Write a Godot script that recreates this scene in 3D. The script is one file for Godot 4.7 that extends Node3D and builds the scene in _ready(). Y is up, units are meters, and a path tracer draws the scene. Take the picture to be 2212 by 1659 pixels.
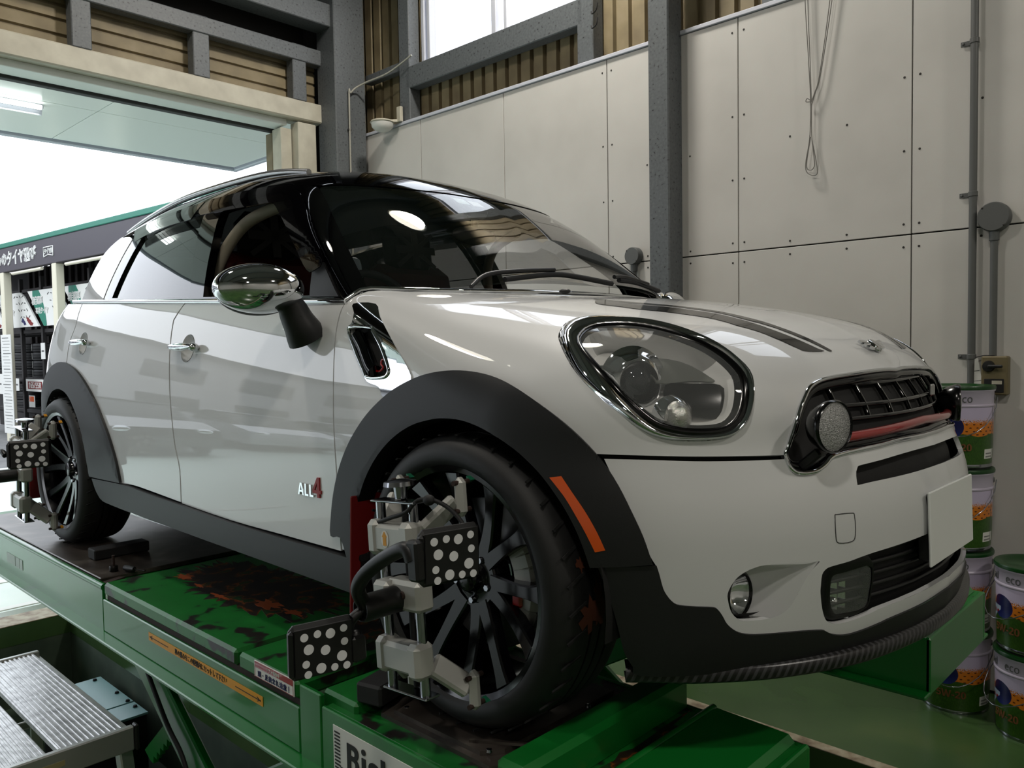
extends Node3D
# A white hatchback on a green wheel-alignment lift in a tyre workshop.
# World: x runs along the car (its nose points to +x), y is up, +z is the camera's side; tyre contact is y = 0.

const FLOOR_Y := -0.80
const WALL_Z := -2.10
const CAMP := Vector3(1.3015, 0.8410, 2.0427)
const CAMB := Basis(Vector3(0.72314, -0.01645, -0.69051), Vector3(-0.02038, 0.99877, -0.04513), Vector3(0.69040, 0.04671, 0.72191))
const OUT := {
	"bonnet": [.000,1.251,.000,1.251,.927,1.106,1.291,.873,1.485,.706,1.578,.619,1.635,.526,1.635,.526,1.630,.463,1.620,.402,1.590,.257,1.571,.123,1.561,.025,1.556,-.085,1.556,-.199,1.556,-.199,1.513,-.198,1.513,-.198,1.549,-.130,1.530,-.049,1.498,.029,1.454,.099,1.398,.159,1.334,.207,1.264,.241,1.191,.260,1.119,.265,1.050,.256,.988,.236,.936,.204,.886,.166,.837,.122,.784,.113,.784,.113,.708,.109,.630,.105,.547,.102,.460,.099,.460,.099,.452,.115,.440,.137,.428,.159,.414,.180,.399,.196,.383,.210,.364,.220,.336,.228,.291,.234,.223,.239,.142,.244,.041,.246,.000,.246,.000,.246],
	"bumper": [.000,.103,.000,.103,.086,.103,.164,.103,.215,.100,.301,.096,.344,.092,.365,.088,.380,.079,.391,.074,.406,.069,.427,.067,.446,.069,.454,.074,.458,.080,.460,.090,.461,.092,.549,.094,.631,.097,.709,.102,.781,.105,.781,.105,.767,.071,.753,.039,.739,.005,.724,-.027,.712,-.055,.704,-.068,.700,-.080,.694,-.103,.687,-.116,.678,-.126,.667,-.131,.638,-.134,.613,-.136,.605,-.140,.597,-.151,.590,-.163,.577,-.175,.562,-.182,.538,-.186,.490,-.188,.449,-.190,.409,-.194,.398,-.199,.385,-.205,.365,-.210,.343,-.212,.304,-.210,.263,-.206,.217,-.202,.100,-.199,.000,-.199,.000,-.199],
	"scut_hole": [1.549,.447,1.441,.442,1.425,.430,1.375,.385,1.333,.329,1.328,.310,1.351,.300,1.420,.303,1.444,.326,1.506,.388],
	"slot": [-.051,.080,-.051,.080,.085,.080,.166,.078,.233,.074,.295,.070,.306,.068,.312,.063,.317,.054,.320,.040,.316,.038,.280,.040,.200,.042,.084,.044,-.051,.045,-.051,.045],
	"lowgrille": [-.050,-.070,-.050,-.070,.083,-.070,.261,-.077,.316,-.081,.354,-.086,.389,-.089,.404,-.092,.413,-.101,.415,-.120,.415,-.132,.410,-.158,.402,-.177,.390,-.186,.370,-.190,.334,-.189,.295,-.185,.252,-.180,.083,-.175,-.050,-.175,-.050,-.175],
	"grille": [-.044,.239,-.044,.239,.041,.246,.142,.244,.223,.239,.291,.234,.336,.228,.364,.220,.383,.210,.399,.196,.414,.180,.428,.159,.440,.137,.452,.115,.460,.104,.462,.098,.460,.090,.458,.080,.454,.074,.446,.069,.427,.067,.406,.069,.391,.074,.380,.079,.365,.088,.344,.092,.301,.096,.215,.100,.164,.103,.086,.103,-.043,.102,-.043,.102],
	"hl_out": [.854,.366,.847,.398,.831,.431,.802,.451,.761,.449,.721,.437,.675,.423,.628,.403,.597,.376,.572,.351,.548,.325,.529,.300,.514,.275,.503,.256,.499,.239,.503,.220,.510,.198,.519,.177,.529,.158,.543,.145,.563,.135,.586,.131,.615,.130,.648,.131,.676,.134,.701,.142,.720,.153,.736,.165,.754,.181,.772,.197,.792,.218,.808,.238,.825,.265,.837,.292,.847,.324],
	"hl_in": [.816,.355,.808,.373,.792,.393,.768,.408,.741,.414,.705,.412,.670,.406,.633,.389,.604,.365,.578,.340,.553,.316,.534,.291,.521,.267,.514,.249,.513,.234,.518,.211,.526,.188,.534,.171,.545,.157,.560,.146,.581,.140,.615,.139,.648,.142,.674,.148,.695,.156,.715,.171,.735,.191,.754,.213,.771,.238,.788,.265,.803,.295,.814,.324],
	"pocket": [.418,-.079,.433,-.077,.474,-.075,.522,-.074,.541,-.077,.557,-.082,.572,-.091,.582,-.103,.588,-.116,.587,-.129,.581,-.147,.568,-.160,.556,-.163,.518,-.163,.495,-.159,.476,-.148,.461,-.127,.447,-.106,.433,-.090],
	"drl": [.390,-.114,.383,-.106,.365,-.105,.315,-.101,.300,-.101,.292,-.107,.291,-.129,.294,-.150,.298,-.170,.312,-.177,.348,-.177,.372,-.176,.382,-.169,.389,-.154,.391,-.132],
	"stripe": [.674,.654,.604,.601,.564,.554,.491,.518,.436,.476,.398,.445,.374,.401,.341,.362,.299,.327,.266,.302,.252,.295,.313,.294,.333,.302,.364,.327,.393,.354,.426,.376,.449,.408,.482,.435,.537,.467,.601,.500,.642,.534,.702,.585],
	"stripe2": [.657,.694,.535,.592,.430,.526,.362,.471,.329,.415,.299,.374,.260,.337,.231,.308,.221,.296,.235,.296,.252,.311,.285,.337,.323,.373,.361,.410,.382,.457,.447,.511,.552,.570,.669,.666],
	"tow": [.384,-.008,.379,-.005,.346,-.006,.340,-.011,.340,-.043,.348,-.053,.378,-.052,.384,-.041],
	"apron": [.000,-.195,.000,-.195,.217,-.202,.263,-.206,.304,-.210,.343,-.212,.365,-.210,.385,-.205,.398,-.199,.409,-.194,.449,-.190,.490,-.188,.538,-.186,.562,-.182,.577,-.175,.590,-.163,.597,-.151,.605,-.140,.613,-.136,.638,-.134,.667,-.131,.678,-.126,.687,-.116,.694,-.103,.700,-.080,.704,-.067,.704,-.067,.797,-.072,.797,-.072,.779,-.121,.765,-.170,.755,-.212,.740,-.237,.740,-.237,.730,-.251,.635,-.249,.531,-.248,.435,-.248,.344,-.247,.255,-.247,.169,-.247,.084,-.247,.000,-.247,.000,-.247],
	"clad_f": [.455,.424,.455,.424,.455,.426,.441,.477,.420,.526,.395,.573,.364,.616,.328,.656,.289,.691,.245,.721,.198,.747,.149,.767,.098,.781,.045,.789,-.008,.791,-.061,.787,-.113,.777,-.164,.761,-.213,.740,-.258,.713,-.301,.681,-.339,.644,-.374,.603,-.403,.559,-.427,.512,-.445,.462,-.458,.410,-.465,.358,-.420,.360,-.400,.312,-.400,.312,-.335,.312,-.335,.312,-.358,.375,-.351,.415,-.339,.453,-.323,.489,-.303,.524,-.279,.556,-.252,.585,-.222,.611,-.189,.634,-.154,.653,-.117,.668,-.078,.678,-.039,.685,.001,.687,.041,.685,.080,.678,.119,.667,.156,.652,.191,.633,.223,.610,.253,.584,.280,.554,.304,.522,.324,.487,.339,.451,.351,.413,.352,.412,.352,.412],
	"fdoor": [-.505,.964,-.505,.964,-.504,.912,-.496,.857,-.471,.727,-.455,.608,-.447,.521,-.442,.424,-.444,.319,-.444,.319,-.758,.318,-1.033,.317,-1.382,.327,-1.382,.327,-1.373,.443,-1.401,.520,-1.426,.622,-1.452,.728,-1.481,.833,-1.499,.939,-1.496,.959,-1.459,1.009,-1.459,1.009,-.946,.984],
	"rdoor": [-1.467,1.010,-1.467,1.010,-1.505,.961,-1.508,.940,-1.489,.833,-1.461,.727,-1.434,.622,-1.410,.519,-1.381,.442,-1.390,.330,-1.390,.330,-1.665,.342,-1.792,.345,-1.950,.338,-2.130,.335,-2.130,.335,-2.159,.386,-2.173,.448,-2.194,.507,-2.225,.562,-2.262,.613,-2.307,.658,-2.358,.695,-2.413,.726,-2.472,.747,-2.534,.761,-2.530,.789,-2.522,.890,-2.474,.968,-2.487,1.062,-2.487,1.062,-2.100,1.040],
	"sill": [-2.200,.330,-2.200,.330,-1.943,.338,-1.793,.338,-1.667,.333,-1.388,.324,-1.034,.313,-.758,.311,-.443,.311,-.335,.311,-.335,.311,-.335,.215,-.335,.215,-.800,.222,-1.200,.226,-1.600,.232,-2.000,.240,-2.140,.255],
	"clad_r": [-3.020,.360,-3.020,.360,-3.060,.500,-3.010,.630,-2.930,.705,-2.810,.765,-2.688,.797,-2.576,.806,-2.474,.794,-2.357,.765,-2.233,.710,-2.120,.640,-2.038,.565,-1.980,.501,-1.930,.422,-1.905,.342,-1.905,.342,-2.180,.335,-2.235,.335,-2.235,.335,-2.235,.363,-2.242,.405,-2.254,.445,-2.270,.485,-2.291,.522,-2.316,.556,-2.345,.587,-2.377,.614,-2.413,.638,-2.451,.657,-2.490,.672,-2.532,.681,-2.574,.686,-2.616,.686,-2.658,.681,-2.700,.672,-2.739,.657,-2.777,.638,-2.813,.614,-2.845,.587,-2.874,.556,-2.899,.522,-2.920,.485,-2.936,.445,-2.948,.405,-2.955,.363,-2.955,.360,-2.955,.360],
	"scuttle": [-.460,.961,-.379,.957,-.331,.923,-.271,.879,-.216,.834,-.175,.799,-.153,.766,-.200,.740,-.250,.724,-.274,.749,-.324,.761,-.351,.790,-.401,.845,-.440,.883,-.446,.899,-.432,.910,-.437,.936],
	"scut_in": [-.432,.896,-.342,.894,-.328,.884,-.284,.847,-.244,.799,-.239,.782,-.258,.772,-.320,.771,-.342,.790,-.395,.845],
	"marker": [.273,.583,.273,.583,.296,.587,.296,.587,.321,.555,.347,.520,.368,.484,.383,.450,.383,.450,.365,.445,.365,.445,.348,.480,.328,.514,.305,.548],
	"rearbody": [1.515,.572,1.515,.572,1.262,.564,1.062,.569,.910,.650,.752,.735,.437,.843,.000,.891,.000,.891,.000,.449,.000,.177,.000,-.059,.000,-.293,.000,-.293,.237,-.285,.450,-.265,.657,-.249,.922,-.218,.922,-.218,.940,-.194,.952,-.131,.972,-.069,.999,-.010,1.034,.046,1.078,.097,1.128,.143,1.185,.181,1.248,.211,1.317,.232,1.467,.271,1.467,.271,1.476,.383,1.532,.468],
	"frame": [-.535,.975,-.535,.975,-.639,1.094,-.779,1.221,-.910,1.315,-1.040,1.385,-1.140,1.397,-1.300,1.402,-1.610,1.408,-2.030,1.402,-2.300,1.385,-2.430,1.369,-2.430,1.369,-2.360,1.345,-2.400,1.240,-2.470,1.078,-2.470,1.078,-2.140,1.050,-1.457,1.012,-.946,.988],
	"win_f": [-.675,.995,-.675,.995,-1.370,1.028,-1.370,1.028,-1.410,1.200,-1.455,1.335,-1.430,1.362,-1.100,1.362,-1.045,1.350,-.950,1.285,-.800,1.165,-.715,1.085],
	"win_r": [-1.475,1.033,-1.475,1.033,-2.342,1.078,-2.342,1.078,-2.285,1.200,-2.240,1.300,-2.200,1.335,-1.950,1.365,-1.640,1.370,-1.605,1.355,-1.540,1.200],
	"visor_f": [-.690,1.060,-.690,1.060,-.639,1.094,-.779,1.221,-.910,1.315,-1.045,1.387,-1.140,1.397,-1.300,1.402,-1.600,1.408,-1.600,1.408,-1.630,1.370,-1.584,1.345,-1.584,1.345,-1.401,1.336,-1.204,1.328,-1.080,1.322,-1.045,1.310,-1.000,1.285,-.912,1.230,-.805,1.150,-.730,1.085],
	"visor_r": [-1.645,1.408,-1.645,1.408,-2.030,1.402,-2.300,1.385,-2.340,1.375,-2.340,1.375,-2.240,1.315,-2.240,1.315,-2.000,1.338,-1.660,1.338,-1.660,1.338],
	"dpillar": [-2.368,1.343,-2.368,1.343,-2.408,1.240,-2.478,1.078,-2.478,1.078,-2.700,1.080,-2.950,1.090,-2.950,1.090,-2.920,1.200,-2.830,1.330,-2.720,1.388,-2.600,1.378,-2.450,1.362],
	"ws": [-.781,.000,-.781,.000,-.797,.216,-.830,.366,-.886,.493,-.935,.565,-.932,.583,-.932,.583,-.785,.643,-.671,.683,-.576,.710,-.460,.742,-.460,.742,-.400,.600,-.345,.400,-.315,.200,-.305,.000,-.305,.000],
	"apil": [-.925,.590,-.925,.590,-.785,.647,-.671,.687,-.576,.714,-.455,.745,-.455,.745,-.530,.784,-.530,.784,-.639,.753,-.779,.700,-.910,.645,-1.040,.588,-1.040,.588],
	"roof": [-.787,.000,-.787,.000,-.803,.216,-.836,.366,-.892,.493,-.955,.572,-1.045,.588,-1.300,.609,-1.610,.608,-2.030,.592,-2.300,.578,-2.600,.550,-2.850,.515,-2.930,.490,-2.970,.400,-3.020,.200,-3.030,.000,-3.030,.000],
}
const PROFILE := {
	"B": [-3.340,.600,-3.250,.700,-3.100,.785,-2.900,.838,-2.600,.868,-2.000,.876,-1.000,.876,-.400,.876,.000,.878,.200,.876,.360,.862,.500,.840,.700,.790],
	"D": [.100,.045,.200,.022,.300,.008,.400,.002,.500,.000,.620,.002,.720,.012,.820,.030,.900,.050,.970,.078,1.050,.130],
	"F": [.100,.660,.160,.720,.220,.745,.320,.758,.420,.762,.500,.758,.560,.742,.620,.715,.700,.703,.760,.690,.820,.660,.900,.580],
	"P": [.000,.000,.150,.010,.310,.042,.420,.078,.500,.112,.580,.155,.660,.208,.740,.275,.800,.345,.850,.430,.900,.560],
	"H": [-3.300,1.180,-.900,1.060,-.600,1.030,-.300,1.000,.000,.975,.200,.952,.350,.925,.500,.887,.580,.856,.640,.818,.700,.750,.740,.670],
	"C": [.000,.000,.200,.005,.350,.016,.500,.038,.600,.062,.700,.098,.800,.145,.860,.180,.950,.250],
	"K": [-3.350,1.300,-3.200,1.370,-3.000,1.425,-2.500,1.505,-2.000,1.540,-1.500,1.540,-1.200,1.512,-1.000,1.475,-.800,1.435,-.500,1.350],
	"Q": [.000,.000,.200,.006,.400,.030,.500,.055,.600,.100,.700,.180],
	"G": [.900,.800,.970,.792,1.100,.762,1.200,.728,1.300,.685,1.400,.630,1.500,.560],
	"CS": [-.750,.000,-.500,.120,-.250,.450,.000,.800,.300,1.000],
	"KH": [-.700,.050,-.300,.080,.100,.110],
	"E": [.100,-3.200,.300,-3.280,.600,-3.300,.800,-3.250,.950,-3.130,1.100,-2.930,1.200,-2.780],
	"GX": [-3.400,.210,-3.200,.165,-2.900,.112,-2.500,.060,-2.000,.022,-1.500,.004,-.900,.004,-.500,.012,.000,.020],
	"WS": [.950,-.200,1.020,-.285,1.150,-.455,1.300,-.665,1.420,-.860,1.500,-1.020],
	"WC": [.000,.000,.200,.012,.400,.055,.550,.110,.650,.160,.800,.260],
}

# ---------------------------------------------------------------- geometry collector
class Geo:
	var v := PackedVector3Array()
	var n := PackedVector3Array()
	var t := PackedVector2Array()
	var ix := PackedInt32Array()
	var use_uv := false

	func vert(p: Vector3, q: Vector3, uv := Vector2.ZERO) -> int:
		v.append(p); n.append(q); t.append(uv)
		return v.size() - 1

	func tri_i(a: int, b: int, c: int) -> void:
		var f := (v[c] - v[a]).cross(v[b] - v[a])
		if f.length_squared() < 1e-16: return
		if f.dot(n[a] + n[b] + n[c]) < 0.0:
			ix.append(a); ix.append(c); ix.append(b)
		else:
			ix.append(a); ix.append(b); ix.append(c)

	func tri(a: Vector3, b: Vector3, c: Vector3, out: Vector3) -> void:
		var f := (c - a).cross(b - a)
		if f.length_squared() < 1e-16: return
		f = f.normalized()
		if f.dot(out) < 0.0: f = -f
		tri_i(vert(a, f), vert(b, f), vert(c, f))

	func quad(a: Vector3, b: Vector3, c: Vector3, d: Vector3, out: Vector3) -> void:
		var f := (c - a).cross(d - b)
		if f.length_squared() < 1e-18: return
		f = f.normalized()
		if f.dot(out) < 0.0: f = -f
		var i := vert(a, f, Vector2(0, 1)); vert(b, f, Vector2(1, 1)); vert(c, f, Vector2(1, 0)); vert(d, f, Vector2(0, 0))
		tri_i(i, i + 1, i + 2); tri_i(i, i + 2, i + 3)

	# box with chamfered edges
	func box(at: Vector3, size: Vector3, bev := 0.0, bas := Basis.IDENTITY) -> Geo:
		var h := size * 0.5
		var b: float = minf(bev, minf(h.x, minf(h.y, h.z)) * 0.98)
		if b <= 0.0:
			for ax in 3:
				for s in [-1.0, 1.0]:
					var u := Vector3.ZERO; var w := Vector3.ZERO; var q := Vector3.ZERO
					q[ax] = s * h[ax]; u[(ax + 1) % 3] = h[(ax + 1) % 3]; w[(ax + 2) % 3] = h[(ax + 2) % 3]
					quad(at + bas * (q - u - w), at + bas * (q + u - w), at + bas * (q + u + w), at + bas * (q - u + w), bas * q)
			return self
		var P := {}
		for sx in [-1, 1]:
			for sy in [-1, 1]:
				for sz in [-1, 1]:
					var c := Vector3(sx * h.x, sy * h.y, sz * h.z)
					var ib := Vector3(sx * b, sy * b, sz * b)
					var key := Vector3i(sx, sy, sz)
					P[key] = [at + bas * (c - Vector3(0, ib.y, ib.z)), at + bas * (c - Vector3(ib.x, 0, ib.z)), at + bas * (c - Vector3(ib.x, ib.y, 0))]
					tri(P[key][0], P[key][1], P[key][2], bas * c)
		for ax in 3:
			var a1 := (ax + 1) % 3; var a2 := (ax + 2) % 3
			for s in [-1, 1]:
				var ks := []
				for e in [[-1, -1], [1, -1], [1, 1], [-1, 1]]:
					var k := Vector3i.ZERO
					k[ax] = s; k[a1] = e[0]; k[a2] = e[1]; ks.append(k)
				var o := Vector3.ZERO; o[ax] = s
				quad(P[ks[0]][ax], P[ks[1]][ax], P[ks[2]][ax], P[ks[3]][ax], bas * o)
			for e1 in [-1, 1]:
				for e2 in [-1, 1]:
					var k1 := Vector3i.ZERO; var k2 := Vector3i.ZERO
					k1[ax] = -1; k2[ax] = 1; k1[a1] = e1; k2[a1] = e1; k1[a2] = e2; k2[a2] = e2
					var o2 := Vector3.ZERO; o2[a1] = e1; o2[a2] = e2
					quad(P[k1][a1], P[k2][a1], P[k2][a2], P[k1][a2], bas * o2)
		return self

	# a bar of box section from a to b
	func bar(a: Vector3, b: Vector3, w: float, h: float, up := Vector3.UP, bev := 0.0) -> Geo:
		var z := (b - a).normalized()
		var x := up.cross(z)
		if x.length() < 1e-4: x = Vector3.RIGHT.cross(z)
		x = x.normalized()
		return box((a + b) * 0.5, Vector3(w, h, a.distance_to(b)), bev, Basis(x, z.cross(x), z))

	func tube(pts: Array, r, sides := 10, closed := false, caps := true) -> Geo:
		var m := pts.size()
		var x := Vector3.ZERO
		var base := v.size()
		for k in m:
			var p: Vector3 = pts[k]
			var a: Vector3 = pts[(k - 1 + m) % m] if (closed or k > 0) else p
			var b: Vector3 = pts[(k + 1) % m] if (closed or k < m - 1) else p
			var z := (b - a).normalized()
			if x == Vector3.ZERO:
				x = Vector3.UP.cross(z)
				if x.length() < 0.05: x = Vector3.RIGHT.cross(z)
			x = (x - z * x.dot(z)).normalized()
			var y := z.cross(x)
			var rr: float = r[k] if r is Array else r
			for s in sides:
				var an := TAU * s / sides
				var d := x * cos(an) + y * sin(an)
				vert(p + d * rr, d, Vector2(float(s) / sides, k))
		for k in (m if closed else m - 1):
			for s in sides:
				var i := base + k * sides + s
				var i2 := base + k * sides + (s + 1) % sides
				var j := base + ((k + 1) % m) * sides + s
				var j2 := base + ((k + 1) % m) * sides + (s + 1) % sides
				tri_i(i, i2, j2); tri_i(i, j2, j)
		if caps and not closed:
			for e in [0, m - 1]:
				var o: Vector3 = (pts[0] - pts[1]) if e == 0 else (pts[m - 1] - pts[m - 2])
				for s in sides:
					tri(pts[e], v[base + e * sides + s], v[base + e * sides + (s + 1) % sides], o)
		return self

	# profile: Array of Vector2(radius, height) revolved about local +y of xf; smooth where the profile bends less than 40 degrees
	func lathe(prof: Array, segs: int, xf := Transform3D.IDENTITY, a0 := 0.0, a1 := TAU) -> Geo:
		var full := absf(a1 - a0 - TAU) < 1e-4
		for k in prof.size() - 1:
			var p: Vector2 = prof[k]; var q: Vector2 = prof[k + 1]
			var dn := (q - p).orthogonal().normalized() * -1.0
			var n0 := dn; var n1 := dn
			if k > 0:
				var e: Vector2 = (p - prof[k - 1]).orthogonal().normalized() * -1.0
				if e.dot(dn) > 0.7: n0 = (e + dn).normalized()
			if k < prof.size() - 2:
				var e2: Vector2 = (prof[k + 2] - q).orthogonal().normalized() * -1.0
				if e2.dot(dn) > 0.7: n1 = (e2 + dn).normalized()
			var b0 := v.size()
			for s in segs + 1:
				var an := a0 + (a1 - a0) * s / segs
				var c := cos(an); var d := sin(an)
				vert(xf * Vector3(p.x * c, p.y, p.x * d), (xf.basis * Vector3(n0.x * c, n0.y, n0.x * d)).normalized(), Vector2(float(s) / segs, float(k) / prof.size()))
				vert(xf * Vector3(q.x * c, q.y, q.x * d), (xf.basis * Vector3(n1.x * c, n1.y, n1.x * d)).normalized(), Vector2(float(s) / segs, float(k + 1) / prof.size()))
			for s in segs:
				var i := b0 + s * 2
				tri_i(i, i + 1, i + 3); tri_i(i, i + 3, i + 2)
		return self

	func ball(at: Vector3, r: Vector3, bas := Basis.IDENTITY, rows := 14, segs := 22) -> Geo:
		var b0 := v.size()
		for a in rows + 1:
			var la := -PI / 2 + PI * a / rows
			for s in segs + 1:
				var lo := TAU * s / segs
				var d := Vector3(cos(la) * cos(lo), sin(la), cos(la) * sin(lo))
				vert(at + bas * (d * r), (bas * (d / r)).normalized())
		for a in rows:
			for s in segs:
				var i := b0 + a * (segs + 1) + s
				tri_i(i, i + 1, i + segs + 2); tri_i(i, i + segs + 2, i + segs + 1)
		return self

	# prism: polygon in local xy, from z = 0 to z = depth
	func prism(poly: PackedVector2Array, depth: float, xf := Transform3D.IDENTITY) -> Geo:
		var id := Geometry2D.triangulate_polygon(poly)
		var zf := Vector3(0, 0, depth)
		for k in range(0, id.size(), 3):
			var a := Vector3(poly[id[k]].x, poly[id[k]].y, 0); var b := Vector3(poly[id[k + 1]].x, poly[id[k + 1]].y, 0); var c := Vector3(poly[id[k + 2]].x, poly[id[k + 2]].y, 0)
			tri(xf * a, xf * b, xf * c, xf.basis * Vector3(0, 0, -depth))
			tri(xf * (a + zf), xf * (b + zf), xf * (c + zf), xf.basis * zf)
		var cw := Geometry2D.is_polygon_clockwise(poly)
		for k in poly.size():
			var p := poly[k]; var q := poly[(k + 1) % poly.size()]
			var o := (q - p).orthogonal() * (1.0 if cw else -1.0)
			var a3 := Vector3(p.x, p.y, 0); var b3 := Vector3(q.x, q.y, 0)
			quad(xf * a3, xf * b3, xf * (b3 + zf), xf * (a3 + zf), xf.basis * Vector3(o.x, o.y, 0) * (-1.0))
		return self

	# strip between two loops of the same length, bulging outwards by h
	func band(A: Array, B: Array, out: Array, h: float, rows := 6, closed := true) -> Geo:
		var m := A.size(); var b0 := v.size()
		for k in m:
			for r in rows + 1:
				var f := float(r) / rows
				var p: Vector3 = A[k].lerp(B[k], f) + out[k] * h * 4.0 * f * (1.0 - f)
				var side: Vector3 = (B[k] - A[k]).normalized()
				var nn: Vector3 = (out[k] * (B[k] - A[k]).length() - side * h * 4.0 * (1.0 - 2.0 * f)).normalized()
				vert(p, nn)
		for k in (m if closed else m - 1):
			for r in rows:
				var i := b0 + k * (rows + 1) + r
				var j := b0 + ((k + 1) % m) * (rows + 1) + r
				tri_i(i, i + 1, j + 1); tri_i(i, j + 1, j)
		return self

	func mirrored() -> Geo:
		var g := Geo.new()
		for k in v.size():
			g.vert(v[k] * Vector3(1, 1, -1), n[k] * Vector3(1, 1, -1), t[k])
		for k in range(0, ix.size(), 3):
			g.ix.append(ix[k]); g.ix.append(ix[k + 2]); g.ix.append(ix[k + 1])
		return g

	func add(o: Geo) -> Geo:
		var b := v.size()
		v.append_array(o.v); n.append_array(o.n); t.append_array(o.t)
		for k in o.ix: ix.append(k + b)
		return self

	func mesh() -> ArrayMesh:
		var a := []
		a.resize(Mesh.ARRAY_MAX)
		a[Mesh.ARRAY_VERTEX] = v; a[Mesh.ARRAY_NORMAL] = n; a[Mesh.ARRAY_INDEX] = ix
		if use_uv: a[Mesh.ARRAY_TEX_UV] = t
		var m := ArrayMesh.new()
		m.add_surface_from_arrays(Mesh.PRIMITIVE_TRIANGLES, a)
		return m

# ---------------------------------------------------------------- scene helpers
var taken := {}
var M := {}

func numbered(s: String) -> String:
	if not taken.has(s):
		taken[s] = 0
		return s
	taken[s] += 1
	return "%s_%03d" % [s, taken[s]]

func tag(o: Node, label: String, category: String, group := "") -> Node:
	o.set_meta("label", label); o.set_meta("category", category)
	if group != "": o.set_meta("group", group)
	return o

func base(called: String, at: Vector3, label: String, category: String, group := "", turn := 0.0) -> Node3D:
	var o := Node3D.new()
	o.name = numbered(called)
	add_child(o)
	o.position = at
	o.rotation.y = turn
	tag(o, label, category, group)
	return o

func put(called: String, g: Geo, m: Material, parent: Node = self, label := "") -> MeshInstance3D:
	var o := MeshInstance3D.new()
	o.mesh = g.mesh()
	o.material_override = m
	o.name = numbered(called) if parent == self else called
	parent.add_child(o, true)
	if label != "": o.set_meta("label", label)
	return o

func share(called: String, mesh: Mesh, m: Material, parent: Node, xf: Transform3D) -> MeshInstance3D:
	var o := MeshInstance3D.new()
	o.mesh = mesh
	o.material_override = m
	o.name = numbered(called) if parent == self else called
	parent.add_child(o, true)
	o.transform = xf
	return o

func struct(called: String, g: Geo, m: Material, parent: Node = self) -> MeshInstance3D:
	var o := put(called, g, m, parent)
	if parent == self: o.set_meta("kind", "structure")
	return o

func copy(o: Node, at: Vector3, label := "", turn := 0.0) -> Node3D:
	var c: Node3D = o.duplicate()
	c.name = numbered(String(o.name).rstrip("0123456789").rstrip("_"))
	add_child(c)
	c.position = at
	c.rotation.y = turn
	if label != "": c.set_meta("label", label)
	return c

func mat(col: Color, rough := 0.5, metal := 0.0, opt := {}) -> StandardMaterial3D:
	var m := StandardMaterial3D.new()
	m.albedo_color = col
	m.roughness = rough
	m.metallic = metal
	if opt.has("coat"):
		m.clearcoat_enabled = true; m.clearcoat = opt.coat; m.clearcoat_roughness = opt.get("coat_rough", 0.03)
	if opt.has("alpha"):
		m.transparency = BaseMaterial3D.TRANSPARENCY_ALPHA; m.albedo_color.a = opt.alpha
	if opt.has("spec"): m.metallic_specular = opt.spec
	if opt.has("glow"):
		m.emission_enabled = true; m.emission = opt.get("glow_col", col); m.emission_energy_multiplier = opt.glow
	if opt.has("tex"):
		m.albedo_texture = opt.tex; m.albedo_color = Color.WHITE if not opt.has("tint") else opt.tint
		if opt.has("scale"):
			m.uv1_triplanar = true; m.uv1_world_triplanar = true; m.uv1_scale = Vector3.ONE * opt.scale
	if opt.has("bump"):
		m.normal_enabled = true; m.normal_texture = opt.bump; m.normal_scale = opt.get("bump_scale", 0.5)
		if opt.has("scale"):
			m.uv1_triplanar = true; m.uv1_world_triplanar = true; m.uv1_scale = Vector3.ONE * opt.scale
	if opt.has("rough_tex"):
		m.roughness_texture = opt.rough_tex
		m.roughness_texture_channel = BaseMaterial3D.TEXTURE_CHANNEL_RED
	return m

# noise picture: stops = [[position, Color], ...]
func noise_tex(seed_: int, freq: float, stops: Array, size := 512, oct := 4, type := FastNoiseLite.TYPE_SIMPLEX_SMOOTH) -> NoiseTexture2D:
	var f := FastNoiseLite.new()
	f.seed = seed_; f.frequency = freq; f.fractal_octaves = oct; f.noise_type = type
	var g := Gradient.new()
	var os := PackedFloat32Array(); var cs := PackedColorArray()
	for s in stops:
		os.append(s[0]); cs.append(s[1])
	g.offsets = os; g.colors = cs
	var t := NoiseTexture2D.new()
	t.width = size; t.height = size; t.seamless = true; t.noise = f; t.color_ramp = g
	return t

func bump_tex(seed_: int, freq: float, strength := 4.0, size := 256, oct := 3) -> NoiseTexture2D:
	var f := FastNoiseLite.new()
	f.seed = seed_; f.frequency = freq; f.fractal_octaves = oct
	var t := NoiseTexture2D.new()
	t.width = size; t.height = size; t.seamless = true; t.as_normal_map = true; t.bump_strength = strength; t.noise = f
	return t

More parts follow.
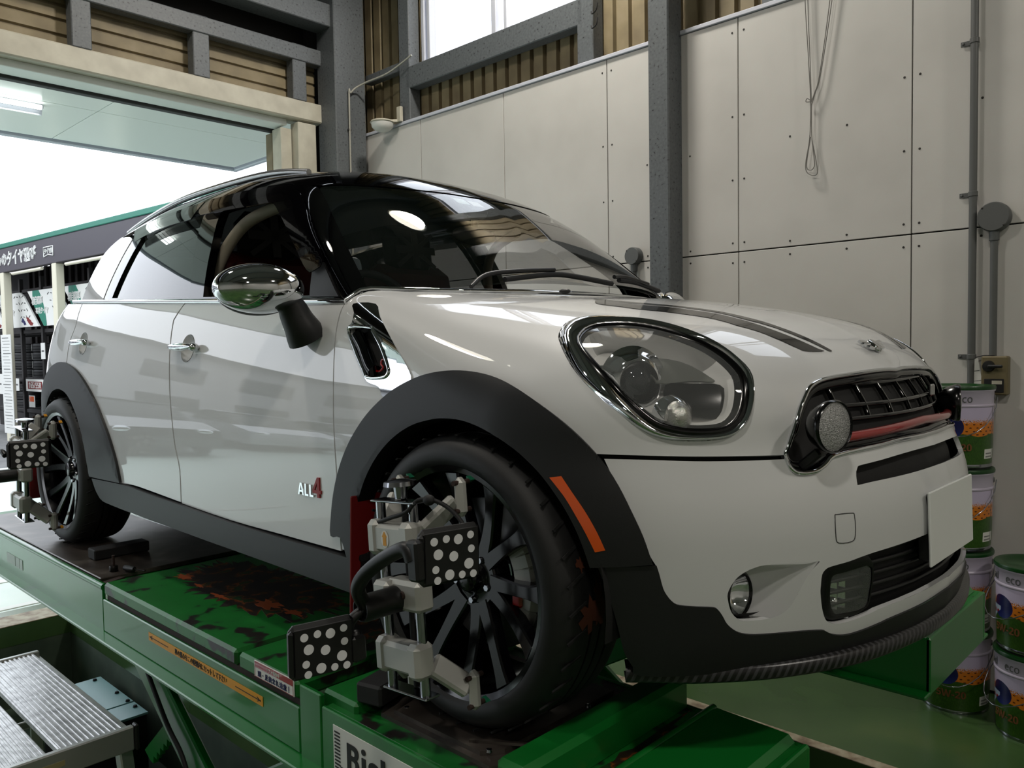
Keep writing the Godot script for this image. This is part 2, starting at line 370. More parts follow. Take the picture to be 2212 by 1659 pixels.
# ---------------------------------------------------------------- the car's surface: two smooth implicit shells
class Tab:
	var a := PackedFloat64Array()
	var x0 := 0.0
	var inv := 1.0
	var top := 0.0

	func _init(flat: Array) -> void:
		var m: int = flat.size() / 2
		var X := []; var Y := []; var sl := []
		for k in m:
			X.append(float(flat[k * 2])); Y.append(float(flat[k * 2 + 1]))
		var d := []
		for k in m - 1: d.append((Y[k + 1] - Y[k]) / (X[k + 1] - X[k]))
		for k in m:
			if k == 0: sl.append(d[0])
			elif k == m - 1: sl.append(d[m - 2])
			elif d[k - 1] * d[k] <= 0.0: sl.append(0.0)
			else:
				var s: float = (d[k - 1] * (X[k + 1] - X[k]) + d[k] * (X[k] - X[k - 1])) / (X[k + 1] - X[k - 1])
				var lim: float = 3.0 * minf(absf(d[k - 1]), absf(d[k]))
				sl.append(clampf(s, -lim, lim))
		var pad := 0.12
		var lo: float = X[0] - pad; var hi: float = X[m - 1] + pad
		var num := 140
		x0 = lo; inv = (num - 1) / (hi - lo); top = num - 2.0
		for j in num:
			var x: float = lo + j / inv
			if x <= X[0]: a.append(Y[0] + (x - X[0]) * sl[0])
			elif x >= X[m - 1]: a.append(Y[m - 1] + (x - X[m - 1]) * sl[m - 1])
			else:
				var k := 0
				while k < m - 2 and x > X[k + 1]: k += 1
				var h: float = X[k + 1] - X[k]
				var u: float = (x - X[k]) / h
				a.append(Y[k] * (2 * u * u * u - 3 * u * u + 1) + sl[k] * h * (u * u * u - 2 * u * u + u) + Y[k + 1] * (3 * u * u - 2 * u * u * u) + sl[k + 1] * h * (u * u * u - u * u))

	func soften(passes: int) -> void:
		for it in passes:
			var b := a.duplicate()
			for j in range(1, a.size() - 1): b[j] = a[j - 1] * 0.25 + a[j] * 0.5 + a[j + 1] * 0.25
			a = b

	func f(x: float) -> float:
		var u: float = clampf((x - x0) * inv, 1.0, top)
		var i := int(u + 0.5)
		if i < 1: i = 1
		var r := u - i
		var p := 0.5 - r; var q := 0.5 + r
		return a[i - 1] * 0.5 * p * p + a[i] * (0.75 - r * r) + a[i + 1] * 0.5 * q * q

var tB: Tab; var tD: Tab; var tF: Tab; var tP: Tab; var tH: Tab; var tC: Tab; var tK: Tab; var tQ: Tab
var tG: Tab; var tGX: Tab; var tWS: Tab; var tWC: Tab; var tCS: Tab; var tKH: Tab; var tE: Tab
var use_green := false

static func smax(a: float, b: float, k: float) -> float:
	var h: float = k - absf(a - b)
	if h <= 0.0: return maxf(a, b)
	return maxf(a, b) + h * h / k * 0.25

func body(x: float, y: float, z: float) -> float:
	z = absf(z)
	if use_green:
		var s := (z - (tG.f(y) - tGX.f(x))) * 0.93
		var w := (x - (tWS.f(y) - tWC.f(z))) * 0.6
		var k := y - (tK.f(x) - tQ.f(z))
		var r := (-2.98 - 0.5 * (1.3 - y) - x) * 0.85
		return smax(smax(smax(smax(s, w, 0.04), k, 0.07), r, 0.1), 0.93 - y, 0.01)
	var yy := y - 0.046 * maxf(-x - 0.5, 0.0) * clampf((y - 0.55) / 0.45, 0.0, 1.0)
	var gs := z - (tB.f(x) - tD.f(yy))
	var gf := (x - (tF.f(y) - tP.f(z))) * 0.85
	var gh := (y - (tH.f(x) - tC.f(z) * clampf(tCS.f(clampf(x, -0.75, 0.3)), 0.0, 1.0))) * 0.95
	var gr := (tE.f(y) - x) * 0.9
	return smax(smax(smax(gs, gf, 0.07), gh, tKH.f(clampf(x, -0.7, 0.1))), gr, 0.3)

func body_normal(p: Vector3) -> Vector3:
	var e := 0.004
	var c := Vector3(body(p.x + e, p.y, p.z) - body(p.x - e, p.y, p.z), body(p.x, p.y + e, p.z) - body(p.x, p.y - e, p.z), body(p.x, p.y, p.z + e) - body(p.x, p.y, p.z - e))
	return c.normalized()

# kind: "S" seen from the side (x, y), "T" from above (x, z), "R" / "Q" / "U" by angles from a point inside the nose / tail / cabin
func place(kind: String, a: float, b: float, off: float) -> Vector3:
	var o := Vector3(a, b, 0); var d := Vector3(0, 0, 1); var t := 0.82
	match kind:
		"T": o = Vector3(a, 0, b); d = Vector3(0, 1, 0); t = 1.3 if use_green else 0.9
		"R": o = Vector3(-0.45, 0.5, 0); d = Vector3(cos(b) * cos(a), sin(b), cos(b) * sin(a)); t = 0.9
		"Q": o = Vector3(-2.45, 0.55, 0); d = Vector3(-cos(b) * cos(a), sin(b), cos(b) * sin(a)); t = 0.75
		"U": o = Vector3(-2.2, 1.05, 0); d = Vector3(-cos(b) * cos(a), sin(b), cos(b) * sin(a)); t = 0.7
	for it in 7:
		var p := o + d * t
		var f := body(p.x, p.y, p.z) - off
		if absf(f) < 2e-5: break
		var q := p + d * 0.002
		var g := (body(q.x, q.y, q.z) - off - f) / 0.002
		if absf(g) < 0.15: g = 0.15
		t -= clampf(f / g, -0.25, 0.25)
	return o + d * t

func loop_of(called: String, sub := 3) -> PackedVector2Array:
	return smooth(OUT[called], sub)

func smooth(flat: Array, sub := 3) -> PackedVector2Array:
	var c := PackedVector2Array()
	for k in range(0, flat.size(), 2): c.append(Vector2(flat[k], flat[k + 1]))
	var r := PackedVector2Array()
	var m := c.size()
	for k in m:
		var p0 := c[(k - 1 + m) % m]; var p1 := c[k]; var p2 := c[(k + 1) % m]; var p3 := c[(k + 2) % m]
		if p1.distance_to(p2) < 1e-5: continue
		for s in sub:
			var q := p1.cubic_interpolate(p2, p0, p3, float(s) / sub)
			if r.is_empty() or r[r.size() - 1].distance_to(q) > 2e-4: r.append(q)
	return r

func panel(kind: String, outline: PackedVector2Array, holes: Array, step: float, off := 0.0, thick := 0.012, roll := 0.0, roll_w := 0.01) -> Geo:
	var g := Geo.new()
	var scale := 0.9 if kind in ["R", "Q", "U"] else 1.0
	var lo := outline[0]; var hi := outline[0]
	for p in outline:
		lo = lo.min(p); hi = hi.max(p)
	lo -= Vector2(step, step) * 0.37
	var nx := int(ceil((hi.x - lo.x) / step)) + 1
	var ny := int(ceil((hi.y - lo.y) / step)) + 1
	var crossed := {}
	var loops := [outline]
	loops.append_array(holes)
	for L in loops:
		for k in L.size():
			var p: Vector2 = L[k]; var q: Vector2 = L[(k + 1) % L.size()]
			var m := int(p.distance_to(q) / (step * 0.2)) + 1
			for s in m + 1:
				var w := (p.lerp(q, float(s) / m) - lo) / step
				crossed[Vector2i(int(floor(w.x)), int(floor(w.y)))] = true
	var edge := func(p: Vector2) -> float:
		var best := 9.0
		for L in loops:
			for k in L.size():
				best = minf(best, p.distance_to(Geometry2D.get_closest_point_to_segment(p, L[k], L[(k + 1) % L.size()])))
		return best * scale
	var at := func(p: Vector2) -> int:
		var o := off
		if roll > 0.0:
			var f: float = 1.0 - minf(edge.call(p) / roll_w, 1.0)
			o -= roll * f * f
		var q := place(kind, p.x, p.y, o)
		return g.vert(q, body_normal(q), p)
	var grid := {}
	for i in nx:
		for j in ny:
			var c0 := lo + Vector2(i, j) * step
			if crossed.has(Vector2i(i, j)):
				var cell := PackedVector2Array([c0, c0 + Vector2(step, 0), c0 + Vector2(step, step), c0 + Vector2(0, step)])
				var parts := Geometry2D.intersect_polygons(cell, outline)
				for H in holes:
					var nxt: Array[PackedVector2Array] = []
					for q in parts: nxt.append_array(Geometry2D.clip_polygons(q, H))
					parts = nxt
				for q in parts:
					if Geometry2D.is_polygon_clockwise(q): continue
					var id := Geometry2D.triangulate_polygon(q)
					var map := []
					for p in q:
						map.append(at.call(p))
					for k in range(0, id.size(), 3): g.tri_i(map[id[k]], map[id[k + 1]], map[id[k + 2]])
			else:
				var mid := c0 + Vector2(step, step) * 0.5
				if not Geometry2D.is_point_in_polygon(mid, outline): continue
				var inside := true
				for H in holes:
					if Geometry2D.is_point_in_polygon(mid, H): inside = false
				if not inside: continue
				var id4 := []
				for e in [Vector2i(0, 0), Vector2i(1, 0), Vector2i(1, 1), Vector2i(0, 1)]:
					var key: Vector2i = Vector2i(i, j) + e
					if not grid.has(key): grid[key] = at.call(lo + Vector2(key) * step)
					id4.append(grid[key])
				g.tri_i(id4[0], id4[1], id4[2]); g.tri_i(id4[0], id4[2], id4[3])
	if thick > 0.0:
		var first := true
		for L in loops:
			var cw := Geometry2D.is_polygon_clockwise(L)
			for k in L.size():
				var p: Vector2 = L[k]; var q: Vector2 = L[(k + 1) % L.size()]
				if kind == "T" and absf(p.y) < 6e-4 and absf(q.y) < 6e-4: continue
				if kind in ["R", "Q", "U"] and absf(p.x) < 6e-4 and absf(q.x) < 6e-4: continue
				if not first and not Geometry2D.is_point_in_polygon((p + q) * 0.5, outline): continue
				var a := place(kind, p.x, p.y, off - roll); var b := place(kind, q.x, q.y, off - roll)
				var na := body_normal(a); var nb := body_normal(b)
				var mid := place(kind, (p.x + q.x) * 0.5, (p.y + q.y) * 0.5, off)
				var inw := (q - p).orthogonal() * (-1.0 if cw else 1.0) * (1.0 if first else -1.0)
				var ins := (p + q) * 0.5 - inw.normalized() * 0.004
				var outp := place(kind, ins.x, ins.y, off)
				g.quad(a, b, b - nb * thick, a - na * thick, mid - outp)
			first = false
	return g

func curve_on(kind: String, pts: PackedVector2Array, off: float) -> Array:
	var r := []
	for p in pts: r.append(place(kind, p.x, p.y, off))
	return r

func spline(ctrl: Array, sub := 6, closed := false) -> Array:
	var r := []
	var m := ctrl.size()
	for k in (m if closed else m - 1):
		var p0: Vector3 = ctrl[(k - 1 + m) % m] if closed or k > 0 else ctrl[k]
		var p1: Vector3 = ctrl[k]
		var p2: Vector3 = ctrl[(k + 1) % m]
		var p3: Vector3 = ctrl[(k + 2) % m] if closed or k < m - 2 else p2
		for s in sub: r.append(p1.cubic_interpolate(p2, p0, p3, float(s) / sub))
	if not closed: r.append(ctrl[m - 1])
	return r

func rim_loop(poly: PackedVector2Array, count: int, from: Vector2) -> PackedVector2Array:
	# count points round a closed outline, one for each direction seen from a point inside
	var r := PackedVector2Array()
	for k in count:
		var d := Vector2.from_angle(TAU * k / count)
		var best := from
		var far := -1.0
		for e in poly.size():
			var h = Geometry2D.segment_intersects_segment(from, from + d * 5.0, poly[e], poly[(e + 1) % poly.size()])
			if h != null and from.distance_to(h) > far:
				far = from.distance_to(h); best = h
		r.append(best)
	return r

# ---------------------------------------------------------------- materials
func make_materials() -> void:
	M.paint = mat(Color(0.79, 0.795, 0.795), 0.5, 0.0, {"coat": 1.0, "coat_rough": 0.015})
	M.black_gloss = mat(Color(0.010, 0.010, 0.014), 0.03)
	M.plastic = mat(Color(0.062, 0.064, 0.070), 0.5, 0.0, {"bump": bump_tex(5, 0.2, 2.0), "scale": 9.0, "bump_scale": 0.12})
	M.dark = mat(Color(0.02, 0.02, 0.022), 0.7)
	M.dark_gloss = mat(Color(0.015, 0.015, 0.017), 0.18)
	M.chrome = mat(Color(0.86, 0.87, 0.88), 0.04, 1.0)
	M.satin = mat(Color(0.72, 0.72, 0.72), 0.28, 1.0)
	M.stripe = mat(Color(0.085, 0.08, 0.08), 0.06)
	M.red = mat(Color(0.55, 0.02, 0.03), 0.25, 0.0, {"coat": 0.8})
	M.red_matte = mat(Color(0.42, 0.03, 0.04), 0.55)
	M.amber = mat(Color(0.85, 0.33, 0.03), 0.22, 0.0, {"coat": 0.6})
	M.clear = mat(Color(0.95, 0.97, 0.97), 0.0, 0.0, {"alpha": 0.06})
	M.windscreen = mat(Color(0.04, 0.065, 0.058), 0.0, 0.0, {"alpha": 0.42})
	M.tint = mat(Color(0.02, 0.03, 0.03), 0.0, 0.0, {"alpha": 0.82})
	M.visor = mat(Color(0.015, 0.014, 0.022), 0.02, 0.0, {"alpha": 0.86})
	M.tyre = mat(Color(0.034, 0.034, 0.036), 0.6, 0.0, {"bump": bump_tex(8, 0.15, 3.0), "scale": 14.0, "bump_scale": 0.15})
	M.rim = mat(Color(0.020, 0.018, 0.028), 0.14, 0.0, {"spec": 0.5})
	M.disc = mat(Color(0.42, 0.42, 0.42), 0.35, 0.9)
	M.caliper = mat(Color(0.60, 0.60, 0.58), 0.45, 0.3)
	M.seat_red = mat(Color(0.30, 0.02, 0.025), 0.6)
	M.seat_black = mat(Color(0.03, 0.03, 0.032), 0.75)
	M.cream_trim = mat(Color(0.55, 0.52, 0.46), 0.7)
	M.grey_trim = mat(Color(0.22, 0.22, 0.22), 0.7)
	M.alu = mat(Color(0.70, 0.71, 0.70), 0.35, 0.85)
	M.cast = mat(Color(0.66, 0.66, 0.64), 0.42, 0.25)
	M.steel = mat(Color(0.62, 0.63, 0.65), 0.16, 1.0)
	M.black_plastic = mat(Color(0.03, 0.03, 0.033), 0.45)
	M.white_dot = mat(Color(0.84, 0.84, 0.85), 0.5)
	M.rubber = mat(Color(0.035, 0.035, 0.04), 0.7)

# ---------------------------------------------------------------- car
var car: Node3D

func both(called: String, g: Geo, m: Material, label := "", parent: Node = null) -> Array:
	var to: Node = car if parent == null else parent
	return [put(called, g, m, to, label), put(called, g.mirrored(), m, to, label)]

func whole(called: String, g: Geo, m: Material, label := "", parent: Node = null) -> MeshInstance3D:
	var w := Geo.new()
	w.add(g); w.add(g.mirrored())
	return put(called, w, m, car if parent == null else parent, label)

func build_car() -> void:
	tB = Tab.new(PROFILE.B); tD = Tab.new(PROFILE.D); tF = Tab.new(PROFILE.F); tP = Tab.new(PROFILE.P); tH = Tab.new(PROFILE.H); tC = Tab.new(PROFILE.C)
	tK = Tab.new(PROFILE.K); tQ = Tab.new(PROFILE.Q); tG = Tab.new(PROFILE.G); tGX = Tab.new(PROFILE.GX); tWS = Tab.new(PROFILE.WS); tWC = Tab.new(PROFILE.WC)
	tCS = Tab.new(PROFILE.CS); tKH = Tab.new(PROFILE.KH); tE = Tab.new(PROFILE.E)
	for q in [tB, tH, tC, tK, tQ, tG, tGX, tWS, tWC, tP]: q.soften(24)
	for q in [tD, tF, tE, tCS, tKH]: q.soften(10)
	car = base("car", Vector3.ZERO, "white hatchback with black roof and wheel arch cladding standing on the green lift", "car")
	car_nose()
	car_sides()
	car_cabin()
	car_lamps()
	car_trim()
	car_inside()
	for w in [[0.0, 0.885, 1.0], [-2.595, 0.89, 1.0], [0.0, -0.885, -1.0], [-2.595, -0.89, -1.0]]: wheel(w[0], w[1], w[2])

func car_nose() -> void:
	use_green = false
	var bon := whole("bonnet", panel("R", loop_of("bonnet", 3), [loop_of("hl_out"), loop_of("scut_hole")], 0.022), M.paint)
	both("bonnet_stripe", panel("R", loop_of("stripe"), [], 0.025, 0.0012, 0.0), M.stripe, "charcoal stripe", bon)
	both("bonnet_stripe", panel("R", loop_of("stripe2"), [], 0.025, 0.0012, 0.0), M.stripe, "thin charcoal stripe", bon)
	var pocket := loop_of("pocket")
	var bum := whole("bumper", panel("R", loop_of("bumper", 3), [loop_of("slot"), pocket, loop_of("lowgrille")], 0.018), M.paint)
	both("tow_eye_cover", panel("R", loop_of("tow"), [], 0.012, 0.0015, 0.0, 0.0015, 0.006), M.paint, "", bum)
	var tow := loop_of("tow")
	put("tow_cover_seam", Geo.new().tube(curve_on("R", tow, 0.0003), 0.0010, 6, true), M.grey_trim, bum)
	# dark liner behind the gaps
	whole("nose_liner", panel("R", smooth([0.0, 1.2, 0.9, 1.05, 1.5, 0.62, 1.5, 0.2, 1.2, 0.3, 0.95, 0.24, 0.72, 0.04, 0.6, -0.18, 0.3, -0.24, 0.0, -0.23, 0.0, -0.23]), [loop_of("hl_out"), pocket], 0.05, -0.03, 0.0), M.dark)
	# upper slot, lower opening with slats
	whole("intake_slot", panel("R", grow(loop_of("slot"), 0.012), [], 0.03, -0.05, 0.0), M.dark, "", bum)
	var low := whole("lower_grille", panel("R", grow(loop_of("lowgrille"), 0.012), [], 0.03, -0.045, 0.0), M.dark, "", bum)
	for k in 5:
		var la := -0.085 - 0.02 * k
		var pts := []
		for j in 22:
			pts.append(place("R", -0.40 + 0.8 * j / 21.0, la, -0.022))
		put("grille_slat", Geo.new().tube(pts, 0.0045, 6), M.black_plastic, bum)
	# side pocket with its round lamp
	var pk := rim_loop(pocket, 120, Vector2(0.55, -0.135))
	var A := curve_on("R", pk, 0.0)
	var ctr := Vector3(0.540, 0.344, 0.610)
	var ax := Vector3(1.0, 0.03, 0.05).normalized()
	var u := Vector3.UP.cross(ax).normalized()
	var B := []
	var O := []
	for k in A.size():
		var d: Vector3 = A[k] - ctr
		var an := atan2(d.y, d.dot(u))
		B.append(ctr + (u * cos(an) + Vector3.UP * sin(an)) * 0.046)
		O.append(body_normal(A[k]))
	both("lamp_pocket", Geo.new().band(A, B, O, -0.004, 6), M.paint, "", bum)
	var xf := Transform3D(Basis(u, ax, u.cross(ax)), ctr)
	for s in [1, -1]:
		var g := Geo.new().lathe([Vector2(0.047, -0.03), Vector2(0.047, 0.004), Vector2(0.042, 0.008), Vector2(0.040, 0.003)], 30, xf)
		var l := Geo.new().lathe([Vector2(0.0, 0.012), Vector2(0.02, 0.0105), Vector2(0.034, 0.006), Vector2(0.041, 0.001)], 30, xf)
		var r := Geo.new().lathe([Vector2(0.0, -0.028), Vector2(0.015, -0.026), Vector2(0.03, -0.018), Vector2(0.042, 0.0)], 30, xf)
		if s < 0:
			g = g.mirrored(); l = l.mirrored(); r = r.mirrored()
		var o := put("front_indicator", g, M.dark_gloss, car)
		put("reflector", r, M.chrome, o); put("lens", l, M.clear, o)
	# running lamp in the lower opening
	var dl := loop_of("drl")
	var fr := rim_loop(grow(dl, 0.022), 48, Vector2(0.375, -0.155))
	var fi := rim_loop(dl, 48, Vector2(0.375, -0.155))
	var fa := curve_on("R", fr, -0.03); var fb := curve_on("R", fi, -0.004); var fo := []
	for p in fa: fo.append(body_normal(p))
	var fd := curve_on("R", fi, -0.05)
	for s in [1, -1]:
		var g1 := Geo.new().band(fa, fb, fo, 0.008, 6)
		var g2 := Geo.new().band(fb, fd, fo, 0.0, 3)
		var g3 := panel("R", dl, [], 0.03, -0.05, 0.0)
		var g4 := panel("R", dl, [], 0.03, -0.006, 0.0)
		var g5 := Geo.new()
		for k in 3:
			var q := place("R", 0.345 + 0.02 * k, -0.155, -0.032)
			g5.box(q, Vector3(0.03, 0.07, 0.004), 0.001, Basis(Vector3.UP, 0.5))
		g5.box(place("R", 0.352, -0.195, -0.03), Vector3(0.05, 0.012, 0.03), 0.002, Basis(Vector3.UP, 0.9))
		g5.ball(place("R", 0.36, -0.165, -0.03), Vector3.ONE * 0.012)
		if s < 0:
			g1 = g1.mirrored(); g2 = g2.mirrored(); g3 = g3.mirrored(); g4 = g4.mirrored(); g5 = g5.mirrored()
		var o := put("running_lamp", g1, M.black_plastic, car)
		put("lamp_wall", g2, M.dark_gloss, o); put("lamp_back", g3, M.dark_gloss, o); put("reflector", g5, M.chrome, o); put("lens", g4, M.clear, o)
	# black apron and woven lip
	whole("front_apron", panel("R", loop_of("apron"), [], 0.022, 0.004, 0.02), M.plastic)
	lip()
	# grille
	var gr := loop_of("grille")
	var gp := whole("grille", panel("R", gr, [], 0.03, -0.05, 0.0), M.dark_gloss)
	var half := PackedVector2Array()
	var upper := []; var lower := []
	for p in gr:
		if p.x > -0.001: half.append(p)
	var chr := curve_on("R", half, 0.002)
	var ring := []
	ring.append_array(chr)
	var back := chr.duplicate(); back.reverse()
	for p in back: ring.append(p * Vector3(1, 1, -1))
	put("grille_surround", Geo.new().tube(ring, 0.005, 8, true), M.chrome, gp)
	var inner := curve_on("R", shrink(half, 0.011), -0.014)
	var inb := inner.duplicate(); inb.reverse()
	for p in inb: inner.append(p * Vector3(1, 1, -1))
	put("grille_frame", Geo.new().tube(inner, 0.011, 8, true), M.black_gloss, gp)
	for lat in [0.152, 0.178, 0.2, 0.222]:
		if lat == 0.2: continue
		var pts := []
		for j in 17: pts.append(place("R", -0.31 + 0.62 * j / 16.0, lat, -0.02))
		put("grille_bar", Geo.new().tube(pts, 0.006, 6), M.black_gloss, gp)
	for k in 7:
		var lo := -0.3 + 0.1 * k
		put("grille_bar", Geo.new().tube([place("R", lo, 0.150, -0.021), place("R", lo, 0.18, -0.02), place("R", lo, 0.224, -0.021)], 0.006, 6), M.black_gloss, gp)
	var rb := []
	for j in 25: rb.append(place("R", -0.34 + 0.68 * j / 24.0, 0.131 - 0.012 * absf(-1.0 + j / 12.0), -0.002))
	put("red_grille_bar", Geo.new().tube(rb, 0.0105, 10), M.red, gp, "glossy red bar")
	put("s_badge", Geo.new().box(place("R", -0.2, 0.185, -0.006), Vector3(0.008, 0.03, 0.03), 0.003), M.satin, gp)
	var low_bar := []
	for j in 25: low_bar.append(place("R", -0.36 + 0.72 * j / 24.0, 0.103, -0.012))
	put("grille_base", Geo.new().tube(low_bar, 0.007, 8), M.black_gloss, gp)
	# round driving lamps in front of the grille
	for s in [1, -1]:
		var c := Vector3(0.672, 0.674, 0.478) if s > 0 else Vector3(0.648, 0.662, -0.455)
		var f := Vector3(0.96, 0.0, 0.28 * s).normalized()
		var x := Vector3.UP.cross(f).normalized()
		var t := Transform3D(Basis(x, f, x.cross(f)), c)
		var o := put("driving_lamp", Geo.new().lathe([Vector2(0.0, -0.05), Vector2(0.022, -0.047), Vector2(0.042, -0.028), Vector2(0.0515, -0.006), Vector2(0.053, 0.006), Vector2(0.05, 0.010), Vector2(0.049, 0.006)], 36, t), M.dark_gloss, car)
		var ln := Geo.new().lathe([Vector2(0.0, 0.014), Vector2(0.02, 0.0128), Vector2(0.036, 0.0098), Vector2(0.049, 0.005)], 36, t)
		put("lens", ln, M.get_or_add("fluted", mat(Color.WHITE, 0.15, 0.2, {"tex": noise_tex(32, 0.05, [[0.0, Color(0.30, 0.30, 0.30)], [0.4, Color(0.58, 0.58, 0.58)], [1.0, Color(0.86, 0.86, 0.86)]], 256, 3), "bump": bump_tex(31, 0.06, 10.0), "scale": 18.0, "bump_scale": 1.0})), o)
		put("lamp_stalk", Geo.new().bar(c + Vector3(-0.02, -0.05, 0), c + Vector3(-0.06, -0.085, 0), 0.03, 0.02, Vector3.RIGHT, 0.004), M.black_plastic, o)
	# winged nose badge
	var e := place("R", 0.0, 0.305, 0.0)
	var en := body_normal(e)
	e += en * 0.005
	var ez := Vector3(0, 0, 1)
	var ey := ez.cross(en).normalized()
	var ebas := Basis(ez, ey, en)
	var eb := put("nose_badge", Geo.new().lathe([Vector2(0.0, 0.009), Vector2(0.016, 0.0085), Vector2(0.02, 0.006), Vector2(0.022, 0.0)], 28, Transform3D(Basis(ez, en, ez.cross(en)), e)), M.chrome, car)
	for s in [1.0, -1.0]:
		for k in 3:
			var wg := PackedVector2Array([Vector2(s * 0.018, 0.012 - 0.009 * k), Vector2(s * (0.068 - 0.012 * k), 0.018 - 0.012 * k), Vector2(s * (0.066 - 0.012 * k), 0.009 - 0.011 * k), Vector2(s * 0.018, 0.004 - 0.009 * k)])
			put("badge_wing", Geo.new().prism(wg, 0.006, Transform3D(ebas, e - en * 0.001 - ez * 0.0)), M.chrome, eb)
	# number plate
	var np_ := fsurf(0.44)
	put("number_plate", Geo.new().box(Vector3(np_ - 0.002, 0.425, 0), Vector3(0.006, 0.165, 0.33), 0.002, Basis(Vector3(0, 0, 1), 0.03)), mat(Color(0.86, 0.87, 0.86), 0.35), car)
	put("plate_holder", Geo.new().box(Vector3(np_ - 0.020, 0.425, 0), Vector3(0.03, 0.15, 0.30), 0.006, Basis(Vector3(0, 0, 1), 0.03)), M.black_plastic, car)

func ring(x: float, y: float, r: float) -> PackedVector2Array:
	var p := PackedVector2Array()
	for k in 32: p.append(Vector2(x, y) + Vector2.from_angle(TAU * k / 32) * r)
	return p

func fsurf(y: float) -> float:
	return tF.f(y)

func grow(p: PackedVector2Array, d: float) -> PackedVector2Array:
	var r := Geometry2D.offset_polygon(p, d, Geometry2D.JOIN_ROUND)
	return r[0] if r.size() > 0 else p

func shrink(p: PackedVector2Array, d: float) -> PackedVector2Array:
	# moves an open outline towards its middle by d
	var c := Vector2.ZERO
	for q in p: c += q
	c /= p.size()
	var r := PackedVector2Array()
	for q in p: r.append(q.move_toward(Vector2(maxf(0.0, q.x - 0.02) if q.x > 0.05 else 0.0, c.y), d))
	return r

func lip() -> void:
	var pl := [[0.385, 0.775], [0.44, 0.73], [0.49, 0.69], [0.57, 0.60], [0.625, 0.515], [0.672, 0.42], [0.708, 0.31], [0.738, 0.15], [0.746, 0.0]]
	var ctrl := []
	for p in pl: ctrl.append(Vector3(p[0], 0.197, p[1]))
	var half := spline(ctrl, 6)
	var pts := half.duplicate()
	var rv := half.duplicate(); rv.reverse()
	for k in range(1, rv.size()): pts.append(rv[k] * Vector3(1, 1, -1))
	var g := Geo.new(); g.use_uv = true
	var run := 0.0
	var prof := [Vector2(-0.03, 0.014), Vector2(0.008, 0.012), Vector2(0.014, 0.004), Vector2(0.014, -0.012), Vector2(0.008, -0.018), Vector2(-0.05, -0.018)]
	var b0 := g.v.size()
	for k in pts.size():
		var a: Vector3 = pts[maxi(k - 1, 0)]; var b: Vector3 = pts[mini(k + 1, pts.size() - 1)]
		var d := (b - a).normalized()
		var o := d.cross(Vector3.UP) * 1.0
		if o.x < 0: o = -o
		if k > 0: run += pts[k].distance_to(pts[k - 1])
		for j in prof.size():
			var q: Vector2 = prof[j]
			var nn: Vector3 = (o * [0.1, 0.6, 0.95, 0.95, 0.5, 0.0][j] + Vector3.UP * [1.0, 0.8, 0.2, -0.2, -0.8, -1.0][j]).normalized()
			g.vert(pts[k] + o * q.x + Vector3.UP * q.y, nn, Vector2(run * 60.0, j * 0.5))
	for k in pts.size() - 1:
		for j in prof.size() - 1:
			var i := b0 + k * prof.size() + j
			g.tri_i(i, i + 1, i + prof.size() + 1); g.tri_i(i, i + prof.size() + 1, i + prof.size())
	var im := Image.create(32, 32, false, Image.FORMAT_RGB8)
	for x in 32:
		for y in 32:
			var w := 0.21 if ((x + y) % 32) < 14 else 0.06
			im.set_pixel(x, y, Color(w, w, w * 1.03))
	var m := mat(Color.WHITE, 0.3, 0.0, {"tex": ImageTexture.create_from_image(im)})
	put("lip_spoiler", g, m, car, "woven carbon-look lip")

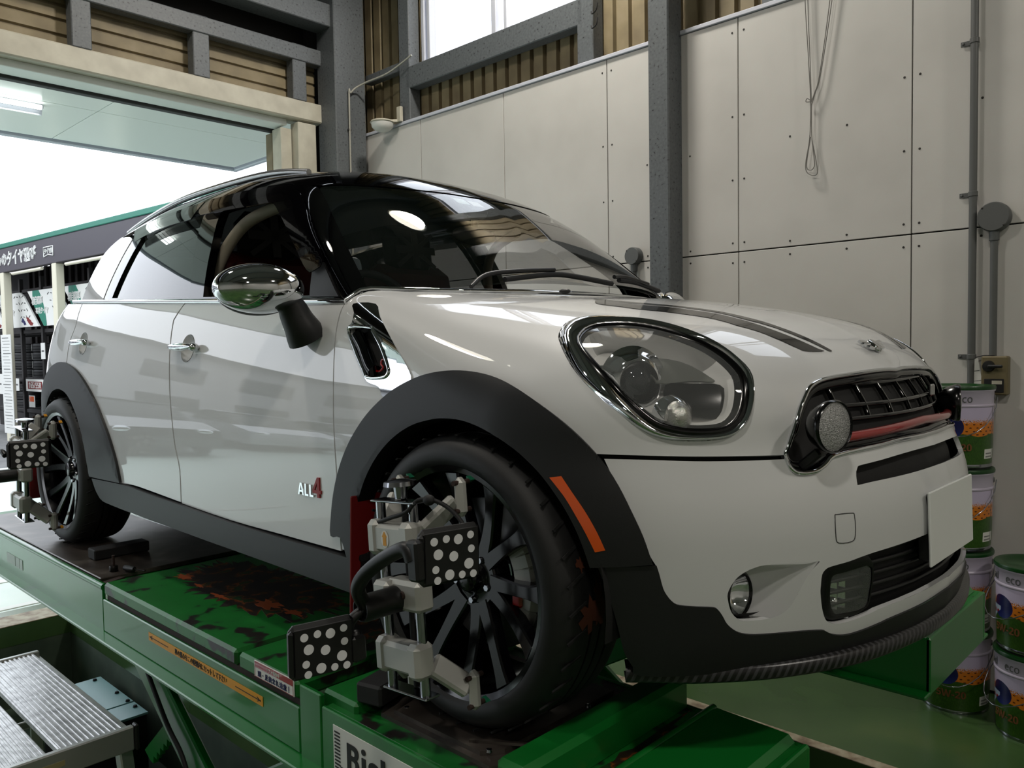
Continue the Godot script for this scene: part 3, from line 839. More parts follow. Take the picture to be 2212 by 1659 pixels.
func car_sides() -> void:
	use_green = false
	both("wheel_arch_trim", panel("S", loop_of("clad_f"), [], 0.018, 0.022, 0.05, 0.008, 0.02), M.plastic, "black arch trim")
	both("wheel_arch_trim", panel("S", loop_of("clad_r"), [], 0.022, 0.018, 0.05, 0.008, 0.02), M.plastic, "black arch trim")
	both("sill_trim", panel("S", loop_of("sill"), [], 0.03, 0.02, 0.03, 0.008, 0.02), M.plastic)
	var fd := both("front_door", panel("S", loop_of("fdoor"), [ring(-1.352, 0.853, 0.047)], 0.03, 0.0, 0.014), M.paint)
	var rd := both("rear_door", panel("S", loop_of("rdoor"), [ring(-2.345, 0.884, 0.047)], 0.03, 0.0, 0.014), M.paint)
	whole("rear_body", panel("Q", loop_of("rearbody"), [], 0.035, 0.0, 0.012), M.paint)
	both("side_liner", panel("S", smooth([-2.3, 0.6, -2.3, 1.02, -0.42, 0.95, -0.36, 0.9, -0.36, 0.3, -0.36, 0.3, -2.1, 0.3, -2.1, 0.3]), [], 0.08, -0.02, 0.0), M.dark)
	# side scuttle with its gill
	var sc := both("side_scuttle", panel("S", loop_of("scuttle"), [loop_of("scut_in")], 0.014, 0.008, 0.008, 0.004, 0.012), M.chrome, "chrome gill surround")
	var inn := loop_of("scut_in")
	for s in 2:
		var g1 := panel("S", inn, [], 0.02, -0.014, 0.0)
		var mid := curve_on("S", PackedVector2Array([Vector2(-0.40, 0.875), Vector2(-0.365, 0.845), Vector2(-0.325, 0.80), Vector2(-0.305, 0.785)]), -0.002)
		var g2 := Geo.new().tube(spline(mid, 4), 0.018, 10)
		var g3 := Geo.new().tube(curve_on("S", inn, 0.006), 0.005, 8, true)
		var sb := spline(curve_on("S", PackedVector2Array([Vector2(-0.272, 0.812), Vector2(-0.285, 0.814), Vector2(-0.288, 0.803), Vector2(-0.278, 0.795), Vector2(-0.288, 0.786), Vector2(-0.302, 0.786)]), -0.006), 4)
		var g4 := Geo.new().tube(sb, 0.003, 6)
		if s == 1:
			g1 = g1.mirrored(); g2 = g2.mirrored(); g3 = g3.mirrored(); g4 = g4.mirrored()
		put("gill_mesh", g1, M.dark, sc[s]); put("gill_bar", g2, M.black_gloss, sc[s]); put("gill_ring", g3, M.chrome, sc[s]); put("s_emblem", g4, M.red, sc[s])
	both("side_marker", panel("S", loop_of("marker"), [], 0.012, 0.026, 0.006, 0.002, 0.006), M.amber, "orange side marker")
	# belt strip: chrome line under the windows
	var belt := PackedVector2Array()
	for k in 41:
		var x := -2.62 + (2.62 - 0.50) * k / 40.0
		belt.append(Vector2(x, 0.964 + (-x - 0.51) * 0.0495 + 0.006))
	both("belt_strip", Geo.new().tube(curve_on("S", belt, 0.002), 0.0085, 8), M.chrome)
	# chrome line round the foot of the windscreen
	var cw := PackedVector2Array()
	for k in 31:
		var z := 0.755 * k / 30.0
		cw.append(Vector2(-0.30 - 0.19 * pow(z / 0.755, 2.4), z))
	var line := curve_on("T", cw, 0.004)
	line.append(place("S", -0.505, 0.972, 0.003))
	var rev := line.duplicate(); rev.reverse()
	var all := []
	for p in rev: all.append(p)
	for k in range(1, line.size()): all.append(line[k] * Vector3(1, 1, -1))
	put("cowl_strip", Geo.new().tube(all, 0.007, 8), M.chrome, car)
	# door handles: a chrome grip across a round dish
	for h in [[-1.352, 0.853, 0], [-2.345, 0.884, 1]]:
		for s in [1.0, -1.0]:
			var c := place("S", h[0], h[1], 0.0)
			var nn := body_normal(c)
			var up := (Vector3.UP - nn * nn.y).normalized()
			var al := up.cross(nn)
			var dish := Geo.new().lathe([Vector2(0.0, -0.019), Vector2(0.02, -0.018), Vector2(0.034, -0.013), Vector2(0.043, -0.005), Vector2(0.0475, 0.001)], 32, Transform3D(Basis(al, nn, al.cross(nn)), c))
			var grip := Geo.new().ball(c + nn * 0.028, Vector3(0.092, 0.0135, 0.014), Basis(al, up, nn))
			grip.ball(c + nn * 0.016 + al * 0.075, Vector3(0.022, 0.014, 0.018), Basis(al, up, nn), 8, 12)
			grip.ball(c + nn * 0.014 - al * 0.07, Vector3(0.016, 0.011, 0.016), Basis(al, up, nn), 8, 12)
			if s < 0:
				dish = dish.mirrored(); grip = grip.mirrored()
			var door: Node = (fd if h[2] == 0 else rd)[0 if s > 0 else 1]
			put("handle_dish", dish, M.paint, door); put("handle", grip, M.chrome, door, "chrome handle")
	# ALL4 badge on the front door
	for spec in [["ALL", -0.626, 0.437, 0.032, M.chrome], ["4", -0.556, 0.430, 0.054, M.get_or_add("badge_red", mat(Color(0.55, 0.03, 0.04), 0.5))]]:
		var tm := TextMesh.new()
		var font := SystemFont.new(); font.font_names = PackedStringArray(["Droid Sans"]); font.font_weight = 700
		tm.font = font; tm.text = spec[0]; tm.font_size = 64; tm.pixel_size = spec[3] / 46.0; tm.depth = 0.004
		tm.horizontal_alignment = HORIZONTAL_ALIGNMENT_LEFT; tm.vertical_alignment = VERTICAL_ALIGNMENT_BOTTOM
		var o := MeshInstance3D.new()
		o.mesh = tm; o.material_override = spec[4]; o.name = "door_badge"
		fd[0].add_child(o, true)
		o.position = place("S", spec[1], spec[2], 0.003)
		o.rotation.z = 0.0
		if spec[0] == "4":
			var o2 := MeshInstance3D.new()
			var tm2: TextMesh = tm.duplicate()
			tm2.pixel_size = spec[3] / 41.0; tm2.depth = 0.002
			o2.mesh = tm2; o2.material_override = M.chrome; o2.name = "door_badge_edge"
			fd[0].add_child(o2, true)
			o2.position = place("S", spec[1] - 0.0015, spec[2] - 0.003, -0.0005)
	# mud flaps
	for x in [-0.345, -2.935]:
		for s in [1.0, -1.0]:
			put("mud_flap", Geo.new().box(Vector3(x, 0.32, 0.815 * s), Vector3(0.006, 0.32, 0.19), 0.002, Basis(Vector3(0, 0, 1), -0.05)), M.red_matte, car, "red mud flap")
	# wheel housings and underside
	for x in [0.0, -2.595]:
		for s in [1.0, -1.0]:
			var xf := Transform3D(Basis(Vector3(1, 0, 0), Vector3(0, 0, s), Vector3(0, -1, 0)), Vector3(x, 0.325, 0.55 * s))
			put("wheel_housing", Geo.new().lathe([Vector2(0.05, 0.0), Vector2(0.385, 0.0), Vector2(0.385, 0.285)], 30, xf, PI - 0.15, TAU + 0.15), M.dark, car)
	var ub := Geo.new().box(Vector3(-1.3, 0.33, 0), Vector3(1.75, 0.12, 1.50), 0.03)
	ub.box(Vector3(-1.3, 0.30, 0), Vector3(3.75, 0.12, 1.00), 0.03)
	ub.box(Vector3(0.35, 0.25, 0), Vector3(0.35, 0.06, 1.0), 0.02)
	put("underbody", ub, M.dark, car)
	put("silencer", Geo.new().ball(Vector3(-2.15, 0.20, 0.50), Vector3(0.22, 0.08, 0.2)), M.dark, car)

func car_cabin() -> void:
	use_green = true
	whole("roof", panel("T", loop_of("roof"), [], 0.04, 0.0, 0.012), M.black_gloss, "glossy black roof")
	whole("windscreen", panel("T", loop_of("ws"), [], 0.035, -0.003, 0.0), M.windscreen)
	both("front_pillar", panel("T", loop_of("apil"), [], 0.02, 0.002, 0.02), M.black_gloss)
	both("window_frame", panel("S", loop_of("frame"), [loop_of("win_f"), loop_of("win_r")], 0.03, 0.0, 0.03), M.black_gloss)
	both("rear_door_glass", panel("S", grow(loop_of("win_r"), 0.006), [], 0.04, -0.01, 0.0), M.tint)
	both("rain_visor", panel("S", loop_of("visor_f"), [], 0.02, 0.018, 0.004), M.visor)
	both("rain_visor", panel("S", loop_of("visor_r"), [], 0.02, 0.018, 0.004), M.visor)
	both("rear_pillar", panel("S", loop_of("dpillar"), [], 0.03, 0.002, 0.02), M.paint, "white rear pillar")
	whole("tailgate", panel("U", PackedVector2Array([Vector2(0, 0.02), Vector2(0.55, 0.03), Vector2(0.62, 0.12), Vector2(0.60, 0.33), Vector2(0.3, 0.36), Vector2(0, 0.37)]), [], 0.05, -0.004, 0.0), M.tint)
	# far front door glass stays up
	var fg := panel("S", grow(loop_of("win_f"), 0.006), [], 0.05, -0.01, 0.0)
	put("front_door_glass", fg.mirrored(), M.get_or_add("light_glass", mat(Color(0.75, 0.85, 0.82), 0.0, 0.0, {"alpha": 0.10})), car)
	# roof rails
	var rl := []
	for k in 15:
		var x := -1.22 - 1.50 * k / 14.0
		var q := place("T", x, 0.44 + 0.055 * pow(sin(PI * clampf(k / 14.0, 0.0, 0.75)), 0.8) + 0.012 * k / 14.0, 0.0)
		rl.append(q + Vector3(0, -0.004 + 0.020 * pow(sin(PI * clampf(k / 14.0, 0.01, 0.99)), 0.4), 0))
	both("roof_rail", Geo.new().tube(spline(rl, 3), 0.0125, 10), M.satin, "silver roof rail")

func car_lamps() -> void:
	use_green = false
	var ho := loop_of("hl_out"); var hi := loop_of("hl_in")
	var mid := Vector2(0.635, 0.235)
	var lo := rim_loop(ho, 72, mid); var li := rim_loop(hi, 72, mid)
	var seal := rim_loop(shrink_closed(hi, 0.012), 72, mid)
	var inner := rim_loop(shrink_closed(hi, 0.018), 72, mid)
	var A := curve_on("R", lo, 0.0); var B := curve_on("R", li, 0.004); var C := curve_on("R", seal, -0.004)
	var D := curve_on("R", inner, -0.015)
	var N := []
	for p in A: N.append(body_normal(p))
	var E := []
	for k in 72: E.append(place("R", lerpf(mid.x, inner[k].x, 0.80), lerpf(mid.y, inner[k].y, 0.80), -0.075))
	for s in [1, -1]:
		var ring := Geo.new().band(A, B, N, 0.010, 8)
		var sealg := Geo.new().band(B, C, N, 0.003, 4)
		var wall := Geo.new().band(D, E, N, -0.010, 6)
		var backp := PackedVector2Array()
		for k in 72: backp.append(mid.lerp(inner[k], 0.82))
		var back := panel("R", backp, [], 0.04, -0.075, 0.0)
		var lens := panel("R", seal, [], 0.03, -0.002, 0.0)
		# projector: silver bowl, ring and glass ball
		var c := place("R", 0.705, 0.247, -0.052)
		var f := Vector3(0.86, 0.02, 0.50).normalized()
		var x := Vector3.UP.cross(f).normalized()
		var t := Transform3D(Basis(x, f, x.cross(f)), c)
		var bowl := Geo.new().lathe([Vector2(0.075, -0.01), Vector2(0.066, -0.004), Vector2(0.056, 0.010), Vector2(0.050, 0.018), Vector2(0.043, 0.020), Vector2(0.039, 0.012)], 36, t)
		var hood := Geo.new().lathe([Vector2(0.040, 0.02), Vector2(0.038, 0.005), Vector2(0.030, -0.01)], 36, t)
		var ballg := Geo.new().ball(c + f * 0.004, Vector3(0.034, 0.034, 0.022), t.basis * Basis(Vector3(1, 0, 0), PI / 2))
		# black shelf right of the projector, indicator dome below it
		var shelf := panel("R", smooth([0.655, 0.235, 0.60, 0.236, 0.545, 0.232, 0.535, 0.20, 0.545, 0.168, 0.60, 0.172, 0.655, 0.185]), [], 0.025, -0.040, 0.004)
		var plate := panel("R", smooth([0.66, 0.30, 0.60, 0.29, 0.555, 0.25, 0.553, 0.24, 0.60, 0.243, 0.668, 0.243]), [], 0.025, -0.045, 0.004)
		var d0 := place("R", 0.648, 0.172, -0.030)
		var dome := Geo.new().ball(d0, Vector3(0.030, 0.034, 0.030))
		var holder := Geo.new().lathe([Vector2(0.045, -0.02), Vector2(0.038, -0.002), Vector2(0.030, 0.006)], 30, Transform3D(t.basis, d0))
		var fin := Geo.new()
		for k in 4:
			var q := place("R", 0.765 - 0.01 * k, 0.275 - 0.028 * k, -0.048)
			fin.ball(q, Vector3(0.02, 0.008, 0.014), t.basis, 8, 14)
		var parts := [ring, sealg, wall, back, lens, bowl, hood, ballg, shelf, plate, dome, holder, fin]
		if s < 0:
			for k in parts.size(): parts[k] = parts[k].mirrored()
		var o := put("headlight", parts[0], M.chrome, car, "headlight with chrome ring")
		put("seal", parts[1], M.dark_gloss, o); put("bowl", parts[2], M.get_or_add("reflector", mat(Color(0.90, 0.90, 0.89), 0.22, 0.2)), o); put("back", parts[3], M.reflector, o)
		put("projector_ring", parts[5], M.chrome, o); put("projector_tube", parts[6], M.dark_gloss, o)
		put("projector_lens", parts[7], M.get_or_add("lens_ball", mat(Color(0.10, 0.12, 0.13), 0.02, 0.3)), o)
		put("black_panel", parts[8], M.dark_gloss, o); put("satin_panel", parts[9], M.get_or_add("satin_dark", mat(Color(0.46, 0.47, 0.45), 0.28, 0.5)), o)
		put("indicator_lens", parts[10], M.get_or_add("indicator", mat(Color(0.72, 0.72, 0.70), 0.08, 0.8, {"bump": bump_tex(12, 0.06, 6.0), "scale": 25.0, "bump_scale": 0.7})), o)
		put("indicator_bowl", parts[11], M.chrome, o); put("reflector_fin", parts[12], M.chrome, o)
		put("lens_cover", parts[4], M.clear, o)

func shrink_closed(p: PackedVector2Array, d: float) -> PackedVector2Array:
	return grow(p, -d)

func car_trim() -> void:
	use_green = false
	# door mirrors
	for s in [1.0, -1.0]:
		var c := Vector3(-0.635, 1.004, 0.972)
		var bas := Basis(Vector3.UP, -0.25)
		var cap := Geo.new().ball(c, Vector3(0.078, 0.0665, 0.118), bas, 24, 44)
		var back := Geo.new().ball(c + bas * Vector3(-0.04, -0.006, -0.004), Vector3(0.056, 0.064, 0.108), bas, 16, 30)
		var glass := Geo.new().lathe([Vector2(0.0, 0.0), Vector2(0.058, 0.0)], 30, Transform3D(bas * Basis(Vector3(0, 0, 1), PI / 2) * Basis.from_scale(Vector3(1, 1, 1.7)), c + bas * Vector3(-0.088, 0, 0)))
		var neck := Geo.new().tube(spline([Vector3(-0.625, 0.985, 0.905), Vector3(-0.622, 0.955, 0.885), Vector3(-0.618, 0.925, 0.872), Vector3(-0.612, 0.895, 0.858), Vector3(-0.612, 0.872, 0.845)], 4), [0.030, 0.032, 0.034, 0.036, 0.038, 0.040, 0.041, 0.042, 0.043, 0.0445, 0.046, 0.048, 0.050, 0.052, 0.053, 0.054, 0.055], 18)
		var seam := Geo.new().lathe([Vector2(0.0415, -0.002), Vector2(0.0425, 0.0), Vector2(0.0415, 0.002)], 20, Transform3D(Basis(Vector3(1, 0, 0), -0.4), Vector3(-0.618, 0.925, 0.872)))
		if s < 0:
			cap = cap.mirrored(); back = back.mirrored(); glass = glass.mirrored(); neck = neck.mirrored(); seam = seam.mirrored()
		var o := put("door_mirror", cap, M.chrome, car, "chrome mirror cap on a black stalk")
		put("mirror_shell", back, M.black_plastic, o); put("mirror_glass", glass, M.chrome, o); put("mirror_stalk", neck, M.black_plastic, o); put("stalk_seam", seam, M.dark_gloss, o)
	# triangle at the foot of the front window
	use_green = true
	both("window_corner", panel("S", PackedVector2Array([Vector2(-0.55, 0.985), Vector2(-0.69, 0.992), Vector2(-0.70, 1.075), Vector2(-0.655, 1.09)]), [], 0.02, 0.006, 0.006), M.plastic)
	# wipers
	for w in [[[Vector2(-0.325, 0.50), Vector2(-0.345, 0.42), Vector2(-0.335, 0.30), Vector2(-0.328, 0.14)], [Vector2(-0.33, 0.36), Vector2(-0.325, 0.16), Vector2(-0.318, 0.05), Vector2(-0.30, -0.12)]],
			[[Vector2(-0.32, -0.16), Vector2(-0.34, -0.26), Vector2(-0.36, -0.42)], [Vector2(-0.33, -0.20), Vector2(-0.36, -0.36), Vector2(-0.42, -0.58)]]]:
		var arm := curve_on("T", PackedVector2Array(w[0]), 0.022)
		var blade := curve_on("T", PackedVector2Array(w[1]), 0.012)
		var o := put("wiper", Geo.new().tube(spline(arm, 5), 0.007, 8), M.black_plastic, car)
		put("wiper_blade", Geo.new().tube(spline(blade, 5), 0.009, 6), M.rubber, o)
	put("washer_nozzle", Geo.new().ball(Vector3(-0.17, 0.995, 0.28), Vector3(0.02, 0.008, 0.012), Basis.IDENTITY, 8, 12), M.black_plastic, car)
	# inspection stickers at the top of the screen
	for q in [[-0.752, 0.135, 0.055, Color(0.75, 0.88, 0.86)], [-0.742, 0.075, 0.05, Color(0.85, 0.9, 0.9)]]:
		var p := place("T", q[0], q[1], -0.006)
		var n := body_normal(p)
		var x := Vector3(0, 0, -1)
		put("window_sticker", Geo.new().box(p, Vector3(q[2], q[2] * 0.8, 0.0008), 0.0, Basis(x, n.cross(x).normalized(), n)), mat(q[3], 0.5), car)
	# inside mirror
	var im := Vector3(-0.83, 1.265, 0.0)
	var mi := put("cabin_mirror", Geo.new().ball(im + Vector3(0, -0.02, 0), Vector3(0.02, 0.035, 0.11)), M.black_plastic, car)
	put("mirror_mount", Geo.new().tube([im, im + Vector3(0.0, 0.09, 0)], 0.012, 8), M.black_plastic, mi)
	put("mirror_cover", Geo.new().box(im + Vector3(0.0, 0.075, 0), Vector3(0.07, 0.04, 0.10), 0.012, Basis(Vector3(0, 0, 1), -0.7)), M.black_plastic, mi)
	use_green = false

func car_inside() -> void:
	# dashboard, wheel, seats, lining: what shows through the glass
	var dash := Geo.new()
	dash.box(Vector3(-0.62, 0.90, 0), Vector3(0.50, 0.14, 1.40), 0.05)
	dash.box(Vector3(-0.74, 0.72, 0), Vector3(0.22, 0.42, 1.42), 0.05)
	dash.ball(Vector3(-0.80, 0.98, 0.36), Vector3(0.10, 0.05, 0.17))
	put("dashboard", dash, M.seat_black, car)
	var sw := []
	for k in 28:
		var a := TAU * k / 28
		sw.append(Vector3(-0.93, 0.94, 0.36) + Basis(Vector3(0, 0, 1), 0.42) * Vector3(0, 0.18 * cos(a), 0.18 * sin(a)))
	var st := put("steering_wheel", Geo.new().tube(sw, 0.014, 10, true), M.seat_black, car)
	put("steering_hub", Geo.new().ball(Vector3(-0.93, 0.94, 0.36), Vector3(0.03, 0.06, 0.08), Basis(Vector3(0, 0, 1), 0.42)), M.grey_trim, st)
	for k in 3:
		var a := TAU * k / 3 + 0.5
		put("steering_spoke", Geo.new().bar(Vector3(-0.93, 0.94, 0.36), Vector3(-0.93, 0.94, 0.36) + Basis(Vector3(0, 0, 1), 0.42) * Vector3(0, 0.18 * cos(a), 0.18 * sin(a)), 0.03, 0.014, Vector3.RIGHT), M.seat_black, st)
	for z in [0.36, -0.36]:
		var seat := put("front_seat", Geo.new().box(Vector3(-1.30, 0.56, z), Vector3(0.52, 0.16, 0.50), 0.06), M.seat_red, car)
		var bk := Geo.new().box(Vector3(-1.60, 0.90, z), Vector3(0.16, 0.66, 0.48), 0.06, Basis(Vector3(0, 0, 1), 0.22))
		for s in [-1.0, 1.0]: bk.box(Vector3(-1.56, 0.86, z + 0.21 * s), Vector3(0.20, 0.52, 0.09), 0.04, Basis(Vector3(0, 0, 1), 0.22))
		put("backrest", bk, M.seat_red, seat)
		var hr := put("headrest", Geo.new().box(Vector3(-1.66, 1.29, z), Vector3(0.11, 0.21, 0.28), 0.05, Basis(Vector3(0, 0, 1), 0.15)), M.seat_black, seat)
		# cross-and-diagonals flag stitched on the headrest
		var flag := Geo.new()
		var fb := Basis(Vector3(0, 0, 1), 0.15)
		var fc := Vector3(-1.601, 1.295, z)
		flag.box(fc, Vector3(0.004, 0.17, 0.035), 0.0, fb); flag.box(fc, Vector3(0.004, 0.035, 0.23), 0.0, fb)
		for d in [0.62, -0.62]:
			flag.box(fc + Vector3(-0.001, 0, 0), Vector3(0.003, 0.02, 0.27), 0.0, fb * Basis(Vector3(1, 0, 0), d))
		put("flag_patch", flag, M.grey_trim, seat)
	put("rear_bench", Geo.new().box(Vector3(-2.15, 0.58, 0), Vector3(0.5, 0.16, 1.25), 0.06).box(Vector3(-2.45, 0.86, 0), Vector3(0.16, 0.6, 1.25), 0.06, Basis(Vector3(0, 0, 1), 0.25)), M.seat_black, car)
	put("cabin_floor", Geo.new().box(Vector3(-1.5, 0.36, 0), Vector3(2.3, 0.05, 1.5), 0.01), M.seat_black, car)
	use_green = true
	whole("headlining", panel("T", PackedVector2Array([Vector2(-0.86, 0), Vector2(-0.95, 0.5), Vector2(-2.7, 0.44), Vector2(-2.8, 0)]), [], 0.15, -0.035, 0.0), M.seat_black)
	for s in [1.0, -1.0]:
		var pl := []
		for q in [Vector2(-1.46, 1.02), Vector2(-1.455, 1.12), Vector2(-1.42, 1.22), Vector2(-1.33, 1.30), Vector2(-1.15, 1.345)]: pl.append(place("S", q.x, q.y, -0.06) * Vector3(1, 1, s))
		put("pillar_trim", Geo.new().tube(spline(pl, 5), 0.022, 8), M.cream_trim, car)
	for s in [1.0, -1.0]:
		put("door_card", Geo.new().box(Vector3(-1.45, 0.70, 0.72 * s), Vector3(1.95, 0.55, 0.05), 0.02), M.seat_black, car)
	use_green = false

func wheel(x: float, z: float, s: float) -> void:
	# outer face at z, centre height 0.325
	var R := 0.325
	var xf := Transform3D(Basis(Vector3(1, 0, 0), Vector3(0, 0, s), Vector3(0, -1, 0)), Vector3(x, R, z))
	var rim := put("wheel", Geo.new().lathe([Vector2(0.238, -0.21), Vector2(0.236, -0.06), Vector2(0.240, -0.03), Vector2(0.2445, -0.012), Vector2(0.2585, -0.006), Vector2(0.2605, -0.012), Vector2(0.2605, -0.03)], 72, xf), M.rim, car, "black multi-spoke alloy wheel")
	var prof := [Vector2(0.255, -0.012), Vector2(0.262, -0.002), Vector2(0.275, 0.004), Vector2(0.292, 0.002), Vector2(0.305, -0.006), Vector2(0.315, -0.018), Vector2(0.3215, -0.032), Vector2(0.3245, -0.052)]
	for w in [0.085, 0.115, 0.145]:
		prof.append_array([Vector2(0.325, -(w - 0.028)), Vector2(0.325, -(w - 0.004)), Vector2(0.318, -(w - 0.0035)), Vector2(0.318, -(w + 0.0035)), Vector2(0.325, -(w + 0.004))])
	prof.append_array([Vector2(0.3245, -0.172), Vector2(0.3215, -0.192), Vector2(0.315, -0.206), Vector2(0.295, -0.222), Vector2(0.255, -0.212)])
	put("tyre", Geo.new().lathe(prof, 96, xf), M.tyre, rim)
	if s > 0:
		var cut := Geo.new()
		var tr := Geo.new()
		for k in 36:
			var a := TAU * k / 36
			var b := Basis(Vector3(0, 0, 1), a)
			tr.box(xf.origin + Vector3(0, 0, -0.04) + b * Vector3(0, R - 0.0005, 0), Vector3(0.006, 0.0036, 0.055), 0.0, b * Basis(Vector3(0, 1, 0), 0.35))
			if k % 2 == 0: cut.box(xf.origin + Vector3(0, 0, -0.004) + b * Vector3(0, 0.308, 0), Vector3(0.004, 0.02, 0.006), 0.0, b * Basis(Vector3(1, 0, 0), 0.9))
		put("tread_sipe", tr, M.get_or_add("sipe", mat(Color(0.006, 0.006, 0.006), 0.9)), rim).set_meta("kind", "stuff")
	if s > 0 and x > -1.0:
		for q in [[-0.06, 0.075, 0.030, 0.10, 3], [0.02, 0.105, 0.018, 0.16, 4], [0.26, 0.06, 0.012, 0.05, 6]]:
			var g := Geo.new()
			var bl := blob(q[4] * 7, q[3], q[2], 18)
			var cn := g.vert(xf.origin + Vector3(cos(q[0]), sin(q[0]), 0) * (R + 0.0012) - Vector3(0, 0, q[1]), Vector3(cos(q[0]), sin(q[0]), 0))
			for p in bl:
				var an: float = q[0] + p.x
				g.vert(xf.origin + Vector3(cos(an), sin(an), 0) * (R + 0.0012) - Vector3(0, 0, q[1] + p.y), Vector3(cos(an), sin(an), 0))
			for k in bl.size(): g.tri_i(cn, cn + 1 + k, cn + 1 + (k + 1) % bl.size())
			put("rust_stain", g, M.get_or_add("stain", mat(Color(0.30, 0.13, 0.035), 0.8)), rim, "orange rust stain on the tread")
	# spokes: six pairs from the hub to the rim
	var hub := Geo.new().lathe([Vector2(0.0, -0.040), Vector2(0.026, -0.040), Vector2(0.030, -0.044), Vector2(0.034, -0.060), Vector2(0.045, -0.066), Vector2(0.068, -0.064), Vector2(0.074, -0.070), Vector2(0.076, -0.11)], 40, xf)
	put("hub", hub, M.rim, rim)
	for k in 6:
		for e in [-1.0, 1.0]:
			var a0: float = TAU * k / 6 + 0.16 * e + 0.2
			var a1: float = TAU * k / 6 + 0.27 * e + 0.2
			var g := Geo.new()
			var m := 9
			var b0 := 0
			for j in m:
				var f := float(j) / (m - 1)
				var a := lerpf(a0, a1, pow(f, 0.9))
				var r := lerpf(0.058, 0.240, f)
				var dep := -0.062 + 0.046 * pow(f, 1.4)
				var c := Vector3(cos(a) * r, dep, sin(a) * r)
				var side := Vector3(-sin(a), 0, cos(a))
				var wd := lerpf(0.020, 0.0125, sin(f * PI * 0.5)) + 0.009 * pow(f, 5)
				var sec := [[-wd, -0.03], [-wd, -0.005], [-wd * 0.8, 0.0], [wd * 0.8, 0.0], [wd, -0.005], [wd, -0.03]]
				var face := [-side, (Vector3.UP - side).normalized(), Vector3.UP, (Vector3.UP + side).normalized(), side]
				for q in 5:
					for h in 2:
						g.vert(xf * (c + side * sec[q + h][0] + Vector3(0, sec[q + h][1], 0)), xf.basis * face[q])
			for j in m - 1:
				for q in 5:
					var i := j * 10 + q * 2
					g.tri_i(i, i + 1, i + 11); g.tri_i(i, i + 11, i + 10)
			put("spoke", g, M.rim, rim)
	for k in 5:
		var a := TAU * k / 5 + 0.3
		put("wheel_bolt", Geo.new().lathe([Vector2(0.0, 0.004), Vector2(0.007, 0.004), Vector2(0.009, 0.0), Vector2(0.009, -0.03)], 6, Transform3D(xf.basis, xf * Vector3(cos(a) * 0.052, -0.060, sin(a) * 0.052))), M.steel, rim)
	put("brake_disc", Geo.new().lathe([Vector2(0.075, -0.115), Vector2(0.170, -0.115), Vector2(0.173, -0.118), Vector2(0.173, -0.14)], 48, xf), M.disc, rim)
	var cal := Geo.new()
	for k in 7:
		var a := -0.55 + 1.1 * k / 6.0
		cal.box(xf * Vector3(cos(a) * 0.15, -0.10, sin(a) * 0.15), Vector3(0.07, 0.05, 0.06), 0.012, Basis(Vector3(0, 0, 1), -a * s))
	put("brake_caliper", cal, M.caliper, rim)
	put("caliper_cap", Geo.new().box(xf * Vector3(0.135, -0.068, 0.02), Vector3(0.03, 0.045, 0.012), 0.006), M.red, rim)

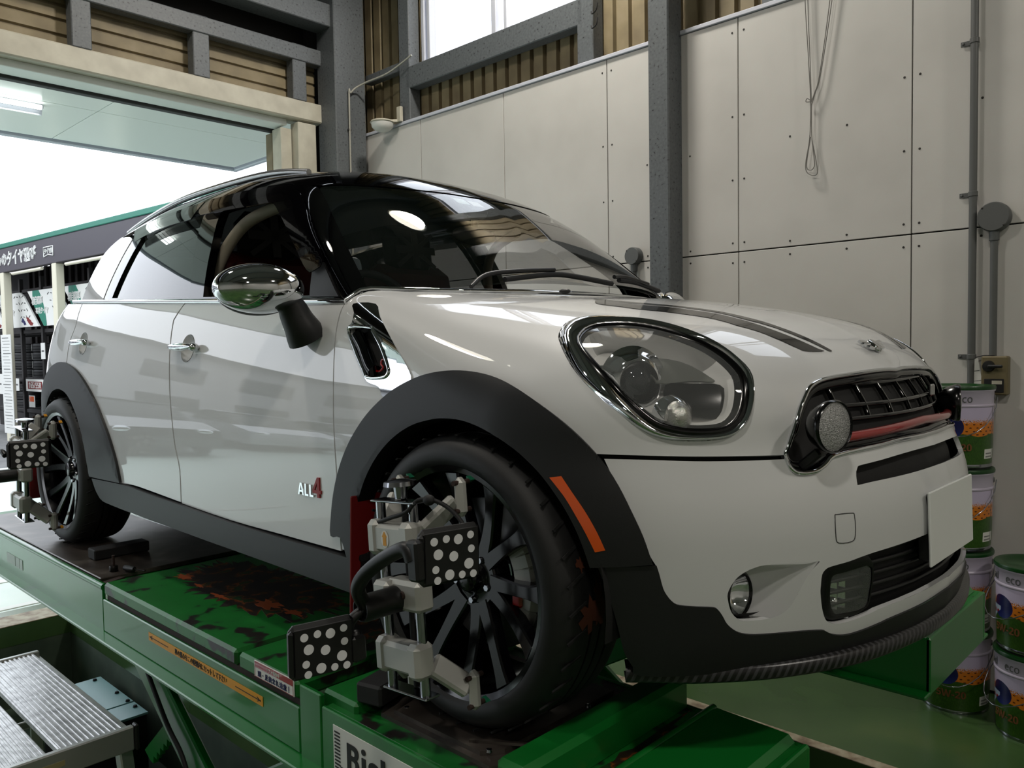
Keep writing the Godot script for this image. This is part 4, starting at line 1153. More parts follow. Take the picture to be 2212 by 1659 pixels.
# ---------------------------------------------------------------- lettering
const KANA := {
	"の": [[.55,.2,.48,.5,.35,.75,.2,.8,.1,.6,.2,.35,.5,.18,.8,.3,.9,.55,.75,.8,.55,.9]],
	"め": [[.3,.15,.35,.5,.5,.8],[.65,.1,.55,.45,.35,.75,.15,.8,.1,.6,.3,.4,.6,.35,.85,.45,.9,.65,.75,.85,.6,.9]],
	"た": [[.1,.25,.6,.22],[.35,.05,.25,.5,.1,.9],[.5,.5,.9,.48],[.5,.7,.55,.85,.9,.88]],
	"タ": [[.4,.05,.3,.3,.1,.5],[.38,.2,.85,.2,.7,.6,.45,.85,.2,.97],[.35,.45,.65,.65]],
	"イ": [[.8,.05,.5,.35,.1,.55],[.55,.35,.55,.97]],
	"ヤ": [[.05,.35,.9,.22,.7,.5],[.35,.08,.55,.95]],
	"選": [[.05,.1,.15,.2],[.03,.4,.2,.4,.2,.75,.05,.9],[.05,.85,.3,.95,.97,.95],[.35,.08,.6,.08,.6,.22,.38,.22,.38,.33,.62,.33],[.68,.08,.93,.08,.93,.22,.7,.22,.7,.33,.95,.33],[.35,.5,.95,.5],[.5,.4,.5,.65],[.8,.4,.8,.65],[.32,.68,.97,.68],[.5,.72,.4,.85],[.8,.72,.92,.85]],
	"び": [[.05,.2,.4,.18,.2,.5,.25,.8,.45,.85,.6,.6,.65,.2,.75,.45,.92,.55],[.8,.08,.85,.18],[.92,.05,.97,.14]],
	"館": [[.25,.05,.05,.3],[.25,.05,.45,.28],[.1,.35,.4,.35,.4,.6,.1,.6,.1,.35],[.1,.6,.1,.95,.4,.85],[.5,.2,.5,.12,.95,.12,.95,.2],[.6,.3,.6,.95],[.6,.3,.88,.3,.88,.5,.6,.5],[.6,.65,.88,.65,.88,.93,.6,.93]],
	"車": [[.1,.12,.9,.12],[.2,.27,.8,.27,.8,.62,.2,.62,.2,.27],[.2,.45,.8,.45],[.05,.78,.95,.78],[.5,.03,.5,.98]],
	"重": [[.2,.08,.8,.05],[.08,.2,.92,.2],[.2,.32,.8,.32,.8,.62,.2,.62,.2,.32],[.2,.47,.8,.47],[.15,.77,.85,.77],[.05,.95,.95,.95],[.5,.08,.5,.95]],
	"心": [[.12,.5,.08,.8],[.3,.25,.32,.85,.7,.88,.75,.7],[.45,.12,.58,.3],[.78,.35,.92,.6]],
	"を": [[.15,.2,.8,.2],[.45,.05,.15,.55,.4,.4,.55,.7],[.85,.4,.4,.65,.4,.9,.85,.92]],
	"こ": [[.2,.2,.8,.2],[.15,.65,.3,.85,.85,.85]],
	"範": [[.1,.15,.45,.15],[.25,.03,.1,.2],[.55,.15,.95,.15],[.7,.03,.58,.2],[.05,.35,.5,.35],[.12,.45,.44,.45,.44,.68,.12,.68,.12,.45],[.05,.82,.5,.82],[.28,.28,.28,.98],[.6,.35,.9,.35,.9,.6,.6,.6,.6,.92,.95,.92]],
	"囲": [[.08,.08,.92,.08,.92,.95,.08,.95,.08,.08],[.25,.35,.75,.35],[.22,.6,.78,.6],[.4,.2,.38,.8],[.62,.2,.62,.8]],
	"内": [[.12,.95,.12,.25,.88,.25,.88,.95],[.5,.05,.5,.45,.28,.75],[.5,.45,.72,.7]],
	"に": [[.15,.1,.12,.5,.18,.9],[.45,.25,.85,.25],[.42,.7,.5,.85,.88,.85]],
	"セ": [[.05,.4,.9,.28,.7,.55],[.35,.08,.35,.75,.45,.88,.85,.88]],
	"ッ": [[.2,.45,.28,.6],[.45,.4,.52,.55],[.85,.4,.75,.7,.45,.95]],
	"ト": [[.35,.05,.35,.97],[.35,.38,.8,.58]],
	"し": [[.3,.05,.28,.7,.4,.92,.65,.88,.85,.65]],
	"て": [[.08,.2,.9,.15,.55,.4,.5,.7,.75,.93]],
	"下": [[.05,.12,.95,.12],[.5,.12,.5,.97],[.5,.4,.8,.6]],
	"さ": [[.12,.28,.85,.2],[.4,.05,.72,.5],[.2,.6,.25,.85,.75,.92]],
	"い": [[.15,.15,.15,.6,.3,.8],[.75,.2,.9,.6]],
	"リ": [[.25,.1,.25,.6],[.75,.08,.75,.55,.6,.8,.35,.97]],
	"フ": [[.12,.15,.88,.15,.75,.55,.25,.95]],
	"操": [[.05,.28,.35,.25],[.22,.05,.22,.92],[.05,.65,.35,.52],[.55,.05,.85,.05,.85,.25,.55,.25,.55,.05],[.42,.35,.62,.35,.62,.52,.42,.52,.42,.35],[.75,.35,.95,.35,.95,.52,.75,.52,.75,.35],[.4,.65,.98,.65],[.7,.55,.7,.98],[.65,.68,.42,.92],[.75,.68,.97,.92]],
	"作": [[.3,.05,.05,.5],[.2,.3,.2,.97],[.5,.05,.35,.4],[.45,.25,.95,.25],[.62,.25,.62,.97],[.62,.5,.9,.5],[.62,.73,.92,.73]],
	"中": [[.1,.25,.9,.25,.9,.65,.1,.65,.1,.25],[.5,.03,.5,.98]],
	"頭": [[.05,.12,.42,.12],[.1,.28,.38,.28,.38,.52,.1,.52,.1,.28],[.1,.65,.15,.8],[.37,.62,.32,.8],[.03,.92,.45,.85],[.5,.08,.97,.08],[.58,.22,.9,.22,.9,.75,.58,.75,.58,.22],[.58,.4,.9,.4],[.58,.58,.9,.58],[.65,.8,.5,.97],[.82,.8,.97,.97]],
	"足": [[.25,.08,.75,.08,.75,.38,.25,.38,.25,.08],[.5,.38,.5,.85],[.5,.6,.82,.6],[.25,.5,.22,.8,.05,.97],[.22,.75,.45,.9,.97,.93]],
	"挟": [[.05,.28,.35,.25],[.22,.05,.22,.92],[.05,.65,.35,.52],[.42,.2,.95,.2],[.5,.32,.55,.45],[.88,.3,.82,.45],[.4,.52,.97,.52],[.68,.05,.66,.55,.42,.95],[.68,.55,.96,.95]],
	"ま": [[.15,.2,.85,.2],[.18,.4,.82,.4],[.5,.05,.5,.75,.35,.9,.2,.8,.35,.68,.85,.9]],
	"れ": [[.25,.05,.25,.95],[.05,.3,.35,.25,.08,.75],[.3,.4,.6,.2,.62,.8,.75,.92,.95,.8]],
	"注": [[.1,.1,.22,.2],[.05,.38,.18,.46],[.08,.95,.25,.65],[.55,.03,.65,.14],[.38,.25,.95,.25],[.42,.57,.92,.57],[.35,.93,.98,.93],[.66,.25,.66,.93]],
	"意": [[.5,.02,.5,.1],[.15,.13,.85,.13],[.33,.18,.38,.27],[.67,.18,.62,.27],[.08,.31,.92,.31],[.25,.4,.75,.4,.75,.66,.25,.66,.25,.4],[.25,.53,.75,.53],[.12,.75,.08,.95],[.32,.75,.35,.95,.65,.95,.68,.85],[.48,.73,.55,.83],[.8,.75,.92,.92]],
	"！": [[.5,.05,.5,.65],[.5,.85,.5,.95]],
	"・": [[.42,.5,.58,.5]],
	"軽": [[.05,.15,.45,.15],[.1,.28,.4,.28,.4,.6,.1,.6,.1,.28],[.1,.44,.4,.44],[.03,.75,.47,.75],[.25,.03,.25,.97],[.55,.1,.9,.1,.55,.45],[.6,.15,.95,.45],[.58,.62,.92,.62],[.75,.45,.75,.93],[.52,.93,.98,.93]],
	"自": [[.5,.02,.4,.15],[.2,.18,.8,.18,.8,.95,.2,.95,.2,.18],[.2,.42,.8,.42],[.2,.68,.8,.68]],
	"動": [[.05,.1,.5,.08],[.03,.22,.55,.22],[.12,.32,.46,.32,.46,.58,.12,.58,.12,.32],[.1,.72,.5,.72],[.03,.92,.55,.88],[.29,.1,.29,.9],[.6,.28,.95,.28,.9,.9,.8,.95],[.75,.05,.72,.55,.58,.95]],
	"専": [[.1,.12,.9,.12],[.25,.25,.75,.25,.75,.52,.25,.52,.25,.25],[.25,.38,.75,.38],[.5,.03,.5,.6],[.05,.65,.95,.65],[.7,.6,.7,.97,.58,.92],[.3,.75,.38,.87]],
	"用": [[.2,.08,.85,.08,.85,.97],[.2,.08,.18,.6,.08,.95],[.2,.35,.85,.35],[.2,.6,.85,.6],[.52,.08,.52,.95]],
}

# strokes of a line of text on a plane: origin = left end of the base line
func kana(text: String, size: float, thick: float, depth: float, org: Vector3, right: Vector3, up: Vector3, pitch := 1.0, wide := 1.0) -> Geo:
	var g := Geo.new()
	var out := right.cross(up).normalized()
	var bas := Basis(right, up, out)
	var pen := 0.0
	for ch in text:
		for s in KANA.get(ch, []):
			for k in range(0, s.size() - 2, 2):
				var a := Vector2(s[k] * wide, 1.0 - s[k + 1]) * size
				var b := Vector2(s[k + 2] * wide, 1.0 - s[k + 3]) * size
				var d := b - a
				g.box(org + right * (pen + (a.x + b.x) * 0.5) + up * ((a.y + b.y) * 0.5), Vector3(d.length() + thick, thick, depth), 0.0, bas * Basis(Vector3(0, 0, 1), d.angle()))
		pen += size * pitch * wide
	return g

func words(text: String, height: float, m: Material, parent: Node, xf: Transform3D, called := "lettering", bend := 0.0, bold := true, serif := false) -> MeshInstance3D:
	var tm := TextMesh.new()
	var f := SystemFont.new()
	f.font_names = PackedStringArray(["Droid Serif" if serif else "Droid Sans"])
	f.font_weight = 700 if bold else 400
	tm.font = f; tm.text = text; tm.font_size = 64; tm.pixel_size = height / 46.0; tm.depth = 0.0015
	var o := MeshInstance3D.new()
	o.mesh = tm
	if bend > 0.0:
		var a := tm.get_mesh_arrays()
		var v: PackedVector3Array = a[Mesh.ARRAY_VERTEX]; var n: PackedVector3Array = a[Mesh.ARRAY_NORMAL]
		for k in v.size():
			var an := v[k].x / bend
			v[k] = Vector3(sin(an) * (bend + v[k].z), v[k].y, cos(an) * (bend + v[k].z) - bend)
			n[k] = Basis(Vector3.UP, an) * n[k]
		a[Mesh.ARRAY_VERTEX] = v; a[Mesh.ARRAY_NORMAL] = n
		var am := ArrayMesh.new()
		am.add_surface_from_arrays(Mesh.PRIMITIVE_TRIANGLES, a)
		o.mesh = am
	o.material_override = m
	o.name = called
	parent.add_child(o, true)
	o.transform = xf
	return o

# ---------------------------------------------------------------- workshop
func room_materials() -> void:
	M.floor = mat(Color.WHITE, 0.22, 0.0, {"tex": noise_tex(3, 0.006, [[0.0, Color(0.20, 0.29, 0.16)], [0.45, Color(0.235, 0.335, 0.19)], [0.75, Color(0.26, 0.36, 0.205)], [1.0, Color(0.30, 0.385, 0.22)]]), "scale": 0.35})
	M.asphalt = mat(Color.WHITE, 0.8, 0.0, {"tex": noise_tex(4, 0.02, [[0.0, Color(0.36, 0.36, 0.36)], [1.0, Color(0.46, 0.46, 0.45)]]), "scale": 0.3})
	M.panel = mat(Color.WHITE, 0.55, 0.0, {"tex": noise_tex(9, 0.008, [[0.0, Color(0.735, 0.725, 0.705)], [0.5, Color(0.76, 0.75, 0.73)], [1.0, Color(0.775, 0.765, 0.745)]]), "scale": 0.4})
	M.siding = mat(Color.WHITE, 0.6, 0.0, {"tex": noise_tex(10, 0.01, [[0.0, Color(0.42, 0.37, 0.28)], [0.6, Color(0.50, 0.45, 0.34)], [1.0, Color(0.55, 0.50, 0.40)]]), "scale": 0.6})
	M.steel_grey = mat(Color.WHITE, 0.5, 0.0, {"tex": noise_tex(11, 0.05, [[0.0, Color(0.07, 0.07, 0.07)], [0.13, Color(0.10, 0.10, 0.10)], [0.16, Color(0.33, 0.345, 0.355)], [0.7, Color(0.36, 0.375, 0.385)], [1.0, Color(0.40, 0.41, 0.41)]], 512, 2), "scale": 1.6})
	M.cream = mat(Color.WHITE, 0.5, 0.0, {"tex": noise_tex(12, 0.012, [[0.0, Color(0.68, 0.66, 0.60)], [1.0, Color(0.77, 0.755, 0.69)]]), "scale": 0.8})
	M.joint = mat(Color(0.10, 0.085, 0.07), 0.8)
	M.conduit = mat(Color(0.33, 0.335, 0.33), 0.45)
	M.box_grey = mat(Color(0.30, 0.31, 0.31), 0.5)
	M.screw = mat(Color(0.22, 0.21, 0.20), 0.5, 0.5)
	M.white_frame = mat(Color(0.75, 0.76, 0.80), 0.4)
	M.pane = mat(Color(0.95, 0.97, 1.0), 0.0, 0.0, {"alpha": 0.05})
	M.soffit = mat(Color(0.93, 0.945, 0.925), 0.24)
	M.pit = mat(Color.WHITE, 0.7, 0.0, {"tex": noise_tex(14, 0.01, [[0.0, Color(0.14, 0.20, 0.15)], [0.6, Color(0.22, 0.28, 0.22)], [1.0, Color(0.30, 0.33, 0.27)]]), "scale": 0.6})
	M.edge = mat(Color.WHITE, 0.6, 0.0, {"tex": noise_tex(15, 0.02, [[0.0, Color(0.40, 0.33, 0.26)], [0.5, Color(0.60, 0.56, 0.47)], [1.0, Color(0.70, 0.68, 0.60)]]), "scale": 1.2})
	M.line = mat(Color(0.85, 0.86, 0.84), 0.5)
	var g := Color(0.055, 0.41, 0.145)
	M.green = mat(g, 0.32, 0.0, {"coat": 0.35, "coat_rough": 0.12})
	M.green_deck = mat(Color.WHITE, 0.42, 0.0, {"tex": noise_tex(21, 0.012, [[0.0, Color(0.08, 0.06, 0.05)], [0.20, Color(0.10, 0.075, 0.06)], [0.25, Color(0.05, 0.20, 0.08)], [0.33, Color(0.05, 0.38, 0.13)], [0.80, Color(0.055, 0.41, 0.14)], [1.0, Color(0.10, 0.45, 0.18)]], 512, 5), "scale": 1.1})
	M.worn = mat(Color.WHITE, 0.55, 0.0, {"tex": noise_tex(22, 0.014, [[0.0, Color(0.05, 0.045, 0.04)], [0.45, Color(0.09, 0.065, 0.05)], [0.62, Color(0.16, 0.10, 0.05)], [0.70, Color(0.50, 0.24, 0.04)], [0.78, Color(0.10, 0.16, 0.06)], [1.0, Color(0.05, 0.30, 0.10)]], 512, 5), "scale": 1.3})
	M.plate = mat(Color.WHITE, 0.36, 0.35, {"tex": noise_tex(23, 0.01, [[0.0, Color(0.20, 0.175, 0.16)], [0.5, Color(0.27, 0.245, 0.225)], [0.8, Color(0.36, 0.335, 0.31)], [1.0, Color(0.50, 0.48, 0.45)]], 512, 5), "scale": 1.0})
	M.plank = mat(Color.WHITE, 0.33, 0.9, {"tex": noise_tex(24, 0.02, [[0.0, Color(0.48, 0.48, 0.48)], [0.5, Color(0.66, 0.66, 0.66)], [1.0, Color(0.78, 0.78, 0.78)]], 512, 4), "scale": 2.0})
	M.pale_blue = mat(Color(0.42, 0.60, 0.60), 0.4)
	M.rust = mat(Color(0.16, 0.09, 0.06), 0.8)
	M.ink = mat(Color(0.06, 0.055, 0.05), 0.6)
	M.white_sign = mat(Color(0.82, 0.82, 0.80), 0.4)
	M.yellow = mat(Color(0.80, 0.55, 0.06), 0.45)
	M.blue_ink = mat(Color(0.04, 0.06, 0.30), 0.5)

func ribbed(x0: float, x1: float, y0: float, y1: float, z: float, pitch: float, depth: float, flat := 0.68) -> Geo:
	# upright ribs of folded sheet
	var g := Geo.new()
	var x := x0
	var up := Vector3(0, y1 - y0, 0)
	while x < x1 - 0.001:
		var w: float = minf(pitch, x1 - x)
		var a := Vector3(x, y0, z); var b := Vector3(x + w * flat, y0, z)
		var c := Vector3(x + w * (flat + 0.06), y0, z - depth); var d := Vector3(x + w * 0.94, y0, z - depth); var e := Vector3(x + w, y0, z)
		for s in [[a, b], [b, c], [c, d], [d, e]]: g.quad(s[0], s[1], s[1] + up, s[0] + up, Vector3(0, 0, 1))
		x += pitch
	g.quad(Vector3(x0, y0, z - depth - 0.05), Vector3(x1, y0, z - depth - 0.05), Vector3(x1, y1, z - depth - 0.05), Vector3(x0, y1, z - depth - 0.05), Vector3(0, 0, -1))
	for yy in [y0, y1]:
		g.quad(Vector3(x0, yy, z), Vector3(x1, yy, z), Vector3(x1, yy, z - depth - 0.05), Vector3(x0, yy, z - depth - 0.05), Vector3(0, -1 if yy == y0 else 1, 0))
	return g

func h_column(called: String, x0: float, x1: float, zf: float, zb: float, label: String) -> void:
	# H section: two flanges along x, web between
	var o := base(called, Vector3((x0 + x1) * 0.5, FLOOR_Y, (zf + zb) * 0.5), label, "column")
	var w := x1 - x0; var d := zf - zb; var h := 5.2 - FLOOR_Y
	put("shaft", Geo.new().box(Vector3(0, h * 0.5, 0), Vector3(w, h, d), 0.008), M.steel_grey, o)
	put("base_plate", Geo.new().box(Vector3(0, 0.012, 0), Vector3(w + 0.002, 0.024, d + 0.002), 0.004), M.steel_grey, o)

func build_room() -> void:
	room_materials()
	# ---- floor with two lift pits, apron outside
	var fl := Geo.new()
	var fx0 := -4.55; var fx1 := 8.0; var fz0 := -2.4; var fz1 := 9.0; var th := 0.12
	var slab := func(x0: float, x1: float, z0: float, z1: float) -> void:
		fl.box(Vector3((x0 + x1) * 0.5, FLOOR_Y - th * 0.5, (z0 + z1) * 0.5), Vector3(x1 - x0, th, z1 - z0))
	var px0 := -4.20; var px1 := 1.6
	slab.call(fx0, px0, fz0, fz1); slab.call(px1, fx1, fz0, fz1)
	slab.call(px0, px1, fz0, -1.07); slab.call(px0, px1, -0.38, 0.38); slab.call(px0, px1, 1.08, fz1)
	struct("floor", fl, M.floor)
	var pitn := 0
	for z in [[-1.07, -0.38], [0.38, 1.08]]:
		var pg := Geo.new()
		var zc: float = (z[0] + z[1]) * 0.5; var zw: float = z[1] - z[0]
		pg.box(Vector3((px0 + px1) * 0.5, -1.33, zc), Vector3(px1 - px0 + 0.2, 0.06, zw + 0.2))
		for s in [-1.0, 1.0]: pg.box(Vector3((px0 + px1) * 0.5, -1.075, zc + s * (zw * 0.5 + 0.05)), Vector3(px1 - px0 + 0.2, 0.54, 0.098))
		for x in [px0 - 0.05, px1 + 0.05]: pg.box(Vector3(x, -1.075, zc), Vector3(0.098, 0.54, zw))
		var pit := struct("floor_pit", pg, M.pit)
		pitn += 1
		# flat steel edging
		var eg := Geo.new()
		for s in [-1.0, 1.0]: eg.box(Vector3((px0 + px1) * 0.5, FLOOR_Y + 0.003, zc + s * (zw * 0.5 + 0.028)), Vector3(px1 - px0 + 0.1, 0.006, 0.055), 0.002)
		for x in [px0 - 0.11, px1 + 0.03]: eg.box(Vector3(x, FLOOR_Y + 0.0035, zc), Vector3(0.22 if x < 0 else 0.06, 0.006, zw + 0.11), 0.002)
		put("edging", eg, M.edge, pit)
	var wl := Geo.new()
	for q in [[-4.62, 0.9, 0.07, 5.2], [-5.35, 0.9, 0.09, 5.2]]:
		wl.box(Vector3(q[0], FLOOR_Y + 0.002, q[1]), Vector3(q[2], 0.004, q[3]))
	wl.box(Vector3(-7.5, FLOOR_Y + 0.002, -1.17), Vector3(5.6, 0.004, 0.10))
	struct("trim_1", wl, M.line)
	var ap := Geo.new().box(Vector3(-8.3, FLOOR_Y - 0.07, 3.0), Vector3(7.5, 0.138, 14.0))
	struct("floor_apron", ap, M.get_or_add("pale_floor", mat(Color.WHITE, 0.35, 0.0, {"tex": noise_tex(6, 0.008, [[0.0, Color(0.76, 0.82, 0.78)], [1.0, Color(0.81, 0.86, 0.82)]]), "scale": 0.4})))
	var ln := Geo.new().box(Vector3(-132.0, FLOOR_Y - 0.08, 10.0), Vector3(240.0, 0.14, 300.0))
	struct("floor_yard", ln, M.asphalt)
	build_back_wall()
	build_left_wall()
	# ---- the sides behind the camera
	var ceil_g := Geo.new().box(Vector3(1.7, 5.26, 3.3), Vector3(12.7, 0.12, 11.6))
	struct("ceiling", ceil_g, M.get_or_add("roof_sheet", mat(Color(0.42, 0.42, 0.40), 0.7)))
	for k in 4:
		var x := -2.6 + 2.8 * k
		var b := Geo.new().box(Vector3(x, 5.02, 3.3), Vector3(0.16, 0.34, 11.4), 0.01)
		tag(put("roof_beam", b, M.steel_grey), ["grey steel roof beam nearest the open doorway", "grey steel roof beam second from the doorway", "grey steel roof beam third from the doorway", "grey steel roof beam farthest from the doorway"][k], "beam", "roof beams")
	var wr := Geo.new().box(Vector3(8.08, 2.2, 3.3), Vector3(0.16, 6.1, 11.6))
	struct("wall_right", wr, M.panel)
	var wf := Geo.new().box(Vector3(1.7, 2.2, 9.08), Vector3(12.7, 6.1, 0.16))
	struct("wall_front", wf, M.panel)

func build_back_wall() -> void:
	# white boards below, folded tan sheet above, two high windows
	var bk := Geo.new().box(Vector3(1.7, 0.92, WALL_Z - 0.06), Vector3(12.6, 3.44, 0.08))
	var wall := struct("wall_back", bk, M.joint)
	var xs := [-4.52, -3.61, -2.70, -1.79, -0.89, 0.015, 0.92, 1.83, 2.74, 3.65, 4.56, 5.47, 6.38, 7.29, 8.0]
	for k in xs.size() - 1:
		for r in [[FLOOR_Y + 0.01, 1.345], [1.345, 2.635]]:
			var w: float = xs[k + 1] - xs[k] - 0.006
			var h: float = r[1] - r[0] - (0.010 if r[0] > 0 else 0.004)
			put("panel", Geo.new().box(Vector3((xs[k] + xs[k + 1]) * 0.5, (r[0] + r[1]) * 0.5 + 0.003, WALL_Z - 0.008), Vector3(w, h, 0.016), 0.0015), M.panel, wall)
	put("top_rail", Geo.new().box(Vector3(1.7, 2.648, WALL_Z - 0.012), Vector3(12.6, 0.024, 0.05), 0.003), M.white_frame, wall)
	# screw heads
	var sg := Geo.new()
	for k in range(3, 9):
		for dx in [-0.035, 0.035]:
			for y in [2.56, 2.1, 1.75, 1.40, 1.29]:
				sg.lathe([Vector2(0.0, 0.002), Vector2(0.005, 0.0015), Vector2(0.006, 0.0)], 8, Transform3D(Basis(Vector3(1, 0, 0), Vector3(0, 0, 1), Vector3(0, -1, 0)), Vector3(xs[k] + dx, y, WALL_Z + 0.0005)))
		for y in [1.93, 1.38, 1.31]:
			for f in [0.33, 0.66]:
				sg.lathe([Vector2(0.0, 0.002), Vector2(0.005, 0.0015), Vector2(0.006, 0.0)], 8, Transform3D(Basis(Vector3(1, 0, 0), Vector3(0, 0, 1), Vector3(0, -1, 0)), Vector3(lerpf(xs[k], xs[k + 1], f), y, WALL_Z + 0.0005)))
	var screws := put("screw", sg, M.screw, wall)
	screws.set_meta("kind", "stuff")
	# folded sheet with openings for the windows
	var zs := WALL_Z - 0.13
	var win := [[-3.74, -2.04, 3.10, 4.25], [-0.62, 1.22, 3.0, 4.15]]
	var sh := Geo.new()
	var cuts := [-4.6, -3.74, -2.04, -0.62, 1.22, 8.0]
	for k in 5:
		var x0: float = cuts[k]; var x1: float = cuts[k + 1]
		if k == 1 or k == 3:
			var w: Array = win[0 if k == 1 else 1]
			sh.add(ribbed(x0, x1, 2.3, w[2], zs, 0.122, 0.03)); sh.add(ribbed(x0, x1, w[3], 5.2, zs, 0.122, 0.03))
		else:
			sh.add(ribbed(x0, x1, 2.3, 5.2, zs, 0.122, 0.03))
	put("folded_sheet", sh, M.siding, wall)
	put("back_board", Geo.new().box(Vector3(1.7, 2.0, zs - 0.16), Vector3(12.6, 1.0, 0.1)), M.siding, wall)
	var n := 1
	for w in win:
		var o := struct("window_%d" % n, Geo.new(), M.white_frame) if false else null
		var fr := Geo.new()
		var xc: float = (w[0] + w[1]) * 0.5; var yc: float = (w[2] + w[3]) * 0.5
		var ww: float = w[1] - w[0]; var wh: float = w[3] - w[2]
		fr.box(Vector3(xc, w[2] + 0.02, zs - 0.03), Vector3(ww, 0.04, 0.08), 0.004)
		fr.box(Vector3(xc, w[3] - 0.02, zs - 0.03), Vector3(ww, 0.04, 0.08), 0.004)
		for x in [w[0] + 0.03, w[1] - 0.03, xc - 0.02, w[0] + 0.10, xc + 0.10]: fr.box(Vector3(x, yc, zs - 0.03), Vector3(0.035 if absf(x - xc) > 0.05 else 0.05, wh, 0.07), 0.004)
		var wn := struct("window_%d" % n, fr, M.white_frame)
		put("pane", Geo.new().box(Vector3(xc, yc, zs - 0.05), Vector3(ww, wh, 0.006)), M.pane, wn)
		# grey channel posts and sill round the opening
		var ch := Geo.new()
		ch.box(Vector3(xc, w[2] - 0.10, zs + 0.07), Vector3(ww + 0.1, 0.17, 0.10), 0.006)
		put("sill_channel", ch, M.steel_grey, wn)
		for x in [w[0] - 0.07, w[1] + 0.07]:
			put("post", Geo.new().box(Vector3(x, 3.75, zs + 0.065), Vector3(0.13, 2.9, 0.11), 0.006), M.steel_grey, wn)
		n += 1
	h_column("steel_column", -1.39, -1.25, -1.96, -2.11, "grey steel column between white wall boards above the bonnet")
	h_column("steel_column", -4.55, -4.29, -1.78, -2.08, "grey speckled steel column in the corner beside the open doorway")
	h_column("steel_column", 1.85, 1.99, -1.96, -2.11, "grey steel column at the right end of the white wall")
	# purlin left of the first window
	tag(put("wall_purlin", Geo.new().box(Vector3(-4.1, 3.12, WALL_Z - 0.06), Vector3(0.5, 0.07, 0.07), 0.004), M.steel_grey), "short grey purlin between corner column and window post", "beam")

